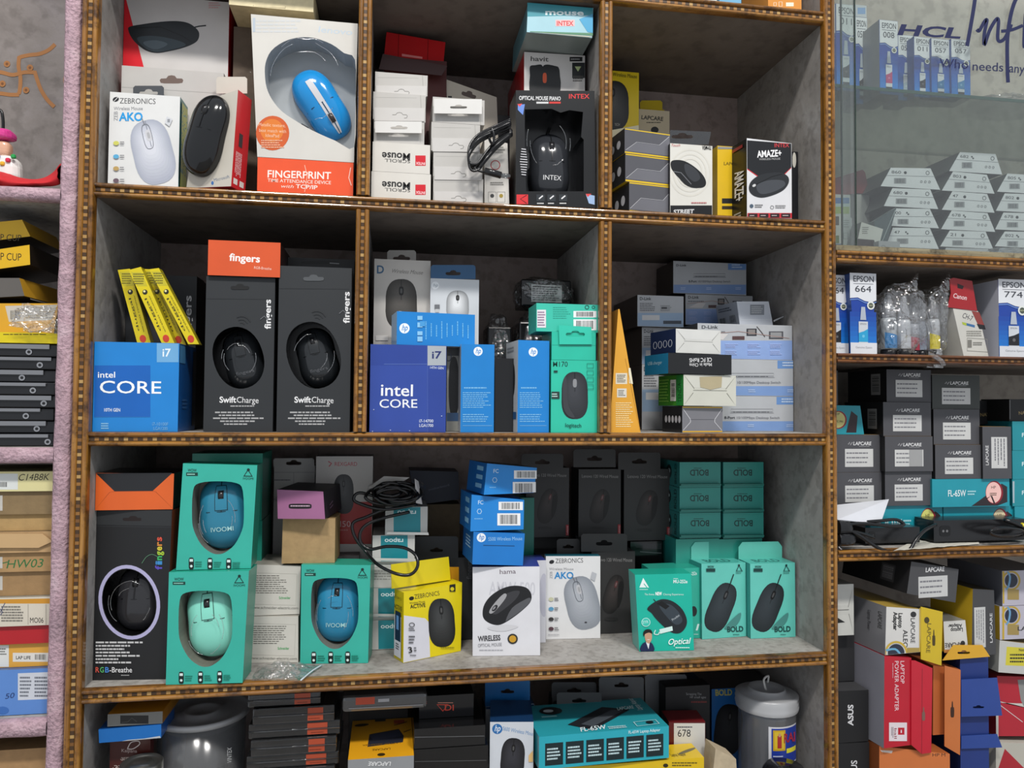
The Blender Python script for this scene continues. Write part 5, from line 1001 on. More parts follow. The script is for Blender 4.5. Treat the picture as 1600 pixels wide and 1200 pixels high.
w2 = b('mouse_carton', 'white carton edge peeping out between the front white carton and the grey mouse carton', 'mouse box', (800, 876, 853, 1010), 'd0d0d6', Y=.115, d=.05, z=FD, side='b0b0bc', top='34408c'); w2.f.ell(850, 930, 8, 34, 'b8b8c4')
z2 = fb('mouse_carton', 'white carton with a pale grey printed mouse, standing on the long shelf', 'mouse box', (853, 999), (938, 997), 869, 'e2e2e2', d=.021, ytr=869, side='c8c8c8', top='1f6a7c', group=None); f = z2.f
def q(x, y): return 853+(x-170)*85/110, 869+(y-148)*128/140
f.text('ZEBRONICS', 868, 880, 911, 879, 7, '3a3a3c'); f.ell(862, 878, 4, 3, '222226', -20); f.text('Wireless Mouse', 858, 891, 896, 891, 4, '8c8c90'); f.text('AKO', 866, 904, 896, 904, 10, '1f86c8', bold=.05); f.text('ZEB', 863, 904, 863, 893, 4, '9a9a9e')
f.mouse(910, 942, 84, 53, -14, '8f949c', 'b2b6bd', wheel='c0c0c4', seam='6c7078'); f.line([(894, 899), (898, 908)], 1, '77777c'); f.ring(ellp(903, 924, 6, 16, -14, 16, 3), .8, '5c6068'); f.poly([(925, 893), (932, 896), (929, 908), (922, 904)], 'b8babf'); f.ell(915, 972, 2, 1, '333338')
for i, (cc, y) in enumerate((('c8c8a8', 936), ('5a9abf', 951), ('3a3838', 967), ('5a4048', 982))): f.ell(861, y, 4, 3, cc); f.greek(866, y-3, 873, y+3, 2, '707074')
f.greek(856, 990, 880, 992, 1, 'a0a0a4')
# lenovo
def lv(x0, y0, x1, y1, tb, Y, z, lab, txt=True, red=True):
    o = b('mouse_carton', lab, 'mouse box', (x0, y0, x1, y1), '323131', Y=Y, d=.06, z=z, k='p', side='1d1d1d', top='262626', group='charcoal wired mouse cartons'); f = o.f; w, h = x1-x0, y1-y0
    if tb: tab(o, *tb, '333232', sw=.36, sy=.5)
    f.text('Lenovo 120 Wired Mouse', x0+w*.08, y0+h*.125, x1-w*.06, y0+h*.13, h*.045, '8c8a88'); f.mouse(x0+w*.5, y0+h*.55, h*.52, w*.42, 16, '1d1b1b', '3d3635', wheel='5a3030', seam='141414', p=2.3); f.poly(smooth([(x0+w*.62, y0+h*.42), (x0+w*.72, y0+h*.40), (x0+w*.70, y0+h*.60), (x0+w*.60, y0+h*.72)], 3), '151414')
    f.rect(x1-w*.075, y0+h*.82, x1+1, y0+h*.975, '982a30'); f.text('Lenovo', x1-w*.02, y0+h*.96, x1-w*.02, y0+h*.84, w*.05, 'd0a0a0'); f.ell(x0+w*.45, y0+h*.87, w*.16, h*.02, '292828'); return o
e1 = lv(838, 866, 912, 990, None, .165, FD, 'charcoal carton low at the back, just left of the slotted charcoal one')
tab(e1, 870, 842, 906, 868, '2c2b2b', sw=.5)
e2 = lv(924, 862, 992, 983, (908, 834, 980, 862), .150, FD, 'charcoal wired mouse carton standing on the shelf between grey mouse and turquoise cartons')
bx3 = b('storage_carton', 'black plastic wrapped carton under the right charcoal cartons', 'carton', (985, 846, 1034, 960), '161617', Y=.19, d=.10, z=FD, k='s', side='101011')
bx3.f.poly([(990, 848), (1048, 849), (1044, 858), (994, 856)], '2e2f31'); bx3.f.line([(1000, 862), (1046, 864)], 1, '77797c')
u3 = lv(975, 733, 1047, 843, (966, 707, 1032, 734), .195, bx3.zt+.001, 'charcoal wired mouse carton, right one of the upper row beside the lettered turquoise stack')
u2 = lv(904, 728, 970, 833, (896, 702, 962, 730), .200, None, 'charcoal wired mouse carton, middle one of the upper row')
u1_ = lv(822, 732, 889, 840, (815, 709, 880, 734), .205, None, 'charcoal wired mouse carton, left one of the upper row in shadow')
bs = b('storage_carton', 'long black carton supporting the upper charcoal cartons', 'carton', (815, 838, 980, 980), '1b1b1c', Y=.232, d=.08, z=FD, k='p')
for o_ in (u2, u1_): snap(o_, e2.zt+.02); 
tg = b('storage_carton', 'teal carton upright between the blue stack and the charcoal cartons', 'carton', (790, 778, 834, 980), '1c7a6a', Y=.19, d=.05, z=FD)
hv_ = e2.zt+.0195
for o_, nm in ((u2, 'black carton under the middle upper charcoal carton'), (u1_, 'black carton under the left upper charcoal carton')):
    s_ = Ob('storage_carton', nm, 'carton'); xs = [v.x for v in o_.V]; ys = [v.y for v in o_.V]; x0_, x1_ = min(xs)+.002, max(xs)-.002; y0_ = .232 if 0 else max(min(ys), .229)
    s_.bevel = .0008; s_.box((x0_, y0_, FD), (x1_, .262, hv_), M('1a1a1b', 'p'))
OBS.remove(bs)
# BOLD stack
for cx0, cx1, nm in ((1062, 1126, 'left'), (1130, 1193, 'right')):
    z = FD; Yb = .143
    bp_ = b('mouse_carton', 'turquoise carton at the foot of the %s column of upside-down lettered cartons' % nm, 'mouse box', (cx0-6, 842, cx1-2, 1000), '2f9284', Y=Yb-.003, d=.12, z=z, side='1c6a64', left='2a8a84')
    z = bp_.zt
    for k in range(3):
        y0, y1 = (801, 762, 722)[k], (838, 798, 758)[k]
        o = b('mouse_carton', 'turquoise carton with upside-down black lettering, %s of the %s column' % (('bottom', 'middle', 'top')[k], nm), 'mouse box', (cx0, y0, cx1, y1), '36968c', Y=Yb, d=.11, z=z+.0006, side='256e68', left='2a7c7a', top='1a2c2c', group='turquoise cartons with upside-down lettering', rz=(0, .8, -.6)[k]); f = o.f; z = o.zt
        dx = (0, -1, -1)[k]; f.text('BOLD', cx0+46+dx, y0+12, cx0+17+dx, y0+12, 9, '123c3a', bold=.045); f.greek(cx0+22, y0+8.5, cx0+38, y0+10.5, 1, '1a4c48')
        s = slab('lid_flap', [(cx0+2, y1+1.5), (cx1+1, y1+.5), (cx1+1, y1-2), (cx0+2, y1-1.5)], .012, .011, '2a7a70', parent=o, fp=o.f)
        l = o.L.uv(); l.ell(.5, .45, .12, .28, '16282a'); l.ell(.5, .42, .05, .1, 'c0d0d0'); l.text('BOLD', .86, .9, .86, .1, .1, '123c3a', bold=.03)
# BOLD front pair
for bl, br, x, nm, ta in (((1097, 999), (1166, 994), 1097, 'left', (1080, 846, 1147, 880)), ((1173, 998), (1243, 995), 1171, 'right', (1154, 846, 1222, 880))):
    o = fb('mouse_carton', 'turquoise carton with rounded hanger tab and black wired mouse, %s one of the front pair' % nm, 'mouse box', bl, br, 881, '66c8ba', d=.045, ytr=879, ll=-1, lx=-1, side='3a9a90', left='3a9690', top='54b4a8', group='turquoise cartons with printed black wired mice'); f = o.f
    s = slab('hang_tab', [(ta[0], 875), (ta[2], 873), (ta[2], 854), (ta[2]-6, 846), (ta[0]+6, 847), (ta[0], 855)], -.0445, .0008, '62bfb0', parent=o, fp=o.f)
    T = o.T.uv(); T.text('BOLD', .2, .72, .78, .72, .5, '1c4a48', bold=.035)
    f.mouse(x+29, 949, 80, 38, 22, '232a2e', '343d42', wheel='0c0c0e'); f.line(smooth([(x+43, 914), (x+46, 905), (x+49, 897)], 3, False), 1.6, '16181a')
    f.poly(smooth([(x+34, 982), (x+48, 966), (x+60, 957), (x+58, 970), (x+48, 980)], 3), '4a8a84'); f.text('BOLD', x+39, 987, x+64, 986, 8, '163c3c', bold=.04); f.greek(x+48, 990, x+60, 992, 1, '2a6a64')
    f.text('WOW', x+8, 887, x+18, 887, 3.5, '123c3a', bold=.04); f.rect(x+6, 888, x+20, 893, '123c3a'); f.line([(x+57, 883), (x+53, 892), (x+62, 892), (x+57, 883)], 1.8, '102e2e'); f.ell(x+57, 883, 1.6, 1.6, '102e2e'); f.greek(x+52, 894, x+62, 896, 1, '1a4c48')
# optical pair
op2 = fb('mouse_carton', 'turquoise wired mouse carton standing directly behind the one with the man', 'mouse box', (1016, 1000), (1094, 997), 890, '2fae98', d=.05, ytr=887, side='208a78', top='2a9c88', lx=-1); op2.f.text('-252e', 1080, 899, 1089, 898, 5, 'd0e8e4', bold=.04); op2.f.text('l', 1087, 985, 1090, 985, 10, 'd8eeea', ital=.3); op2.f.greek(1084, 990, 1092, 992, 1, 'c8e4e0'); op2.f.ell(1084, 955, 5, 8, '1c2022')
op = fb('mouse_carton', 'turquoise optical mouse carton with a printed man in a suit, foremost right', 'mouse box', (999, 1018), (1084.5, 1016), 898, '16b49e', d=.045, ytr=896, ll=-7, lx=-5, side='13806f', left='6ab8aa', top='1fa890', bottom='1a2440'); f = op.f
f.poly([(1005, 903), (1014, 918), (999, 918)], 'e8f4f2'); f.line([(1006, 912), (1011, 918)], 1.2, '16b49e'); f.greek(999, 920, 1014, 922, 1, 'c8eee8'); f.text('MU-252e', 1052, 911, 1074, 911, 5, 'e8f4f2', bold=.04); f.greek(1052, 903, 1062, 905, 1, 'c8eee8')
f.text('The Arena', 1007, 930, 1022, 930, 3, 'd8f4ee'); f.text('NEW', 1024, 930, 1034, 930, 5, 'ffffff', bold=.06); f.text('Closing Experience', 1036, 930, 1068, 930, 3, 'd8f4ee')
f.poly(smooth([(1011, 951), (1022, 941), (1036, 936), (1052, 940), (1066, 952), (1073, 968), (1071, 980), (1062, 989), (1049, 988), (1036, 978), (1024, 966), (1018, 958)], 4), '1c2226'); f.poly(smooth([(1030, 946), (1046, 944), (1060, 956), (1066, 970), (1056, 976), (1042, 964)], 4), '364048'); f.poly([(1026, 943), (1034, 939), (1046, 947), (1040, 952)], '0c0e10'); f.line([(1021, 936), (1026, 942)], 1.2, '1c2226'); f.text('Prodot', 1051, 970, 1062, 962, 3.5, 'c0c8cc')
f.ell(1009, 972, 7, 7, '3ac4b0'); f.ring(ellp(1009, 972, 6.5, 6.5), 1, 'b8ece4'); f.text('2YR', 1004, 974, 1013, 973, 4, 'b8ece4', bold=.04); f.poly([(1030, 983), (1050, 978), (1051, 985), (1031, 990)], 'd8f0ea'); f.line(smooth([(1024, 984), (1022, 990), (1028, 991), (1030, 987)], 3, False), 1.4, 'd8f0ea')
f.poly(smooth([(1001, 1018), (1001, 1009), (1007, 1003), (1016, 1003), (1021, 1009), (1021, 1018)], 2), '1d2850'); f.poly([(1009, 1003), (1015, 1003), (1013, 1014)], 'e8ecf0'); f.poly(smooth([(1007, 992), (1009, 986), (1015, 985), (1018, 990), (1018, 998), (1014, 1005), (1009, 1002)], 3), 'c89c80'); f.poly(smooth([(1005, 994), (1005, 987), (1010, 983), (1017, 984), (1019, 990), (1014, 988), (1008, 990)], 3), '17130f'); f.line([(1011, 999), (1015, 999)], .9, 'e8e0dc')
f.text('Optical', 1043, 1007, 1077, 1005, 9, 'f0faf8', ital=.3, bold=.02); f.greek(1055, 1010, 1078, 1013, 1, 'd8f4ee')
# black cable heap and the loop that falls to the yellow carton
cz = H[4]; ctop = at(634, 790, .115)
cp = Ob('cable_heap', 'tangled black cable in torn film heaped on the teal stack, one loop hanging down', 'cable'); mc = M('131315', 'b')
rnd = random.Random(4)
for i in range(9):
    a0 = rnd.uniform(0, 6.28); cx_, cy_ = 612+rnd.uniform(-10, 14), 768+rnd.uniform(-6, 8); rx_, ry_ = rnd.uniform(20, 36), rnd.uniform(8, 18)
    tube(cp, [at(cx_+rx_*math.cos(a0+t*.9), cy_+ry_*math.sin(a0+t*.9), .092+.010*math.sin(t*1.7+i)) for t in range(9)], .0026, mc, 7, 4)
for y_ in (.1,): tube(cp, [at(652, 788, .1), at(600, 796, .094), at(560, 786, .095), at(553, 778, .095), at(562, 770, .098), at(590, 776, .1), at(640, 784, .1)], .0028, mc, 7, 5)
tube(cp, [at(600, 796, .096), at(572, 808, .094), at(551, 818, .092), at(555, 840, .09), at(572, 862, .088), at(590, 882, .06), at(618, 896, .038), at(640, 898, .034), at(652, 886, .036), at(650, 868, .045), at(632, 856, .06), at(604, 854, .075), at(578, 858, .085), at(563, 846, .09), at(566, 826, .092), at(590, 812, .096), at(640, 800, .098)], .0028, mc, 7, 5)
ptf = cp.child('torn_film'); bagmesh(ptf, at(618, 766, .125), .046, .026, .020, WRAP, .25, 9, 3, 16)
pw = cp.child('paper_wrap'); pw.k = 'p'; v = [at(648, 748, .09), at(650, 786, .088), at(660, 788, .095), at(654, 752, .1)]; pw.add(v, [(0, 1, 2, 3)], 'd0ccc8'); v = [at(575, 762, .12), at(600, 744, .11), at(640, 746, .1), at(600, 770, .11)]; pw.add(v, [(0, 1, 2, 3)], 'b8b4b0')
# zip bag lying on the shelf
zb = Ob('zip_bag', 'clear plastic zip bag lying flat on the shelf edge by the white cartons', 'bag')
V = []; F = []; n = 22
P0, P1, P2, P3 = [onz(x, y, FD+.002) for x, y in ((392, 1062), (470, 1062), (502, 1040), (404, 1040))]
for i in range(n+1):
    for j in range(n+1):
        u, v_ = i/n, j/n; p = P0.lerp(P1, u).lerp(P3.lerp(P2, u), v_); e = math.sin(math.pi*u)*math.sin(math.pi*v_); V.append(p+Vector((0, 0, .001+e*.012*(1+noise.noise(Vector((u*6, v_*6, 2)))))))
for i in range(n):
    for j in range(n): a = i*(n+1)+j; F.append((a, a+n+1, a+n+2, a+1))
zb.add(V, F, BAG); b0 = [q_-Vector((0, 0, .0012)) for q_ in (P0, P1, P2, P3)]; zb.add(b0, [(0, 1, 2, 3)], BAG)
zl = zb.child('zip_seal'); tube(zl, [onz(470, 1063, FD+.003), onz(488, 1048, FD+.004), onz(503, 1039, FD+.003)], .0012, M('c8d4dc', 's'), 6, 3)
# ================= lowest visible compartment =================
def fz(x, y, Y): return at(x, y, Y).z
def support(lab, x0, x1, ztop, Y, d, c='4a4440', nm='storage_carton'):
    o = Ob(nm, lab, 'carton', bevel=.0008); o.box((x0, Y, FE), (x1, Y+d, ztop), M(c, 'p')); o.zt = ztop; return o
kal = b('incense_carton', 'maroon carton with white leaf emblem standing at the lower left corner', 'carton', (171, 1148, 234, 1260), '4a1c18', Y=.045, d=.018, z=FE, k='g'); f = kal.f
f.ring(smooth([(200, 1168), (205, 1160), (216, 1158), (218, 1163), (208, 1170), (200, 1170)], 3), 1.4, 'd8ccc8'); f.text('Kalpana', 190, 1175, 214, 1176, 5, 'c0aca8'); f.text('अकरान', 188, 1189, 216, 1188, 6, 'c8b8b0', bold=.02); f.text('अ', 176, 1204, 190, 1204, 9, 'c8b8b0')
bt = b('tray_carton', 'open blue carton tray tipped forward above the maroon carton', 'box', [(155, 1157), (252, 1149), (252, 1128), (154, 1136)], '1668b4', Y=.02, d=.07, z=None, k='g', side='12509a'); bt.f.poly([(155, 1157), (190, 1155), (200, 1152), (225, 1150), (250, 1146), (252, 1149), (190, 1158)], 'b8bcc0')
yt_ = b('charger_carton', 'grey fronted carton with orange top and a dark handle recess in the corner', 'box', (168, 1113, 254, 1132), '7c7c78', Y=.022, d=.11, z=None, top='c88418', side='a06a14'); f = yt_.f; f.rect(188, 1117, 232, 1130, '222222'); f.line([(190, 1128), (200, 1127), (206, 1121), (214, 1127)], 1, '4a4a48')
def snapz(o, z):
    d_ = z-min(v.z for v in o.V); o.V = [v+Vector((0, 0, d_)) for v in o.V]; return max(v.z for v in o.V)
zk = snapz(bt, kal.zt+.0006); snapz(yt_, zk+.0006)
sb = b('tray_carton', 'blue carton edge slanting behind the orange topped one', 'box', [(236, 1150), (262, 1150), (290, 1090), (262, 1088)], '16548c', Y=.20, d=.05, z=None)
sb.V = [Vector((v.x, v.y, FE if v.z < 1.0 and v.z < min(q.z for q in sb.V)+.004 else v.z)) for v in sb.V]
# big jar
jc = at(316, 1150, .115); jr = .071
jar = Ob('storage_jar', 'large cloudy plastic jar with a broad flat lid near the lower left', 'jar')
zl_ = at(316, 1136, .115-jr).z
lathe(jar, (jc.x, jc.y, FE), [(jr*.86, .001), (jr*.93, .06), (jr*.96, zl_-FE-.004)], MILKY, 44, cap=True)
jl = jar.child('jar_lid', 'cloudy lid with ring ridges'); lathe(jl, (jc.x, jc.y, zl_), [(jr*.97, -.007), (jr*1.04, -.007), (jr*1.06, .0), (jr*1.03, .002), (jr*.97, .002), (jr*.95, -.001), (jr*.45, -.001), (jr*.43, .001), (jr*.3, .001), (jr*.28, -.001), (.001, -.001)], FROST, 44, cap=False)
jx = Ob('cable_coil', 'grey and black things seen dimly inside the big cloudy jar', 'cable')
for i in range(5): tube(jx, [Vector((jc.x+.05*math.cos(t*.8+i), jc.y+.05*math.sin(t*.8+i), FE+.008+i*.035+.05*abs(math.sin(t*.4+i)))) for t in range(9)], .005, M(('2a2c2e', '8a8c8e', '44484c', 'a0a2a4', '303234')[i], 'b'), 8, 4)
jj = jar.child('embossed_lettering'); jj.k = 'p'; F_ = Face(jj, Vector((jc.x-.08, jc.y-jr*.99, FE)), Vector((1, 0, 0)), Vector((0, 0, 1)), 1, 1, False); F_.text('VINTEX', 362, 1192, 362, 1168, 7, 'a0a2a2')
cn = Ob('tin_lid', 'round silver tin lid at the bottom edge left of the jar', 'lid'); tc_ = at(217, 1206, .0); 
lathe(cn, (tc_.x, .0+.012, FE), [(.030, 0), (.030, tc_.z-FE+.008), (.028, tc_.z-FE+.010), (.027, tc_.z-FE+.006), (.018, tc_.z-FE+.006), (.017, tc_.z-FE+.008), (.001, tc_.z-FE+.008)], M('8c8c86', 'm'), 36)
# stacked clear cases
zc = FE; n = 0; ys = [1225, 1198, 1172, 1147, 1122, 1098]
base_z = fz(450, 1215, .03)
for k in range(6):
    y1 = [1222, 1199, 1175, 1150, 1126, 1103][k]; y0 = y1-21; Yk = .022+.004*(k % 2); x0, x1 = (396, 386, 392, 388, 394, 386)[k], (524, 530, 526, 531, 522, 500)[k]
    zt1 = fz(455, y0, Yk); zb1 = fz(455, y1, Yk)
    if k == 0: zb1 = FE; 
    else: zb1 = prev+.0008
    A = at(x0, 1150, Yk); B_ = at(x1, 1150, Yk)
    o = Ob('plastic_case', 'clear hinged plastic case with a black tray inside, %s of the case stack' % ('lowest', 'second', 'third', 'fourth', 'fifth', 'topmost')[k], 'plastic case', 'stack of clear plastic cases'); o.bevel = .002
    o.box((A.x, Yk, zb1), (B_.x, Yk+.12, zt1), CASE); prev = zt1
    t = o.child('black_tray'); t.bevel = .002; t.box((A.x+.006, Yk+.008, zb1+.002), (B_.x-.006, Yk+.112, zb1+(zt1-zb1)*.55), M('1c1c1f', 'b'))
    r_ = o.child('orange_card'); r_.k = 'g'; fx = Face(r_, Vector((A.x, Yk-.0006, zb1)), Vector((1, 0, 0)), Vector((0, 0, 1)), B_.x-A.x, zt1-zb1).uv(); fx.rect(.64 if k % 2 else .67, .1, .86, .9, 'a8462a'); fx.greek(.68, .7, .86, .85, 1, '7a2c14')
    rim = o.child('case_rim'); tube(rim, [Vector((A.x, Yk-.001, zb1+(zt1-zb1)*.5)), Vector((B_.x, Yk-.001, zb1+(zt1-zb1)*.5))], .0014, CASE, 6, 0)
# tray case on top right
sup = support('black plastic blister pack standing under the smoky tray case', at(540, 1150, .05).x, at(640, 1150, .05).x, fz(590, 1104, .05), .148, .10, '232325', 'blister_pack')
tc2 = Ob('tray_case', 'smoky shallow plastic tray case with an orange label under the shelf edge', 'plastic case'); A = at(534, 1090, .025); B_ = at(668, 1090, .025); tc2.bevel = .006
tc2.box((A.x, .028, sup.zt+.001), (B_.x, .24, sup.zt+.026), clear('smoky_plastic', tint='6a6c70', base=.08, edge=.6, rough=.1, haze=.1)); g = tc2.child('orange_label'); fx = Face(g, Vector((A.x, .0268, sup.zt+.001)), Vector((1, 0, 0)), Vector((0, 0, 1)), B_.x-A.x, .025).uv(); fx.rect(.16, .05, .38, .5, 'b8482c'); fx.line([(.08, .7), (.95, .72)], .03, 'b8b8bc'); fx.rect(.42, .2, .55, .4, 'a8a8ac')
lp = b('adapter_carton', 'yellow topped adapter carton with grey front and upside-down lettering', 'adapter box', (543, 1184, 646, 1300), '8c8e90', Y=.0, d=.145, z=FE, rz=0, top='e0a01c', side='a87814'); T = lp.T.uv(); f = lp.f
T.poly([(.28, .72), (.3, .4), (.78, .3), (.86, .5), (.84, .66)], '2a2c38'); T.poly([(.3, .42), (.78, .32), (.82, .5), (.36, .56)], '3a3e50'); T.line([(.86, .4), (.98, .34)], .02, '1c1c20'); T.text('LAPCARE', .64, .78, .36, .78, .045, '7a5614', bold=.03)
T.text('LAPTOP ADAPTER', .8, .66, .2, .66, .03, '8a6418'); T.ell(.5, .93, .06, .035, '3a2c14'); T.rect(.7, .06, .88, .16, 'b84a2c'); T.ell(.16, .14, .12, .04, '3a2c14', -4); T.line([(.7, .2), (.84, .16), (.92, .12)], .02, '1a1a1c'); T.rect(.38, .0, .56, .07, '3a3a34')
f.text('LAPCARE', 611, 1190, 576, 1190, 6, 'e0e0e0', bold=.04, ital=.2)
vs1 = b('keyboard_carton', 'black film wrapped carton, lower of two beside the yellow topped adapter carton', 'carton', (646, 1168, 762, 1300), '161617', Y=.016, d=.15, z=FE, k='s', side='101011'); vs1.f.line([(648, 1190), (760, 1188)], .8, '5a5c5e')
vs2 = b('keyboard_carton', 'black film wrapped carton, upper of two beside the yellow topped adapter carton', 'carton', (647, 1136, 758, 1167), '1a1a1b', Y=.018, d=.145, z=vs1.zt+.0006, k='s', side='101011'); vs2.f.line([(648, 1152), (757, 1150)], .8, '6a6c6e')
vd = b('vdi_carton', 'black pouch carton with a red triangular letter logo', 'carton', (655, 1086, 740, 1120), '17171a', Y=.055, d=.10, z=vs2.zt+.0006, k='s', side='101012'); vd.name = 'pouch_carton'; f = vd.f
f.line([(683, 1101), (692, 1111), (700, 1101), (683, 1101)], 2, 'd84a38'); f.text('DI', 695, 1110, 709, 1110, 9, 'd84a38', bold=.02); f.line([(684, 1098), (708, 1098)], 1, 'd8907a')
for o_, s_ in ((vs1, 7), (vs2, 8)):
    e = o_.child('shrink_wrap'); P = o_.f; e.add([P.W(0, 0, .0015), P.W(P.w, 0, .0015), P.W(P.w, P.h, .0015), P.W(0, P.h, .0015)], [(0, 1, 2, 3)], WRAP)
hbk = b('mouse_carton', 'white carton with a blue hanger band at the back right of the black cartons', 'mouse box', (758, 1102, 834, 1300), 'a8acb0', Y=.12, d=.05, z=FE, side='20486e'); f = hbk.f; f.rect(758, 1090, 835, 1108, '16406c'); tab(hbk, 758, 1062, 828, 1104, '1c62a0', sw=.3, sy=.42)
hs = b('mouse_carton', 'white wireless mouse carton with navy top and round blue logo at the bottom edge', 'mouse box', (765, 1128, 833, 1300), 'ccd0d6', Y=.02, d=.09, z=FE, rz=-8, top='16365c', side='a0a4ac', right='9ca4b0'); f = hs.f
hp(f, 777, 1139, 8, 'dfe8f0', '2a6aa8'); f.text('S600 Wireless Mouse', 785, 1141, 836, 1150, 6, '6a94c0'); f.mouse(801, 1186, 66, 38, 4, '1c1c1f', '34343a'); f.poly([(826, 1180), (842, 1172), (842, 1190), (826, 1190)], 'e0b878')
# grey slotted cartons at the back
for k, (x0, y0, x1, Y, lab, c) in enumerate(((862, 1066, 932, .16, 'grey carton with slotted tab at the back, leftmost behind the teal carton', '55575a'), (936, 1058, 1006, .15, 'grey carton with slotted tab at the back, second behind the teal carton', '606265'), (1008, 1054, 1073, .15, 'grey carton with slotted tab at the back, third behind the teal carton', '66686c'), (870, 1082, 940, .115, 'grey carton with slotted tab in front of the leftmost back one', '4c4e50'))):
    o = b('mouse_carton', lab, 'mouse box', (x0, y0+22, x1, 1300), c, Y=Y, d=.03, z=FE, k='p', side='2c2d2f'); tab(o, x0, y0, x1, y0+24, c, sw=.32, sy=.5)
bb = b('keyboard_carton', 'black carton with small white and red print behind the maroon box', 'carton', (1040, 1072, 1109, 1300), '141315', Y=.112, d=.034, z=FE, k='p', side='0e0e10'); bb.f.text('Scrapping The', 1072, 1086, 1096, 1086, 3.5, '8a8a8c'); bb.f.text('HF small ages', 1078, 1091, 1103, 1091, 3.5, '8a8a8c'); bb.f.text('connection', 1080, 1098, 1104, 1098, 3.5, 'a03a34')
mrn = b('ink_carton', 'maroon ink box with a white number panel and lilac open side', 'ink box', (1045, 1128, 1102, 1300), '5a1418', Y=.058, d=.05, z=FE, top='6a161a', side='2a2022', right='8a80a8', rz=-6); f = mrn.f; f.rect(1053, 1130, 1102, 1210, 'd0cec8'); f.text('678', 1059, 1151, 1079, 1151, 11, '22222a'); f.greek(1058, 1134, 1082, 1138, 1, '5a5a60')
bl = b('mouse_carton', 'blue carton with black top and yellow lettering beside the clear jar', 'mouse box', (1112, 1074, 1213, 1300), '1a5c9c', Y=.148, d=.14, z=FE, top='2c2c2e', side='143c68'); f = bl.f; f.text('BOLD', 1118, 1087, 1144, 1086, 9, 'b8b04a', bold=.05); f.text('Optical Mouse', 1116, 1077, 1144, 1076, 4, '6a8ab0'); f.mouse(1138, 1140, 80, 44, 6, '141416', '2c2c30'); f.ell(1168, 1070, 3, 2, '8ab8d8')
# yellow carton with tilted lid, and the teal adapter carton on it
yp = b('adapter_carton', 'yellow carton with a small grey fruit mark, under the teal adapter carton', 'adapter box', (860, 1192, 1100, 1300), 'dcb81c', Y=-.0, d=.053, z=FE, top='e0bc20', side='b89414'); T = yp.T.uv(); T.ell(.93, .5, .03, .2, '6a6448', 20); T.text('Laptop Adapter', .80, .8, .90, .8, .2, '3a341c', bold=.02); yp.f.greek(1050, 1190, 1090, 1198, 2, '6a5c18'); yp.f.ell(1040, 1196, 4, 3, '2a2410')
ta = Ob('adapter_carton', 'large teal laptop adapter carton lying tilted with six black feature tiles', 'adapter box', bevel=.001); ta.k = 'g'
def quad3(bl, br, tl, Yf):  # front face plane tilted: world corners
    return at(*bl, Yf), at(*br, Yf), at(*tl, Yf)
A = at(842, 1203, -.012); B_ = at(1045, 1184, -.002); U = (B_-A).normalized(); Lw = (B_-A).length
tl = at(835, 1150, -.012); Vv = (tl-A); Vv = (Vv-U*Vv.dot(U)).normalized(); hh = .052; N_ = U.cross(Vv)
Dp = .125; P = [A, A+U*Lw, A+U*Lw+Vv*hh, A+Vv*hh]; Q = [p-N_*Dp for p in P]
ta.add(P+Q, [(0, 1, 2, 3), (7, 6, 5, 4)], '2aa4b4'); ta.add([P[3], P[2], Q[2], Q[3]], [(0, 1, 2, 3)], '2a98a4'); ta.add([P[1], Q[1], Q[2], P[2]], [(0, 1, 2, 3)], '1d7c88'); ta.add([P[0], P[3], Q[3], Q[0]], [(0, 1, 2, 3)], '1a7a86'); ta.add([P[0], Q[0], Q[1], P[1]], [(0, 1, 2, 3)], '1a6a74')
f = Face(ta, A, U, Vv, Lw, hh).uv(); T = Face(ta, P[3], U, -N_, Lw, Dp).uv()
for k in range(6): x = .045+k*.155; f.rect(x, .22, x+.135, .9, '14262a'); f.greek(x+.015, .35, x+.12, .75, 4, 'c0d8dc')
f.text('FL-65W Laptop Adapter', .68, .13, .93, .13, .09, 'd8f0f2', bold=.02); 
T.poly([(.26, .72), (.42, .94), (.82, .40), (.62, .24)], '23262a'); T.poly([(.36, .74), (.44, .84), (.76, .42), (.68, .36)], '4a5056'); T.ell(.2, .24, .09, .13, '1c2226'); T.ell(.18, .24, .04, .05, 'c0c8cc'); T.rect(.1, .40, .22, .45, '8ad0d6'); T.text('FL-65W', .32, .97, .52, .95, .12, 'e8f6f8', bold=.03, ital=.2); T.greek(.54, .88, .68, .97, 2, 'c0e4e8'); T.text('LAPCARE', .72, .4, .86, .38, .10, 'd8f0f2', bold=.03, ital=.2); T.text('Laptop Adapter', .92, .45, .92, .02, .045, 'e0f4f6', bold=.02); T.ring([(.76, .82), (.94, .80), (.94, .93), (.76, .95)], .012, 'b0dce2'); T.ell(.88, .86, .03, .04, '1c2226')
ta.loc = None
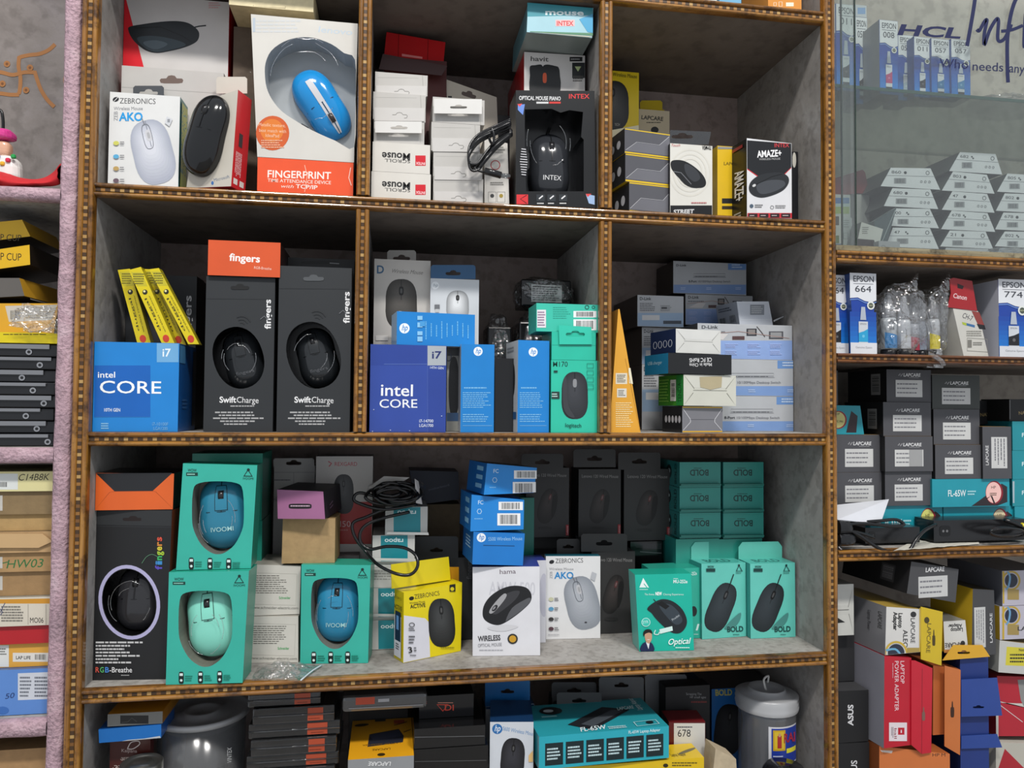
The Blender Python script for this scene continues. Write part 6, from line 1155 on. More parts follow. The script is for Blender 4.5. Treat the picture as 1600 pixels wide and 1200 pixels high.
# clear jar right
cj = at(1198, 1110, .085); r2 = .0545; ztp = at(1198, 1104, .03).z
j2 = Ob('storage_jar', 'clear screw top plastic jar with blue and yellow label in the corner', 'jar'); hh2 = ztp-FE
lathe(j2, (cj.x, cj.y, FE), [(r2*.86, .001), (r2*.9, .01), (r2*.93, hh2-.03), (r2*.93, hh2-.022)], MILKY, 44)
l2 = j2.child('jar_lid', 'cloudy ribbed screw lid'); lathe(l2, (cj.x, cj.y, ztp), [(r2, -.022), (r2*1.03, -.014), (r2, -.012), (r2*1.03, -.006), (r2, -.004), (r2*1.02, .002), (r2*.92, .004), (r2*.62, .006), (r2*.6, .012), (r2*.56, .013), (r2*.5, .007), (.001, .006)], FROST, 44, cap=False)
lh = l2 and Ob('carry_ring', parent=l2); tube(lh, [Vector((cj.x-.008, cj.y-.012, ztp+.012)), Vector((cj.x-.012, cj.y-.012, ztp+.03)), Vector((cj.x-.002, cj.y-.01, ztp+.036)), Vector((cj.x, cj.y-.004, ztp+.022))], .002, M('c8c8c6', 's'), 8, 4)
lb2 = j2.child('paper_label', 'blue and yellow label with red lettering'); lb2.k = 'g'
def wrap(u0, v0, u1, v1, c, e=.0006):
    V = []; F = []; n = 16
    for i in range(n+1):
        a = math.radians(-115+70*(u0+(u1-u0)*i/n)); rr = r2*.93+e
        for v_ in (v0, v1): V.append(Vector((cj.x+rr*math.cos(a), cj.y+rr*math.sin(a), ztp-.105+.066*v_)))
    for i in range(n): F.append((2*i, 2*i+2, 2*i+3, 2*i+1))
    lb2.add(V, F, c, True)
wrap(0, 0, 1, 1, 'd0d0d4'); wrap(.08, .04, 1, .96, '223a98', .0009); wrap(.12, .38, .48, .92, 'c8a020', .0012); wrap(.16, .42, .44, .88, 'd8b830', .0014); wrap(.24, .45, .36, .78, 'a8302c', .0016); wrap(.27, .75, .33, .84, 'c89070', .0018); wrap(.52, .30, .95, .42, 'e0d838', .0012); wrap(.12, .12, .45, .16, 'c0c8e0', .0012); wrap(.12, .22, .4, .25, 'c0c8e0', .0012)
Fl_ = Face(lb2, Vector((cj.x+.004, cj.y-r2*.93-.0018, ztp-.068)), Vector((.97, .24, 0)).normalized(), Vector((0, 0, 1)), .032, .018).uv(); Fl_.text('RAJ', .0, .9, .8, .9, .85, 'a02838', bold=.05)
jx = Ob('cable_coil', 'pale crumpled things seen dimly inside the clear corner jar', 'cable')
for i in range(3): tube(jx, [Vector((cj.x+.032*math.cos(t*.9+i), cj.y+.032*math.sin(t*.9+i), FE+.006+i*.04+.03*abs(math.sin(t*.5+i)))) for t in range(8)], .004, M(('a8a8a6', '6a6c6e', 'c0c0bc')[i], 'b'), 8, 4)
bg_ = b('paper_carton', 'beige open carton flap at the bottom edge between yellow box and jar', 'carton', [(1095, 1240), (1162, 1240), (1150, 1186), (1118, 1170)], 'b8a88c', Y=.0, d=.04, z=FE, k='k')
bs2 = Ob('plastic_bowl', 'upturned black plastic bowl at the bottom edge in front of the corner jar', 'bowl'); bc_ = at(1235, 1216, -.03); lathe(bs2, (bc_.x, -.012, FE), [(.034, 0), (.036, bc_.z-FE+.004), (.03, bc_.z-FE+.012), (.001, bc_.z-FE+.014)], M('17171a', 's'), 36)
# ================= left wall shelf contents =================
L1, L2, L3 = [q+.0006 for q in LZ]
# red cloth along the shelf with a small painted figurine behind it
cl = Ob('red_cloth', 'crumpled red cloth strip draped along the left shelf below the painted symbol', 'cloth'); cl.k = 'f'
V = []; F = []; n = 40; top = smooth([(-60, 262), (0, 268), (30, 277), (52, 280), (70, 277), (84, 268), (94, 256), (103, 253)], 6, False); bot = smooth([(-60, 291), (0, 291), (30, 292), (50, 292), (70, 291), (84, 290), (96, 285), (103, 270)], 6, False)
m_ = len(top)
for i in range(m_):
    for j in range(7):
        v = j/6; x = top[i][0]*(1-v)+bot[i][0]*v; y = top[i][1]*(1-v)+bot[i][1]*v; p = at(x, y, .045-.035*math.sin(v*2.6)+.008*noise.noise(Vector((x*.06, y*.11, 1)))+.006*math.sin(x*.09+v*3)); p.z = max(p.z, L1); p.x = min(p.x, -.496); V.append(p)
for i in range(m_-1):
    for j in range(6): F.append((i*7+j, i*7+j+1, (i+1)*7+j+1, (i+1)*7+j))
cl.add(V, F, M('c01c24', 'f'), True); cl.add([v+Vector((0, .002, 0)) for v in V], F, M('a0181e', 'f'), True)
fg = Ob('figurine', 'small painted white and pink figurine on the left shelf, cut by the photo edge', 'figurine')
c = at(8, 255, .07); hz_ = at(8, 212, .07).z; fz_ = at(8, 234, .07).z
bagmesh(fg, (c.x, c.y, (L1+c.z+.012)/2), .024, .018, (c.z+.012-L1)/2, M('e8e4e0', 's'), .10, 4, 2, 14)
h = fg.child('head'); bagmesh(h, (c.x-.004, c.y, fz_), .013, .011, .013, M('d8a88c', 's'), .05, 3, 1, 12)
h = fg.child('hat', 'pink rounded hat'); bagmesh(h, (c.x-.008, c.y, hz_), .020, .016, .009, M('d0408c', 's'), .1, 3, 5, 12)
h = fg.child('painted_beads')
for i, cc in enumerate(('2a9c50', 'd03050', '2a50c0', 'e0b030', 'd03050', '2a9c50')): bagmesh(h, (c.x-.018+i*.0075, c.y-.017, c.z-.006+.006*(i % 3)), .0035, .003, .0035, M(cc, 's'), .05, 3, i, 6)
st = Ob('incense_holder', 'thin black metal loop standing on the left shelf at the photo edge', 'holder'); tube(st, [at(-4, 262, .2), at(3, 230, .2), at(5, 195, .2), at(3, 176, .2), at(-2, 172, .2), at(-8, 180, .2)], .0025, M('141416', 'b'), 8, 4); lathe(st, (at(-4, 262, .2).x, at(-4, 262, .2).y, L1), [(.012, 0), (.012, .004), (.003, .006), (.003, at(-4, 262, .2).z-L1)], M('141416', 'b'), 16)
def snz(o, z):
    d_ = z-min(v.z for v in o.V); o.V = [v+Vector((0, 0, d_)) for v in o.V]; return max(v.z for v in o.V)
# hard drive caddies
z = L2
for k in range(8):
    x1 = (83, 86, 84, 88, 86, 89, 88, 92)[k]; y1 = 699-k*21.5; y0 = y1-20; Y = .02+.004*((k*3) % 4)
    A = at(-90, (y0+y1)/2, Y); B_ = at(x1, (y0+y1)/2, Y); zt_ = z+ (at(40, y0, Y).z-at(40, y1, Y).z)
    o = Ob('drive_tray', 'black and silver drive tray, %s of the stack on the left shelf' % ('lowest', 'second up', 'third up', 'fourth up', 'fifth up', 'sixth up', 'seventh up', 'topmost')[k], 'drive tray', 'stacked black drive trays'); o.bevel = .0015
    o.box((A.x, Y, z), (B_.x, Y+.12, zt_-.0006), M('1a1b1e', 'b'))
    r = o.child('metal_cover'); r.k = 'm'; r.box((A.x+.002, Y-.003, zt_-.006-(k % 2)*.002), (B_.x-.006-(k % 3)*.006, Y+.1, zt_-.0012), M('9a9a9c', 'm'))
    s = o.child('screw'); cx_ = at(70-(k*17) % 45+5, (y0+y1)/2, Y).x; 
    s.add([Vector((cx_+.0045*math.cos(i*.524), Y-.0012, (z+zt_)/2-.003+.0045*math.sin(i*.524))) for i in range(12)], [tuple(range(12))], M('b0b0b2', 'm')); s.add([Vector((cx_+.0022*math.cos(i*.524), Y-.0016, (z+zt_)/2-.003+.0022*math.sin(i*.524))) for i in range(12)], [tuple(range(12))], M('18181a', 'b'))
    z = zt_
ty = b('carton', 'thin bright yellow carton lying on top of the drive trays', 'box', (-80, 519, 91, 526), 'd8c418', Y=.02, d=.10, z=z+.0004, k='g'); ty.f.greek(5, 521, 80, 524, 1, '5a5010'); z = ty.zt
g1 = b('dvd_carton', 'yellow ended carton with barcode label under the crumpled film', 'box', [(-70, 508), (84, 508), (92, 474), (-70, 474)], 'd09c20', Y=.045, d=.12, z=z+.0006, rz=4, side='4a3a14', k='p'); g1.f.poly([(14, 503), (80, 500), (90, 476), (8, 478)], 'c0bab0'); g1.f.bars(14, 483, 34, 501, bg=None, n=14); g1.f.greek(40, 480, 84, 498, 6, '6a665e')
g2 = b('dvd_carton', 'grey dusty carton with yellow edge in the middle of the left pile', 'box', [(-70, 474), (38, 468), (30, 440), (-70, 440)], '5c5854', Y=.05, d=.12, z=None, rz=-4, side='3a2c12', right='b88a20', k='p'); g2.bevel = 0; z2_ = snz(g2, g1.zt+.0006)
l = g2.R.uv(); l.rect(.15, .1, .9, .9, 'a8a49c'); l.greek(.2, .2, .85, .8, 5, '55524c')
g3 = b('cup_carton', 'yellow carton lettered CUP with a dark side, second from the top of the left pile', 'box', [(-70, 432), (47, 416), (46, 385), (-70, 402)], 'd8ac1c', Y=.04, d=.14, z=None, rz=0, side='2c2214', right='241c14', k='g'); z3 = snz(g3, z2_+.001); 
g4 = b('cup_carton', 'yellow carton lettered CUP, topmost of the left pile', 'box', [(-70, 397), (47, 383), (34, 357), (-70, 367)], 'd8ac1c', Y=.045, d=.12, z=None, side='2c2214', right='c89c1c', k='g'); snz(g4, z3-.004)
for o, y in ((g3, 413), (g4, 377)):
    f = o.f.uv(); f.text('P CUP', .60, .45, .88, .45, .22, '3a3014')
cr = Ob('crumpled_film', 'ball of crumpled clear film stuffed beside the yellow barcode carton', 'plastic bag'); cr.name = 'plastic_bag'; c = at(66, 500, .02); bagmesh(cr, (c.x, .012, c.z), .030, .010, .016, BAG, .6, 8, 3, 18)
# third shelf pile
z = L3
spec = [(1048, 1110, 85, '5a86c8', 'blue carton with a white spec label, lowest of the left pile', 'g'), (1007, 1046, 82, 'd8a040', 'orange carton with white barcode labels, second from the bottom', 'g'), (979, 1005, 80, 'b01c24', 'plain red carton in the left pile', 'g'), (935, 977, 80, 'd0c8b8', 'cream carton printed MO06 with orange edge', 'p'), (894, 926, 84, '9c7c54', 'kraft carton with torn edge beneath the green handwriting', 'k'), (864, 892, 84, 'a8865a', 'kraft carton with green marker handwriting', 'k'), (832, 862, 84, 'b8966a', 'kraft carton with a raised flap end', 'k'), (804, 830, 86, 'b0905e', 'flat kraft carton in the left pile', 'k'), (768, 802, 88, '86704e', 'brown carton under the pale yellow topmost one', 'k'), (737, 766, 90, 'd8d098', 'pale yellow carton with black marker letters, topmost of the lower left pile', 'p')]
for k, (y0, y1, x1, c, lab, kk) in enumerate(spec):
    Y = .02+.005*((k*2) % 3); A = at(-120, (y0+y1)/2, Y); B_ = at(x1, (y0+y1)/2, Y); h = at(40, y0-1, Y).z-at(40, y1+1, Y).z
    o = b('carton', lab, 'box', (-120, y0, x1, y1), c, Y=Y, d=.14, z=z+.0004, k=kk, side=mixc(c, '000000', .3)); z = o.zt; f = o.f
    if k == 0: f.poly([(28, 1094), (80, 1092), (80, 1050), (28, 1052)], 'c8ccd4'); f.greek(31, 1056, 50, 1090, 6, '6a6e78'); f.greek(54, 1056, 78, 1090, 6, '6a6e78'); f.text('50', 8, 1092, 22, 1090, 8, '23386a', ital=.3); f.ell(4, 1110, 10, 6, '3a6ab0')
    if k == 1: f.rect(20, 1020, 76, 1034, 'dcd8d0'); f.text('LAP LIFE', 25, 1030, 48, 1030, 5, '2a2a2a', bold=.03); f.bars(52, 1021, 75, 1032, bg=None, n=14); f.rect(-10, 1008, 14, 1042, 'd8d8d4'); f.greek(-5, 1012, 12, 1024, 3, '6a6a66'); f.ell(6, 1036, 3, 3, '333')if 0 else None
    if k == 3: f.rect(-120, 935, 80, 943, 'c88c28'); f.line([(44, 944), (44, 976)], .7, '8a8478'); f.text('MO06', 47, 973, 68, 973, 8, '3a3834'); f.greek(2, 946, 42, 972, 6, '77736a'); f.line(smooth([(-4, 948), (4, 956), (-2, 962), (8, 942)], 3, False), 1, '33406a'); f.line([(72, 944), (72, 976)], .6, '8a8478')
    if k == 5: f.text('HW03', 10, 888, 66, 886, 13, '2c6a3a', ital=.25); f.line([(4, 880), (12, 878)], 1.4, '2c6a3a')
    if k == 9: f.text('AC14B8K', 18, 751, 76, 750, 10, '3a3424', ital=.25); f.rect(-10, 740, 28, 765, 'd8dcd8'); f.bars(-6, 752, 14, 762, bg=None, n=10)
    if k in (8, 5, 4): f.rect(-8, y0+6, 4, y1-4, 'c0bcb4')
    if k == 6: s = slab('open_flap', [(-60, 856), (60, 856), (82, 846), (66, 834), (-60, 834)], .004, .001, 'c4a274', parent=o, fp=o.f)
# bottom shelf
o = b('carton', 'kraft carton at the bottom left corner of the photo', 'box', (-120, 1174, 72, 1300), 'a8845a', Y=.03, d=.14, z=FE, k='k', top='8a6c48'); lu2 = lu.child('shelf_board'); lu2.box((LX0, .012, FE-.03), (-.489, DEP-.006, FE-.0006), PLF)
# ================= right glass cabinet contents =================
GZ += .0006; R0, R1, R2 = [q+.0006 for q in RZ]; 
def eps(x0, y0, x1, y1, Y, z, num, lab, c='1d3f96', bot='1a4ea6', ink='2a2a30', left=None, cat='ink box', lean=None, pts=None, grp='blue and white ink bottle cartons', d=.045, foot=False):
    o = b('ink_carton', lab, cat, pts or (x0, y0, x1, y1), c, Y=Y, d=d, z=z, side=left or '9aa4b0', left=left or '2a4a8c', group=grp); f = o.f.uv(); w, h = o.w, o.h; a = w/h
    for k_ in range(7): f.rect(0, .48+.06*k_, 1, 1, mixc(c, '1c74c4', (k_+1)/7))
    f.rect(0, .0, 1, .27, 'd6d8dc'); f.poly([(0, .255), (1, .255), (1, .335), (.8, .36), (.55, .345), (.3, .305), (0, .315)], 'd6d8dc'); f.line([(0, .335), (.3, .325), (.55, .365), (.8, .38), (1, .355)], .012, '6a8ac8')
    f.text('EPSON', .14, .11, .9, .11, .07, '33363e', bold=.02); f.line([(.14, .135), (.88, .135)], .006, '6a6c74'); f.text(num, .2, .235, .2+.2*len(num), .235, .075, '33363e')
    f.ell(.78, .36+.04, .14, .14*a, 'd8dcd8'); f.ell(.78, .40, .09, .09*a, '4a5248'); f.text('NEW', .71, .408, .85, .408, .018, 'c8c8a0')
    f.poly([(.42, .42), (.56, .42), (.6, .58), (.38, .58)], 'a8b0bc'); f.poly([(.32, .6), (.66, .6), (.66, .9), (.32, .9)], 'c4c8ce'); f.text('EPSON', .38, .64, .6, .64, .02, '55585e'); f.poly([(.32, .74), (.5, .72), (.66, .69), (.66, .85), (.32, .85)], ink); f.ell(.49, .78, .05, .05*a, mixc(ink, 'ffffff', .3)); f.rect(.33, .9, .65, .94, '1c1c20')
    if foot: f.rect(0, .86, 1, 1, 'd0d2d6'); f.text('Genuine Epson', .2, .93, .8, .93, .025, '77797e')
    return o
Yg = .055
eps(1290, 6, 1305, 125, Yg, GZ, '011', 'blue ink carton sliver against the wooden upright, top left of the glass shelf')
eps(1306, 7, 1337, 126, Yg, GZ, '011', 'blue and white ink carton numbered 011 with a bright blue base, tallest beside the upright', ink='1c1c20')
e3 = eps(1336, 27, 1355, 128, Yg+.05, GZ, '057', 'ink carton numbered 057 half hidden behind the leftmost 011 carton', ink='1c1c20')
o = b('ink_carton', 'small pale carton with a light blue patch lying atop the half hidden ink carton', 'ink box', (1334, 8, 1354, 27), 'b8bcc2', Y=Yg+.05, d=.03, z=e3.zt+.0005); o.f.rect(1340, 12, 1352, 22, '7a9ac4')
eps(1374, 32, 1403, 132, Yg, GZ, '008', 'taller ink carton numbered 008 with a pale grey side and pink bottle picture', left='8c9092', ink='a83a6a', d=.07)
eps(1403, 55, 1427, 134, Yg+.02, GZ, '057', 'ink carton numbered 057, immediately right of the taller 008 carton', ink='a0b0b8')
eps(1428, 58, 1454, 139, Yg, GZ, '011', 'ink carton numbered 011 in the middle of the glass shelf row', ink='1c1c20')
eps(1455, 61, 1484, 141, Yg-.005, GZ, '057', 'ink carton numbered 057, second from the right end of the row', ink='2a6a9a')
eps(1486, 62, 1516, 143, Yg-.01, GZ, '057', 'ink carton numbered 057 at the right end of the glass shelf row', ink='3a7aa8')
pb = Ob('plastic_bag', 'crumpled clear plastic bag lying on the glass shelf right of the ink cartons', 'bag'); c = at(1565, 138, .10); bagmesh(pb, (c.x, c.y, GZ+.014), .062, .04, .013, BAG, .5, 8, 1, 18)
# trapezoid cartridge cartons
def q5(L, oy=200): return [(1280+x/5, oy+y/5) for x, y in L]
tz = {}
trap = [('A', [(520, 932), (935, 932), (865, 782), (575, 778)], '47', 'grey trapezoid ink carton numbered 47, lowest of the left pile', 1), ('A', [(520, 778), (935, 780), (865, 632), (590, 628)], '00', 'grey trapezoid ink carton, third down the left pile', 1), ('A', [(505, 612), (930, 632), (868, 480), (572, 470)], '680', 'grey trapezoid ink carton numbered 680', 0), ('A', [(480, 455), (945, 470), (870, 315), (560, 310)], '860', 'grey trapezoid ink carton numbered 860, top of the left pile', 0),
        ('B', [(945, 938), (1360, 950), (1300, 810), (1020, 800)], '21', 'grey trapezoid ink carton numbered 21, lowest of the middle pile', 0), ('B', [(952, 785), (1375, 803), (1315, 665), (1035, 645)], '678', 'grey trapezoid ink carton numbered 678 with tricolour dots, middle pile', 1), ('B', [(958, 635), (1370, 662), (1312, 515), (1040, 495)], '47', 'grey trapezoid ink carton numbered 47 in the middle pile', 0), ('B', [(958, 482), (1370, 512), (1310, 365), (1045, 340)], '803', 'grey trapezoid ink carton numbered 803 under the topmost', 0), ('B', [(1015, 325), (1430, 360), (1378, 203), (1100, 188)], '682', 'grey trapezoid ink carton numbered 682, highest of all', 1),
        ('C', [(1372, 945), (1790, 952), (1730, 812), (1450, 808)], '802', 'grey trapezoid ink carton numbered 802, lowest of the right pile', 1), ('C', [(1375, 795), (1790, 810), (1730, 668), (1440, 660)], '678', 'grey trapezoid ink carton numbered 678 with one black dot, at the right edge', 0), ('C', [(1380, 650), (1790, 664), (1730, 520), (1450, 510)], '802', 'grey trapezoid ink carton numbered 802, second in the right pile', 0), ('C', [(1390, 495), (1800, 510), (1740, 372), (1470, 356)], '805', 'grey trapezoid ink carton numbered 805, top of the right pile', 1)]
for col_, nb_, lab0, x0, x1 in (('A', '47', 'left', 1398, 1463), ('B', '57', 'middle', 1472, 1550), ('C', '57', 'right', 1556, 1640)):
    Y = .10; o = b('ink_carton', 'grey ink carton at the very bottom of the %s pile behind the track' % lab0, 'ink box', [(x0-6, 400), (x1+6, 402), (x1-6, 389), (x0+6, 387)], 'a8aaae', Y=Y, d=.11, z=R0, side='3c3f3e', group='grey trapezoid ink cartons'); tz[col_] = o.zt
for col_, P, num, lab, tri in trap:
    P = q5(P); Y = .10; bz = tz[col_]+.0005
    o = b('ink_carton', lab, 'ink box', P, 'c8cace', Y=Y, d=.11, z=bz, side='3c4241', left='2e3433', group='grey trapezoid ink cartons')
    # shift so the carton keeps its photographed height
    tz[col_] = o.zt; f = o.f; (ax, ay), (bx, by), (cx, cy), (dx, dy) = P
    def q(u, v): return ((dx+(cx-dx)*u)*(1-v)+(ax+(bx-ax)*u)*v, (dy+(cy-dy)*u)*(1-v)+(ay+(by-ay)*u)*v)
    f.text(num, *q(.08, .30), *q(.08+.07*len(num), .31), 4.4, '2c2e34', bold=.02); f.line([q(.0, .42), q(1, .42)], .6, '55585c')
    if tri: f.ell(*q(.36, .22), 1.4, 1.4, '3a3c40'); f.ell(*q(.40, .30), 1.4, 1.4, '3a3c40')
    else: f.ell(*q(.38, .25), 2.3, 2.3, '1c1d20')
    f.ring(ellp(*q(.88, .24), 2.6, 2.8), .9, '3a3c40'); f.bars(*q(.17, .55), *q(.42, .82), bg='8a8c90', c='4a4c50', n=12)
    for k in range(3): f.ring(ellp(*q(.7+.075*k, .7), 1.5, 1.7, 0, 8), .7, '6a6c70')
# things at the cabinet's lower left
cr_ = b('ink_carton', 'white ink carton with a dark red top at the left end behind the glass', 'ink box', [(1337, 392), (1360, 392), (1358, 301), (1335, 302)], 'a0a09e', Y=.16, d=.05, z=R0, left='94948f'); cr_.f.rect(1330, 300, 1362, 303, '6a1a20')
s = slab('hang_tab', [(1300, 280), (1348, 265), (1352, 270), (1358, 302), (1340, 302), (1304, 306)], .002, .0015, '6a1a20', parent=cr_, fp=cr_.f); s.k = 'g'; s.f.text('Canon', 1312, 303, 1333, 298, 5, 'b8a0a0', bold=.02) if 0 else None
ph_ = b('photo_paper_pack', 'photo paper pack with a landscape picture at the left end behind the glass', 'paper pack', (1300, 304, 1329, 392), 'a8aaa8', Y=.12, d=.02, z=R0); f = ph_.f; f.rect(1301, 309, 1327, 322, '4a6a9a'); f.rect(1301, 322, 1327, 334, '8a9a5a'); f.rect(1301, 318, 1327, 323, 'a0b0b0')
p2 = b('photo_paper_pack', 'small pack with three photo thumbnails and a blue base by the upright', 'paper pack', (1300, 337, 1316, 393), 'b0b2ae', Y=.085, d=.02, z=R0); f = p2.f; f.rect(1301, 338, 1311, 352, '4a403c'); f.rect(1301, 354, 1306, 366, '3a342c'); f.rect(1302, 368, 1311, 380, '5a6a3a'); f.rect(1300, 381, 1316, 394, '2a5a84')
p3 = b('ink_carton', 'narrow pale carton between the thumbnail pack and the leaning white carton', 'ink box', (1317, 340, 1331, 393), 'a4a6a8', Y=.09, d=.03, z=R0); p3.f.ring([(1318, 364), (1325, 364), (1325, 373), (1318, 373)], .9, '3c3e42'); p3.f.greek(1318, 343, 1328, 356, 4, '77797c')
lw_ = b('ink_carton', 'white carton leaning over with a dark arched cut at its base', 'ink box', [(1334, 393), (1368, 393), (1380, 358), (1346, 347)], 'b4b4b0', Y=.055, d=.03, z=R0, side='6a6c6a'); lw_.f.poly([(1334, 392), (1335, 376), (1341, 373), (1366, 375), (1368, 392)], '2c1c1c'); lw_.f.greek(1347, 354, 1358, 366, 4, '6a6a66')
cs_ = b('cd_case', 'clear dark edged case leaning against the left trapezoid pile', 'plastic case', [(1372, 392), (1378, 392), (1401, 324), (1366, 346)], '3c484c', Y=.075, d=.02, z=R0, side='5a6668'); cs_.f.line([(1374, 388), (1399, 328)], .8, '9aa4a6')
wr = b('router_carton', 'small grey box with a round knob mark in front of the left pile', 'box', (1373, 377, 1406, 393), '94969a', Y=.04, d=.03, z=R0); wr.f.ring(ellp(1380, 387, 3.5, 3.5), 1, '6a6c70')
pbg = Ob('plastic_bag', 'light blue and clear plastic bag at the bottom right behind the glass', 'bag'); c = at(1582, 388, .06); bagmesh(pbg, (c.x, c.y, R0+.0145), .056, .03, .013, BAG, .5, 8, 7, 16); k_ = pbg.child('blue_card'); k_.k = 'g'; k_.bevel = .001; k_.box((c.x-.048, c.y-.012, R0), (c.x-.022, c.y+.006, R0+.014), M('3a78a8'))
# ---- ink shelf
z = R1; Yk = .02
eps(0, 0, 0, 0, .03, z, '664', 'ink carton numbered 664 cut off by the wooden upright', foot=True, bot='1a6ab8', pts=[(1290, 554), (1322, 554), (1325, 430), (1293, 429)], ink='1c1c20', grp='ink cartons numbered 664')
eps(0, 0, 0, 0, .015, z, '664', 'ink carton numbered 664 leaning left with a light blue bottle picture', foot=True, pts=[(1335, 551), (1370, 551), (1362, 427), (1327, 427)], ink='2a9ac8', grp='ink cartons numbered 664')
def bottle(cx, Y, z, r, hb, hc, lab, c, lc, cap='b8bcc0', txt=None, tilt=0):
    o = Ob('ink_bottle', lab, 'ink bottle', 'ink bottles sealed in clear film'); p = at(cx, 500, Y)
    lathe(o, (p.x, Y, z), [(r*.9, 0), (r, .004), (r, .012)], M('1c1c20', 'b'), 28); lathe(o, (p.x, Y, z), [(r*1.0, .0125), (r*1.02, hb*.9), (r*.9, hb)], M(c, 's'), 28)
    k = o.child('clear_cap', 'cloudy cone cap'); lathe(k, (p.x, Y, z), [(r*.92, hb+.0005), (r*.9, hb+.014), (r*.74, hb+hc*.5), (r*.56, hb+hc*.62), (r*.46, hb+hc*.93), (r*.34, hb+hc)], clear('cap_plastic', tint='e0e4e8', base=.1, edge=.8, rough=.12, haze=.3), 28)
    l = o.child('paper_label'); V = []; F = []; n = 14; rr = r*1.04
    for i in range(n+1):
        a = math.radians(-150+120*i/n); V += [Vector((p.x+rr*math.cos(a), Y+rr*math.sin(a), z+hb*.2)), Vector((p.x+rr*math.cos(a), Y+rr*math.sin(a), z+hb*(.62-.1*i/n)))]
    for i in range(n): F.append((2*i, 2*i+2, 2*i+3, 2*i+1))
    l.add(V, F, M(lc, 'g'), True)
    if txt:
        ff = Face(l, Vector((p.x-r*.8, Y-r*1.06, z+hb*.66)), Vector((1, 0, 0)), Vector((0, 0, 1)), r*1.6, hb*.3).uv(); ff.text('EPSON', .05, .4, .9, .4, .35, '33363c', bold=.02); ff.text('664', .1, 1, .55, 1, .38, '33363c')
    return o
bottle(1388, .046, z, .0142, .070, .044, 'sealed ink bottle with a cyan label and printed number, left of the bottle group', 'b8bec2', '1f78b4', txt=True)
bottle(1412, .035, z, .0115, .066, .045, 'thin sealed ink bottle turned to show its barcode', 'b8bcc0', 'c0c4c8')
bottle(1427, .060, z, .012, .062, .04, 'sealed ink bottle behind the thin barcode bottle with pink label', 'a8acb4', 'a83a4c')
bottle(1440, .052, z, .0085, .066, .042, 'sealed ink bottle with fine print, left of the yellow labelled one', 'a8b0bc', '9aa4b4')
bottle(1457, .044, z, .0120, .070, .044, 'sealed ink bottle with a bright yellow label', 'b8bcc0', 'd8c82a')
fb_ = Ob('plastic_bag', 'crumpled metallic film bundle behind the sealed bottles', 'bag'); c = at(1402, 450, .13); bagmesh(fb_, (c.x, .135, z+.055), .05, .022, .050, BAG, .5, 9, 4, 20)
for xx, rx, lab_ in ((1403, .0450, 'loose crumpled clear bag around the cyan labelled ink bottle'), (1453, .0205, 'loose crumpled clear bag around the yellow labelled ink bottle')):
    fq = Ob('plastic_bag', lab_, 'bag'); c = at(xx, 490, .045); bagmesh(fq, (c.x, .047, z+.066), rx, .036, .060, BAG, .22, 6, xx, 20)
    fq.bag = 1; fx_ = fq.child('bag_corner'); 
    p0_, p1_, p2_, p3_ = [at(xx+a_, b_, .0+c_) for a_, b_, c_ in ((14, 452, .0), (30, 462, .0), (32, 424, .02), (18, 440, .01))]; fx_.add([p0_, p1_, p2_, p3_], [(0, 1, 2), (0, 2, 3)], BAG)
wf = Ob('plastic_bag', 'twisted corner of clear film hanging over the shelf edge by the yellow bottle', 'bag'); 
wf.name = 'film_scrap'; tube(wf, [at(1452, 553, -.006), at(1462, 558, -.014), at(1472, 565, -.016), at(1474, 571, -.015)], .004, BAG, 8, 4); bagmesh(wf, at(1460, 551, .004)+Vector((0, 0, .004)), .02, .006, .004, BAG, .5, 6, 1, 10)
cn_ = b('ink_carton', 'white twin ink carton with a dark red hanger tab, numbered CH-7', 'ink box', [(1506, 556), (1545, 556), (1528, 486), (1489, 482)], 'c4c2ba', Y=.02, d=.05, z=z, left='b8b6b0', side='b0aea8', rz=8); f = cn_.f
f.text('CH-7', 1503, 496, 1518, 502, 8, '33333a', bold=.01); f.poly([(1503, 503), (1523, 508), (1523, 512), (1504, 507)], '3a6a9a'); f.poly([(1503, 503), (1510, 505), (1510, 509), (1504, 507)], 'a8b83a'); f.poly([(1518, 486), (1530, 488), (1540, 514), (1531, 514)], '8a3a34'); f.poly([(1526, 506), (1538, 508), (1540, 515), (1530, 514)], '1c1c1e'); f.greek(1510, 516, 1541, 526, 3, '8a8880'); f.ring([(1511, 528), (1542, 530), (1543, 550), (1511, 548)], .7, '8a8880'); f.rect(1512, 531, 1518, 543, '77756e'); f.greek(1520, 534, 1538, 540, 2, '77756e')
t = slab('hang_tab', [(1481, 480), (1527, 486), (1519, 439), (1490, 434), (1484, 436), (1486, 458)], .001, .0012, '9c1c22', parent=cn_, fp=cn_.f); t.f.text('Canon', 1489, 465, 1510, 469, 7, 'e0c8c8', bold=.03); t.f.poly([(1496, 443), (1506, 447), (1504, 452), (1496, 450)], '1c0c0c')
cn2 = b('ink_carton', 'white carton half printed PIXMA to the left beneath the dark red tab', 'ink box', (1478, 496, 1506, 554), 'bcbab2', Y=.065, d=.04, z=z); f = cn2.f; f.text('CH-7', 1477, 517, 1488, 517, 5, '33333a', bold=.02); f.rect(1480, 519, 1488, 522, '2a4a3a'); f.text('8 Fine', 1477, 534, 1490, 534, 4, '6a6a66'); f.text('PIXMA', 1477, 545, 1493, 547, 5, '33333a', bold=.03)
eps(0, 0, 0, 0, .015, z, '774', 'ink carton numbered 774 with a wide pale side, right end of the ink shelf', foot=True, pts=[(1563, 557), (1608, 557), (1604, 437), (1559, 437)], ink='1c1c20', left='b0b2bc', d=.10, grp='ink cartons numbered 774')
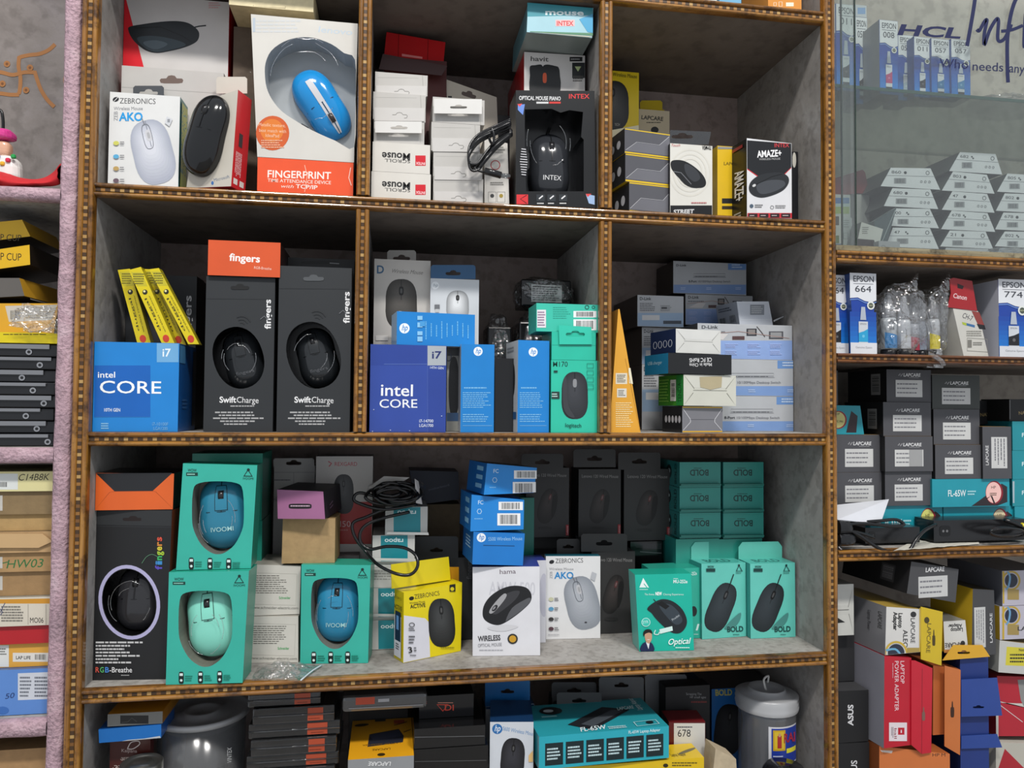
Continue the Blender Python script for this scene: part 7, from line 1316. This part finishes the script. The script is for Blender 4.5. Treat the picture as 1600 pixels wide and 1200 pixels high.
wbx = Ob('ink_bottle', 'white capped bottle glimpsed between the red tabbed carton and the 774 carton', 'ink bottle'); p = at(1532, 480, .12); lathe(wbx, (p.x, .12, z), [(.014, 0), (.014, .07), (.009, .074), (.009, .088), (.001, .09)], M('c8cacc', 'b'), 24); q_ = wbx.child('blue_band'); lathe(q_, (p.x, .12, z), [(.0145, .06), (.0145, .064)], M('2a6ab0', 'b'), 24, cap=False)
# ---- laptop adapter cartons
z = R2
def lap(x0, y0, x1, y1, Y, z, lab, c='4a4a4e', left='18181a', stk='c8c8c6', d=.12, top='b08a48', pts=None, rz=0, vert=False, dmg=False):
    o = b('adapter_carton', lab, 'adapter box', pts or (x0, y0, x1, y1), c, Y=Y, d=d, z=z, rz=rz, left=left, side='2c2c2e', top=top, k='p', group='grey laptop adapter cartons with white labels'); f = o.f.uv()
    if vert:
        f.rect(.3, .2, .85, .8, stk); f.greek(.38, .23, .8, .77, 4, '6a6a70', vert=True, fill=.35); f.text('LAPCARE', .2, .74, .2, .36, .1, 'd0d0d0', bold=.03, ital=.1)
    else:
        f.text('LAPCARE', .38, .28, .76, .28, .09, 'dcdcdc', bold=.035, ital=.1); f.line([(.27, .26), (.3, .2), (.32, .28), (.36, .2)], .018, 'a8a8aa'); f.greek(.5, .30, .76, .325, 1, '9a9a9c'); f.rect(.2, .38, .8, .86, stk); f.greek(.23, .43, .76, .80, 3, '77777c', fill=.3)
        if dmg: f.rect(.5, .38, .78, .86, '9a9a9a')
    return o
def q4(L): return [(1280+x/3.75, 560+y/3.75) for x, y in L]
def r4(x0, y0, x1, y1): return 1280+x0/3.75, 560+y0/3.75, 1280+x1/3.75, 560+y1/3.75
# teal base row
def teal(x0, y0, x1, y1, Y, z, lab, art=True, cc='f0c0b8', d=.08, txt='FL-65W'):
    o = b('adapter_carton', lab, 'adapter box', (x0, y0, x1, y1), '1f94a4', Y=Y, d=d, z=z, side='16707c', left='1a7e8c', top='1a7c88', group='teal laptop adapter cartons'); f = o.f.uv()
    if art:
        f.poly([(.5, .98), (.62, .75), (.9, .18), (.97, .3), (.97, .85), (.84, .98)], '2a2226'); f.ell(.8, .5, .115, .42, '8a1a2a'); f.ell(.79, .5, .10, .38, cc); f.text('HP', .76, .36, .82, .36, .1, '3a3020'); f.greek(.74, .5, .84, .62, 2, '5a4a3a'); f.line([(.7, .72), (.76, .62), (.8, .9)], .02, '17171a'); f.text(txt, .2, .62, .43, .62, .22, 'e0eef0', bold=.03); f.greek(.45, .4, .58, .6, 2, 'a8dce2')
    return o
t1 = teal(*r4(300, 862, 722, 985), .075, z, 'teal adapter carton on the shelf behind the left black charger, partly hidden by paper', cc='d8d878')
t2 = teal(*r4(728, 865, 1142, 985), .075, z, 'teal adapter carton on the shelf behind the right black charger', cc='e0d0a8')
t5 = teal(*r4(1146, 865, 1500, 985), .07, z, 'teal adapter carton at the lower right edge of the photo', art=False)
p0 = lap(*r4(95, 655, 375, 857), .08, None, 'grey adapter carton with white label, left of the bottom row'); 
b0_ = b('adapter_carton', 'grey adapter carton hidden low behind the brochure', 'adapter box', (1303, 792, 1352, 850), '3c3c40', Y=.085, d=.1, z=z, k='p')
def sz(o, z):
    d_ = z-min(v.z for v in o.V); o.V = [v+Vector((0, 0, d_)) for v in o.V]; o.zt += d_; o.zb += d_; return o.zt
zA = sz(p0, b0_.zt+.0005)
p1 = lap(*r4(95, 447, 370, 650), .08, zA+.0005, 'grey adapter carton with white label, second row left, under the small teal one')
tb_ = b('adapter_carton', 'small teal carton with a yellow disc picture against the upright', 'adapter box', [(1292, 677), (1350, 677), (1344, 634), (1292, 633)], '1f8c9a', Y=.08, d=.08, z=p1.zt+.0005, side='14606a'); f = tb_.f; f.poly([(1322, 676), (1330, 642), (1340, 650), (1338, 676)], '2a1c20'); f.ell(1310, 656, 13, 14, '8a1a2a'); f.ell(1309, 656, 11.5, 12.5, 'c8c07a'); f.text('HP', 1306, 649, 1312, 649, 4, '3a3020'); f.line([(1299, 652), (1304, 656), (1302, 668)], 2.4, '17171a'); f.text('PC PIN', 1306, 660, 1317, 660, 3, '3a3020')
tg_ = b('adapter_carton', 'dark grey carton edge at the top left against the upright', 'adapter box', (1292, 579, 1309, 632), '4a4a50', Y=.085, d=.08, z=tb_.zt+.0005, k='p')
p2 = lap(*r4(386, 662, 660, 862), .07, t1.zt+.0005, 'grey adapter carton with a wrinkled white label, bottom row centre', top='b88a4a')
p3_ = lap(*r4(386, 457, 665, 655), .065, p2.zt+.0005, 'grey adapter carton whose white label has a grey worn half', dmg=True)
p4 = lap(*r4(375, 257, 655, 452), .068, p3_.zt+.0005, 'grey adapter carton with a barcode on its black side, second from the top')
p5 = lap(*r4(395, 48, 655, 246), .072, p4.zt+.0005, 'grey adapter carton at the top with a torn barcode on its black side')
for o in (p4, p5): l = o.L.uv(); l.bars(.62, .2, .85, .8, bg='8a8a88', c='3a3a3a', n=12, vert=True)
t3 = teal(*r4(662, 706, 1115, 862), .065, t2.zt+.0005, 'teal adapter carton with bold white lettering and a pink disc picture')
p6 = lap(*r4(680, 506, 956, 702), .065, t3.zt+.0005, 'grey adapter carton with white label, resting on the lettered teal carton'); p7 = lap(*r4(958, 400, 1126, 700), .06, t3.zt+.0005, 'grey adapter carton standing on end with sideways lettering', vert=True)
p8 = lap(*r4(670, 298, 940, 500), .068, p6.zt+.0005, 'grey adapter carton, second from the top of the right column'); p9 = lap(*r4(662, 98, 940, 292), .07, p8.zt+.0005, 'greenish grey adapter carton with a yellow top edge, top of the right column', c='3c403e', top='c8a848')
zt_ = t5.zt
for k, (y0, y1) in enumerate(((708, 862), (540, 700), (370, 532))):
    o = b('adapter_carton', 'teal carton at the right edge of the photo, %s of three' % ('lowest', 'middle', 'highest')[k], 'adapter box', (*r4(1132, y0, 1500, y1),), '1f8c98', Y=.07, d=.09, z=zt_+.0005, side='16646e', group='teal laptop adapter cartons'); zt_ = o.zt; o.f.text('F', 1280+1188/3.75, 560+(y0+90)/3.75, 1280+1200/3.75, 560+(y0+90)/3.75, 6, 'd8eaec', bold=.04)
    if k == 0: o.f.rect(1581, 752, 1585, 786, 'a8b8c0')
nv = b('router_carton', 'black carton with gold lettering lying above the right column', 'box', [(1530, 661), (1575, 655), (1572, 625), (1530, 623)], '17171a', Y=.13, d=.07, z=None, k='p'); nv.f.text('NAVTRON', 1532, 648, 1565, 646, 5, 'a08a5a', bold=.02); 
nsup = b('adapter_carton', 'dark carton under the gold lettered black carton', 'adapter box', (1533, 664, 1580, 800), '2a2a2c', Y=.17, d=.06, z=R2, k='p')
sz(nv, nsup.zt+.001)
nv2 = b('router_carton', 'second black gold lettered carton cut by the right photo edge', 'box', (1577, 624, 1660, 656), '141416', Y=.075, d=.07, z=zt_+.0005, k='p'); nv2.f.text('NAV', 1592, 648, 1606, 647, 5, 'a08a5a', bold=.02); nv2.f.line([(1578, 625), (1578, 655)], .8, '8a8a8a')
# chargers, brochure, cables, paper on the shelf
pp = Ob('paper_sheet', 'creased white paper sheet lying on the shelf under the black chargers', 'paper'); V = []; F = []; n = 24
C4 = [onz(1395, 862, R2), onz(1530, 851, R2), onz(1528, 842, R2), onz(1430, 845, R2)]
for i in range(n+1):
    for j in range(6): u, v = i/n, j/5; p = C4[0].lerp(C4[1], u).lerp(C4[3].lerp(C4[2], u), v); p.z = R2+.0008+.0022*abs(noise.noise(Vector((u*7, v*3, 0)))); V.append(p)
for i in range(n):
    for j in range(5): a = i*6+j; F.append((a, a+6, a+7, a+1))
pp.add(V, F, M('c8c4b8', 'p'))
def charger(x0, y0, x1, y1, Y, lab, d=.05, z=None):
    o = b('laptop_charger', lab, 'laptop charger', (x0, y0, x1, y1), '1a1a1c', Y=Y, d=d, z=z or R2+.004, k='b', side='151517', top='232325', bevel=.003); f = o.f; s = o.child('power_socket'); ff = Face(s, o.f.O+o.f.N*.0004, o.f.U, o.f.V, o.w, o.h).uv(); ff.poly(ellp(.12, .5, .06, .25, 0, 16, 4), '0a0a0b'); ff.ell(.1, .5, .012, .06, '6a6a6c'); ff.ell(.14, .5, .012, .06, '6a6a6c'); return o
c1 = charger(1352, 824, 1437, 848, .022, 'black laptop charger brick lying left on the shelf beneath the brochure'); c2 = charger(1459, 812, 1602, 838, .022, 'larger black laptop charger brick lying to the right on the white paper')
bro = Ob('brochure', 'white printed brochure tipped forward with rotated bold lettering', 'brochure'); bro.k = 'g'; A, B_, C_, D_ = at(1296, 812, -.004), at(1376, 818, .012), at(1389, 780, .05), at(1296, 790, .05)
def pln(P4, ob, c, t=.0012):
    N = (P4[1]-P4[0]).cross(P4[3]-P4[0]).normalized(); ob.add(P4+[p-N*t for p in P4], [(0, 1, 2, 3), (7, 6, 5, 4), (0, 4, 5, 1), (1, 5, 6, 2), (2, 6, 7, 3), (3, 7, 4, 0)], c); U = (P4[1]-P4[0]).normalized(); V_ = N.cross(U); return Face(ob, P4[0], U, V_, (P4[1]-P4[0]).length, (P4[3]-P4[0]).dot(V_))
f = pln([A, B_, C_, D_], bro, 'd0d2d8'); f.cl = False; f.text('IN SEARCH', 1364, 792, 1354, 815, 6, '1c1c20', bold=.04); f.text('INCREDIBLE', 1353, 792, 1342, 815, 6, '1c1c20', bold=.04); f.greek(1322, 800, 1336, 810, 3, '8a8c92')
cbl = Ob('power_cable', 'black power cable looping from the plugs at the upright over the shelf edge', 'cable'); mcb2 = M('151517', 'b')
tube(cbl, [at(1300, 808, .02), at(1330, 816, .012), at(1372, 814, .01), at(1400, 812, .012), at(1412, 820, .008), at(1392, 822, .006), at(1350, 818, .004), at(1320, 822, -.002), at(1345, 838, -.012), at(1372, 856, -.016), at(1398, 864, -.017), at(1420, 860, -.016), at(1432, 842, -.012), at(1446, 828, -.004), at(1462, 820, .012)], .0030, mcb2, 8, 6)
tube(cbl, [at(1302, 812, .01), at(1318, 828, .0), at(1340, 832, -.004), at(1366, 840, -.006)], .0030, mcb2, 8, 5)
plg = cbl.child('wall_plug'); 
for (x, y) in ((1312, 824), (1316, 842)): p = at(x, y, -.002); bagmesh(plg, p, .022, .012, .012, mcb2, .12, 4, x, 12)
pn = plg and Ob('plug_pin', parent=plg); 
for (x, y) in ((1324, 846), (1312, 858), (1318, 826)): tube(pn, [at(x-4, y-3, -.006), at(x+3, y+1, -.008)], .0018, M('c0c0c2', 'm'), 8, 0)
cw = Ob('charger_cable', 'coiled thin black cable with a yellow tip beside the right charger', 'cable')
for i in range(4): tube(cw, [at(1575+28*math.cos(t*.7), 833+7*math.sin(t*.7)-i*1.2, .0+.010*math.sin(t*.7+i)+.002*i-.004) for t in range(10)], .0016, mcb2, 6, 4)
tube(cw, [at(1570, 812, .01), at(1590, 820, .004), at(1600, 824, .003)], .0042, mcb2, 8, 2); yt2 = cw.child('yellow_tip'); tube(yt2, [at(1596, 820, .003), at(1606, 825, .003)], .0045, M('d0c020', 'b'), 8, 0)
# ================= bottom right compartment =================
RB = Z+.0-.86; o = ru.child('shelf_board'); o.box((RX0, .004, RB-.02), (RX1, DEP-.006, RB), PLF); RB += .0006
def q3(L): return [(1280+x/3.333, 840+y/3.333) for x, y in L]
def low(o): # stretch carton's foot to the compartment floor
    m = min(v.z for v in o.V); o.V = [Vector((v.x, v.y, RB if v.z < m+.03 else v.z)) for v in o.V]
as1 = b('motherboard_carton', 'black carton with sideways white logo, lower one beside the upright', 'computer part box', [(1310, 1300), (1358, 1300), (1358, 1160), (1308, 1162)], '161618', Y=.03, d=.10, z=RB, k='p', top='2c2c2e'); as1.f.text('ASUS', 1339, 1221, 1339, 1188, 9, 'd8d8da', bold=.03)
as2 = b('motherboard_carton', 'black carton with sideways white logo, upper one beside the upright', 'computer part box', [(1302, 1158), (1357, 1158), (1357, 1078), (1302, 1080)], '141416', Y=.03, d=.12, z=as1.zt+.0006, k='p', top='3c3c3e', side='0e0e10'); as2.f.text('ASUS', 1333, 1134, 1333, 1101, 8, 'd8d8da', bold=.06)
dkx = b('adapter_carton', 'dark carton behind, carrying the white flap ended box by the upright', 'adapter box', (1290, 988, 1335, 1076), '28282a', Y=.07, d=.10, z=as2.zt+.0006, k='p')
wfb = b('adapter_carton', 'white carton end with folded flaps beside the upright', 'box', (1290, 913, 1334, 990), 'c4c4be', Y=.05, d=.10, z=dkx.zt+.0006, k='p', side='8a8a86'); flapend(wfb, 'c8c8c2', '6a6a66'); wfb.f.poly([(1300, 960), (1320, 972), (1303, 974)], '1a1a1a')
ob_ = b('adapter_carton', 'orange open carton at the bottom marked in pen', 'adapter box', [(1372, 1300), (1484, 1300), (1484, 1178), (1374, 1166)], 'c87038', Y=.01, d=.12, z=RB, k='p', top='a85a2a', side='8a4a24'); ob_.f.text('HP M', 1457, 1182, 1477, 1182, 5, '3a2418'); ob_.f.poly([(1375, 1172), (1395, 1173), (1393, 1177), (1378, 1175)], 'd8ccc4')
rp = b('adapter_carton', 'red upright adapter carton with sideways white lettering', 'adapter box', [(1381, 1165), (1423, 1164), (1424, 1032), (1382, 1029)], 'b8182c', Y=.0, d=.17, z=ob_.zt-.004, k='g', left='8c8c96', side='a01628', right='8a1424', rz=5); f = rp.f
f.text('LAPTOP', 1407, 1036, 1407, 1072, -0 or 6, 'e8d4d8', bold=.01) if 0 else f.text('LAPTOP', 1407, 1037, 1407, 1072, 6, 'e8d4d8'); f.text('POWER ADAPTER', 1398, 1037, 1398, 1115, 6, 'e8d4d8'); f.greek(1394, 1040, 1396, 1070, 1, 'd0a0a8', vert=True); f.rect(1389, 1133, 1417, 1162, 'e0d4d8'); f.rect(1403, 1141, 1413, 1152, 'b8182c'); f.text('i', 1407, 1149, 1409, 1149, 5, 'e8e0e4', bold=.04); f.text('ball', 1397, 1142, 1397, 1158, 4, '8a3a44'); f.greek(1392, 1140, 1396, 1158, 2, '8a8088', vert=True)
sz(rp, ob_.zt+.0006)
rf = slab('open_flap', [(1424, 1164), (1440, 1178), (1455, 1176), (1457, 1044), (1430, 1032), (1424, 1032)], .002, .0012, 'c01c30', parent=rp, fp=rp.f); rf.f.line([(1441, 1045), (1440, 1178)], .9, '8a1424'); rf.f.poly(euro(1443, 1115, 5, 22), '7a5a50')
lb1 = b('adapter_carton', 'white adapter carton with sideways lettering and cable picture, a yellow flap open beside it', 'adapter box', [(1383, 1030), (1438, 1031), (1439, 952), (1385, 948)], 'd2d0cc', Y=.002, d=.16, z=rp.zt+.0006, left='7c7c80', side='8a8a84', top='b89a48', rz=5); f = lb1.f
f.text('LAPCARE', 1421, 965, 1421, 1004, 7, '3a3a3c', bold=.0) if 0 else f.text('LAPCARE', 1423, 966, 1423, 1005, 6.5, '3a3a3c', bold=.03); f.text('Laptop', 1404, 958, 1404, 981, 6, '1c1c1c', bold=.07); f.text('Adapter', 1396, 956, 1396, 985, 6, '1c1c1c', bold=.07); f.text('ALEO', 1411, 984, 1411, 1012, 7, '2a2a2a', bold=.02, ital=.2); f.ell(1427, 960, 4.5, 4.5, '2a2a2c')
f.ring([(x, y) for x, y in ellp(1400, 1022, 17, 19)], 3, 'c8a83a'); f.ell(1400, 1020, 13, 14, '2a3040'); f.line(smooth([(1384, 1016), (1398, 1014), (1406, 1022), (1410, 1032)], 3, False), 3.2, '6aa8c8'); f.rect(1417, 1012, 1437, 1030, 'a89048'); f.line([(1437, 950), (1437, 1030)], 1.4, 'c8a83a')
l = lb1.L.uv(); l.text('LAPCARE', .88, .15, .88, .5, .06, '2c2c2e'); l.text('Laptop Power', .72, .2, .72, .62, .05, '3a3a3c'); l.ell(.35, .62, .1, .14, 'a07a64'); l.ell(.35, .52, .09, .07, '1c1816'); l.rect(.0, .85, .4, .98, '8a4a24')
yf = slab('open_flap', [(1439, 1030), (1471, 1040), (1473, 956), (1439, 948)], .001, .0012, 'cdb022', parent=lb1, fp=lb1.f); yf.f.poly(euro(1459, 996, 5, 26), '4a3c10'); yf.f.text('LAPCARE', 1449, 974, 1447, 1020, 6, '6a5a18', bold=.02); yf.f.ell(1448, 969, 4, 5, '4a3f18')
lt = b('adapter_carton', 'grey adapter carton tilted down to the right on top of the white lettered one', 'adapter box', [(1417, 940), (1493, 954), (1498, 902), (1424, 890)], '464648', Y=.0, d=.17, z=None, left='1c1c1e', side='2a2a2c', top='2c2c2e', rz=5, k='p'); f = lt.f.uv(); f.text('LAPCARE', .36, .26, .72, .26, .10, 'dcdcdc', bold=.035, ital=.1); f.rect(.22, .36, .78, .84, 'c4c4c2'); f.greek(.25, .41, .74, .79, 3, '77777c', fill=.3); l = lt.L.uv(); l.bars(.6, .25, .8, .8, bg='3c3c3e', c='77777a', n=12, vert=True)
sz(lt, lb1.zt+.0006)
oc = b('adapter_carton', 'orange carton standing open with a long slotted side panel', 'adapter box', [(1458, 1176), (1500, 1178), (1500, 1046), (1458, 1040)], 'bc6430', Y=.035, d=.10, z=ob_.zt+.0006, k='p', side='a05428'); of_ = slab('open_flap', [(1476, 1166), (1500, 1180), (1501, 1047), (1476, 1040)], .012, .0012, 'c4703a', parent=oc, fp=oc.f); of_.f.poly(euro(1488, 1108, 6, 26), '3a2014'); of_.f.text('5', 1464, 1064, 1468, 1064, 0.01 or 8, '3a2014') if 0 else None
lb2_ = b('adapter_carton', 'white adapter carton with upside-down lettering and an orange strip', 'adapter box', [(1476, 1004), (1513, 1004), (1508, 954), (1474, 956)], 'd0cec8', Y=.038, d=.10, z=None, side='8a8a84', left='c8a028'); f = lb2_.f; f.text('Laptop', 1504, 966, 1485, 967, 6, '2a2a2a', bold=.06); f.text('Adapter', 1503, 960, 1481, 961, 5, '2a2a2a', bold=.06) ; f.text('LAPCARE', 1506, 988, 1476, 990, 6.5, '3a3a3c', bold=.03); f.rect(1475, 1000, 1512, 1005, 'c8884a'); f.ell(1504, 990, 3.5, 4, '2a2a2c')
sz(lb2_, oc.zt+.02)
yl = b('adapter_carton', 'yellow carton with slotted flap lowered in front, under the upside-down lettered one', 'adapter box', [(1473, 1100), (1530, 1100), (1534, 1008), (1490, 1008)], 'd0a028', Y=.046, d=.10, z=RB, k='p', side='8a6a1c') if 0 else None
ysup = b('adapter_carton', 'dark blue carton with open blue slotted flaps, right of the orange panel', 'adapter box', [(1501, 1300), (1546, 1300), (1544, 1024), (1500, 1026)], '1c3478', Y=.040, d=.10, z=RB, k='p', side='16285c')
for k, (y, h, sl) in enumerate(((1062, 58, 1), (1150, 20, 0))):
    s = slab('open_flap', [(1502, y), (1558, y-3), (1566, y+h-2), (1502, y+h)], .004+.006*(1-k), .0012, '2a4690', parent=ysup, fp=ysup.f, hole=euro(1529, y+h*.73, 18, 5) if sl else None)
    ysup.f.line([(1502, y+18), (1550, y+18)], .8, '14265a')
s = slab('open_flap', [(1473, 1032), (1490, 1008), (1535, 1008), (1547, 1026)], .008, .0012, 'd8a42c', parent=ysup, fp=ysup.f, hole=euro(1506, 1019, 20, 6)); s.f.ob = s
gv = b('adapter_carton', 'grey adapter carton standing on end with a yellow side, right of the white ones', 'adapter box', [(1518, 1004), (1556, 1002), (1553, 922), (1520, 920)], '434345', Y=.036, d=.10, z=ysup.zt+.0008, left='c8a422', side='2a2a2c', top='3a3424', rz=4, k='p'); f = gv.f.uv(); f.rect(.12, .28, .58, .88, 'c4c4c2'); f.greek(.18, .32, .54, .84, 4, '77777c', vert=True, fill=.35); f.text('LAPCARE', .86, .82, .86, .38, .1, 'd0d0d0', bold=.03)
sz(lb2_, oc.zt+.0008) if 0 else None
wy = b('router_carton', 'white carton with a yellow note and small black print near the right edge', 'box', [(1560, 1052), (1640, 1058), (1640, 1012), (1562, 1002)], 'c0c0bc', Y=.045, d=.12, z=None, side='9a9a94', top='b09a70', k='p'); wy.f.poly([(1571, 1041), (1640, 1044), (1640, 1016), (1573, 1012)], 'd0c43a'); wy.f.greek(1578, 1022, 1604, 1038, 3, '3a3820'); wy.f.text('Note', 1592, 1019, 1602, 1019, 4, '2a2818', bold=.03)
rr_ = b('carton', 'red carton with loose white papers at the right photo edge', 'box', [(1556, 1156), (1640, 1156), (1640, 1064), (1558, 1062)], 'b02030', Y=.062, d=.10, z=None, k='p', side='8a1824'); rr_.f.poly([(1556, 1100), (1640, 1120), (1640, 1106), (1566, 1104)], 'c8c4bc'); rr_.f.poly([(1590, 1068), (1595, 1100), (1600, 1110), (1640, 1110), (1640, 1066)], '8a8a88'); rr_.f.line([(1558, 1104), (1598, 1134)], 1, 'd8c8c8'); rr_.f.rect(1556, 1120, 1560, 1160, 'c0bcb4')
rb2 = b('carton', 'white paper wrapped carton at the bottom right corner', 'box', [(1556, 1300), (1640, 1300), (1640, 1162), (1556, 1160)], 'b8b4a8', Y=.055, d=.12, z=RB, k='p'); rb2.f.poly([(1560, 1200), (1570, 1170), (1640, 1240), (1640, 1300), (1560, 1300)], 'a8202c'); rb2.f.greek(1541, 1166, 1552, 1180, 2, '3a4a7a')
sz(rr_, rb2.zt+.0008); sz(wy, max(v.z for v in rr_.V)+.0008)
for k, (x0, y0, x1, y1, lab) in enumerate(((1562, 946, 1640, 999, 'white carton with gold foil seal and cable picture, lower at the right edge'), (1566, 891, 1640, 943, 'white carton with gold foil seal and cable picture, upper at the right edge'))):
    o = b('adapter_carton', lab, 'adapter box', (x0, y0, x1, y1), 'b8b4c0', Y=.045, d=.14, z=(max(v.z for v in wy.V) if k == 0 else prev_)+.0008, left='a88a2c' if k == 0 else '6a6c74', side='77777c', k='g', group='white cartons with looped cable pictures'); prev_ = o.zt; f = o.f
    yb = y0+14; f.ring(ellp(1580, y0+16, 13, 14), 3, 'b89a3a'); f.ell(1580, y0+16, 10, 11, '22283a'); f.line(smooth([(1574, y0+2), (1578, y0+10), (1576, y0+24), (1572, y0+30)], 3, False), 3, '6a9cc0'); f.rect(1574, y0+30, 1592, y0+46, 'a08a50'); f.rect(1566, y0, 1569, y1, 'c0a030')
    if k == 0: f.text('LAPCARE', 1590, 985, 1640, 985, 6, '2c2c30', bold=.03)
build_all()
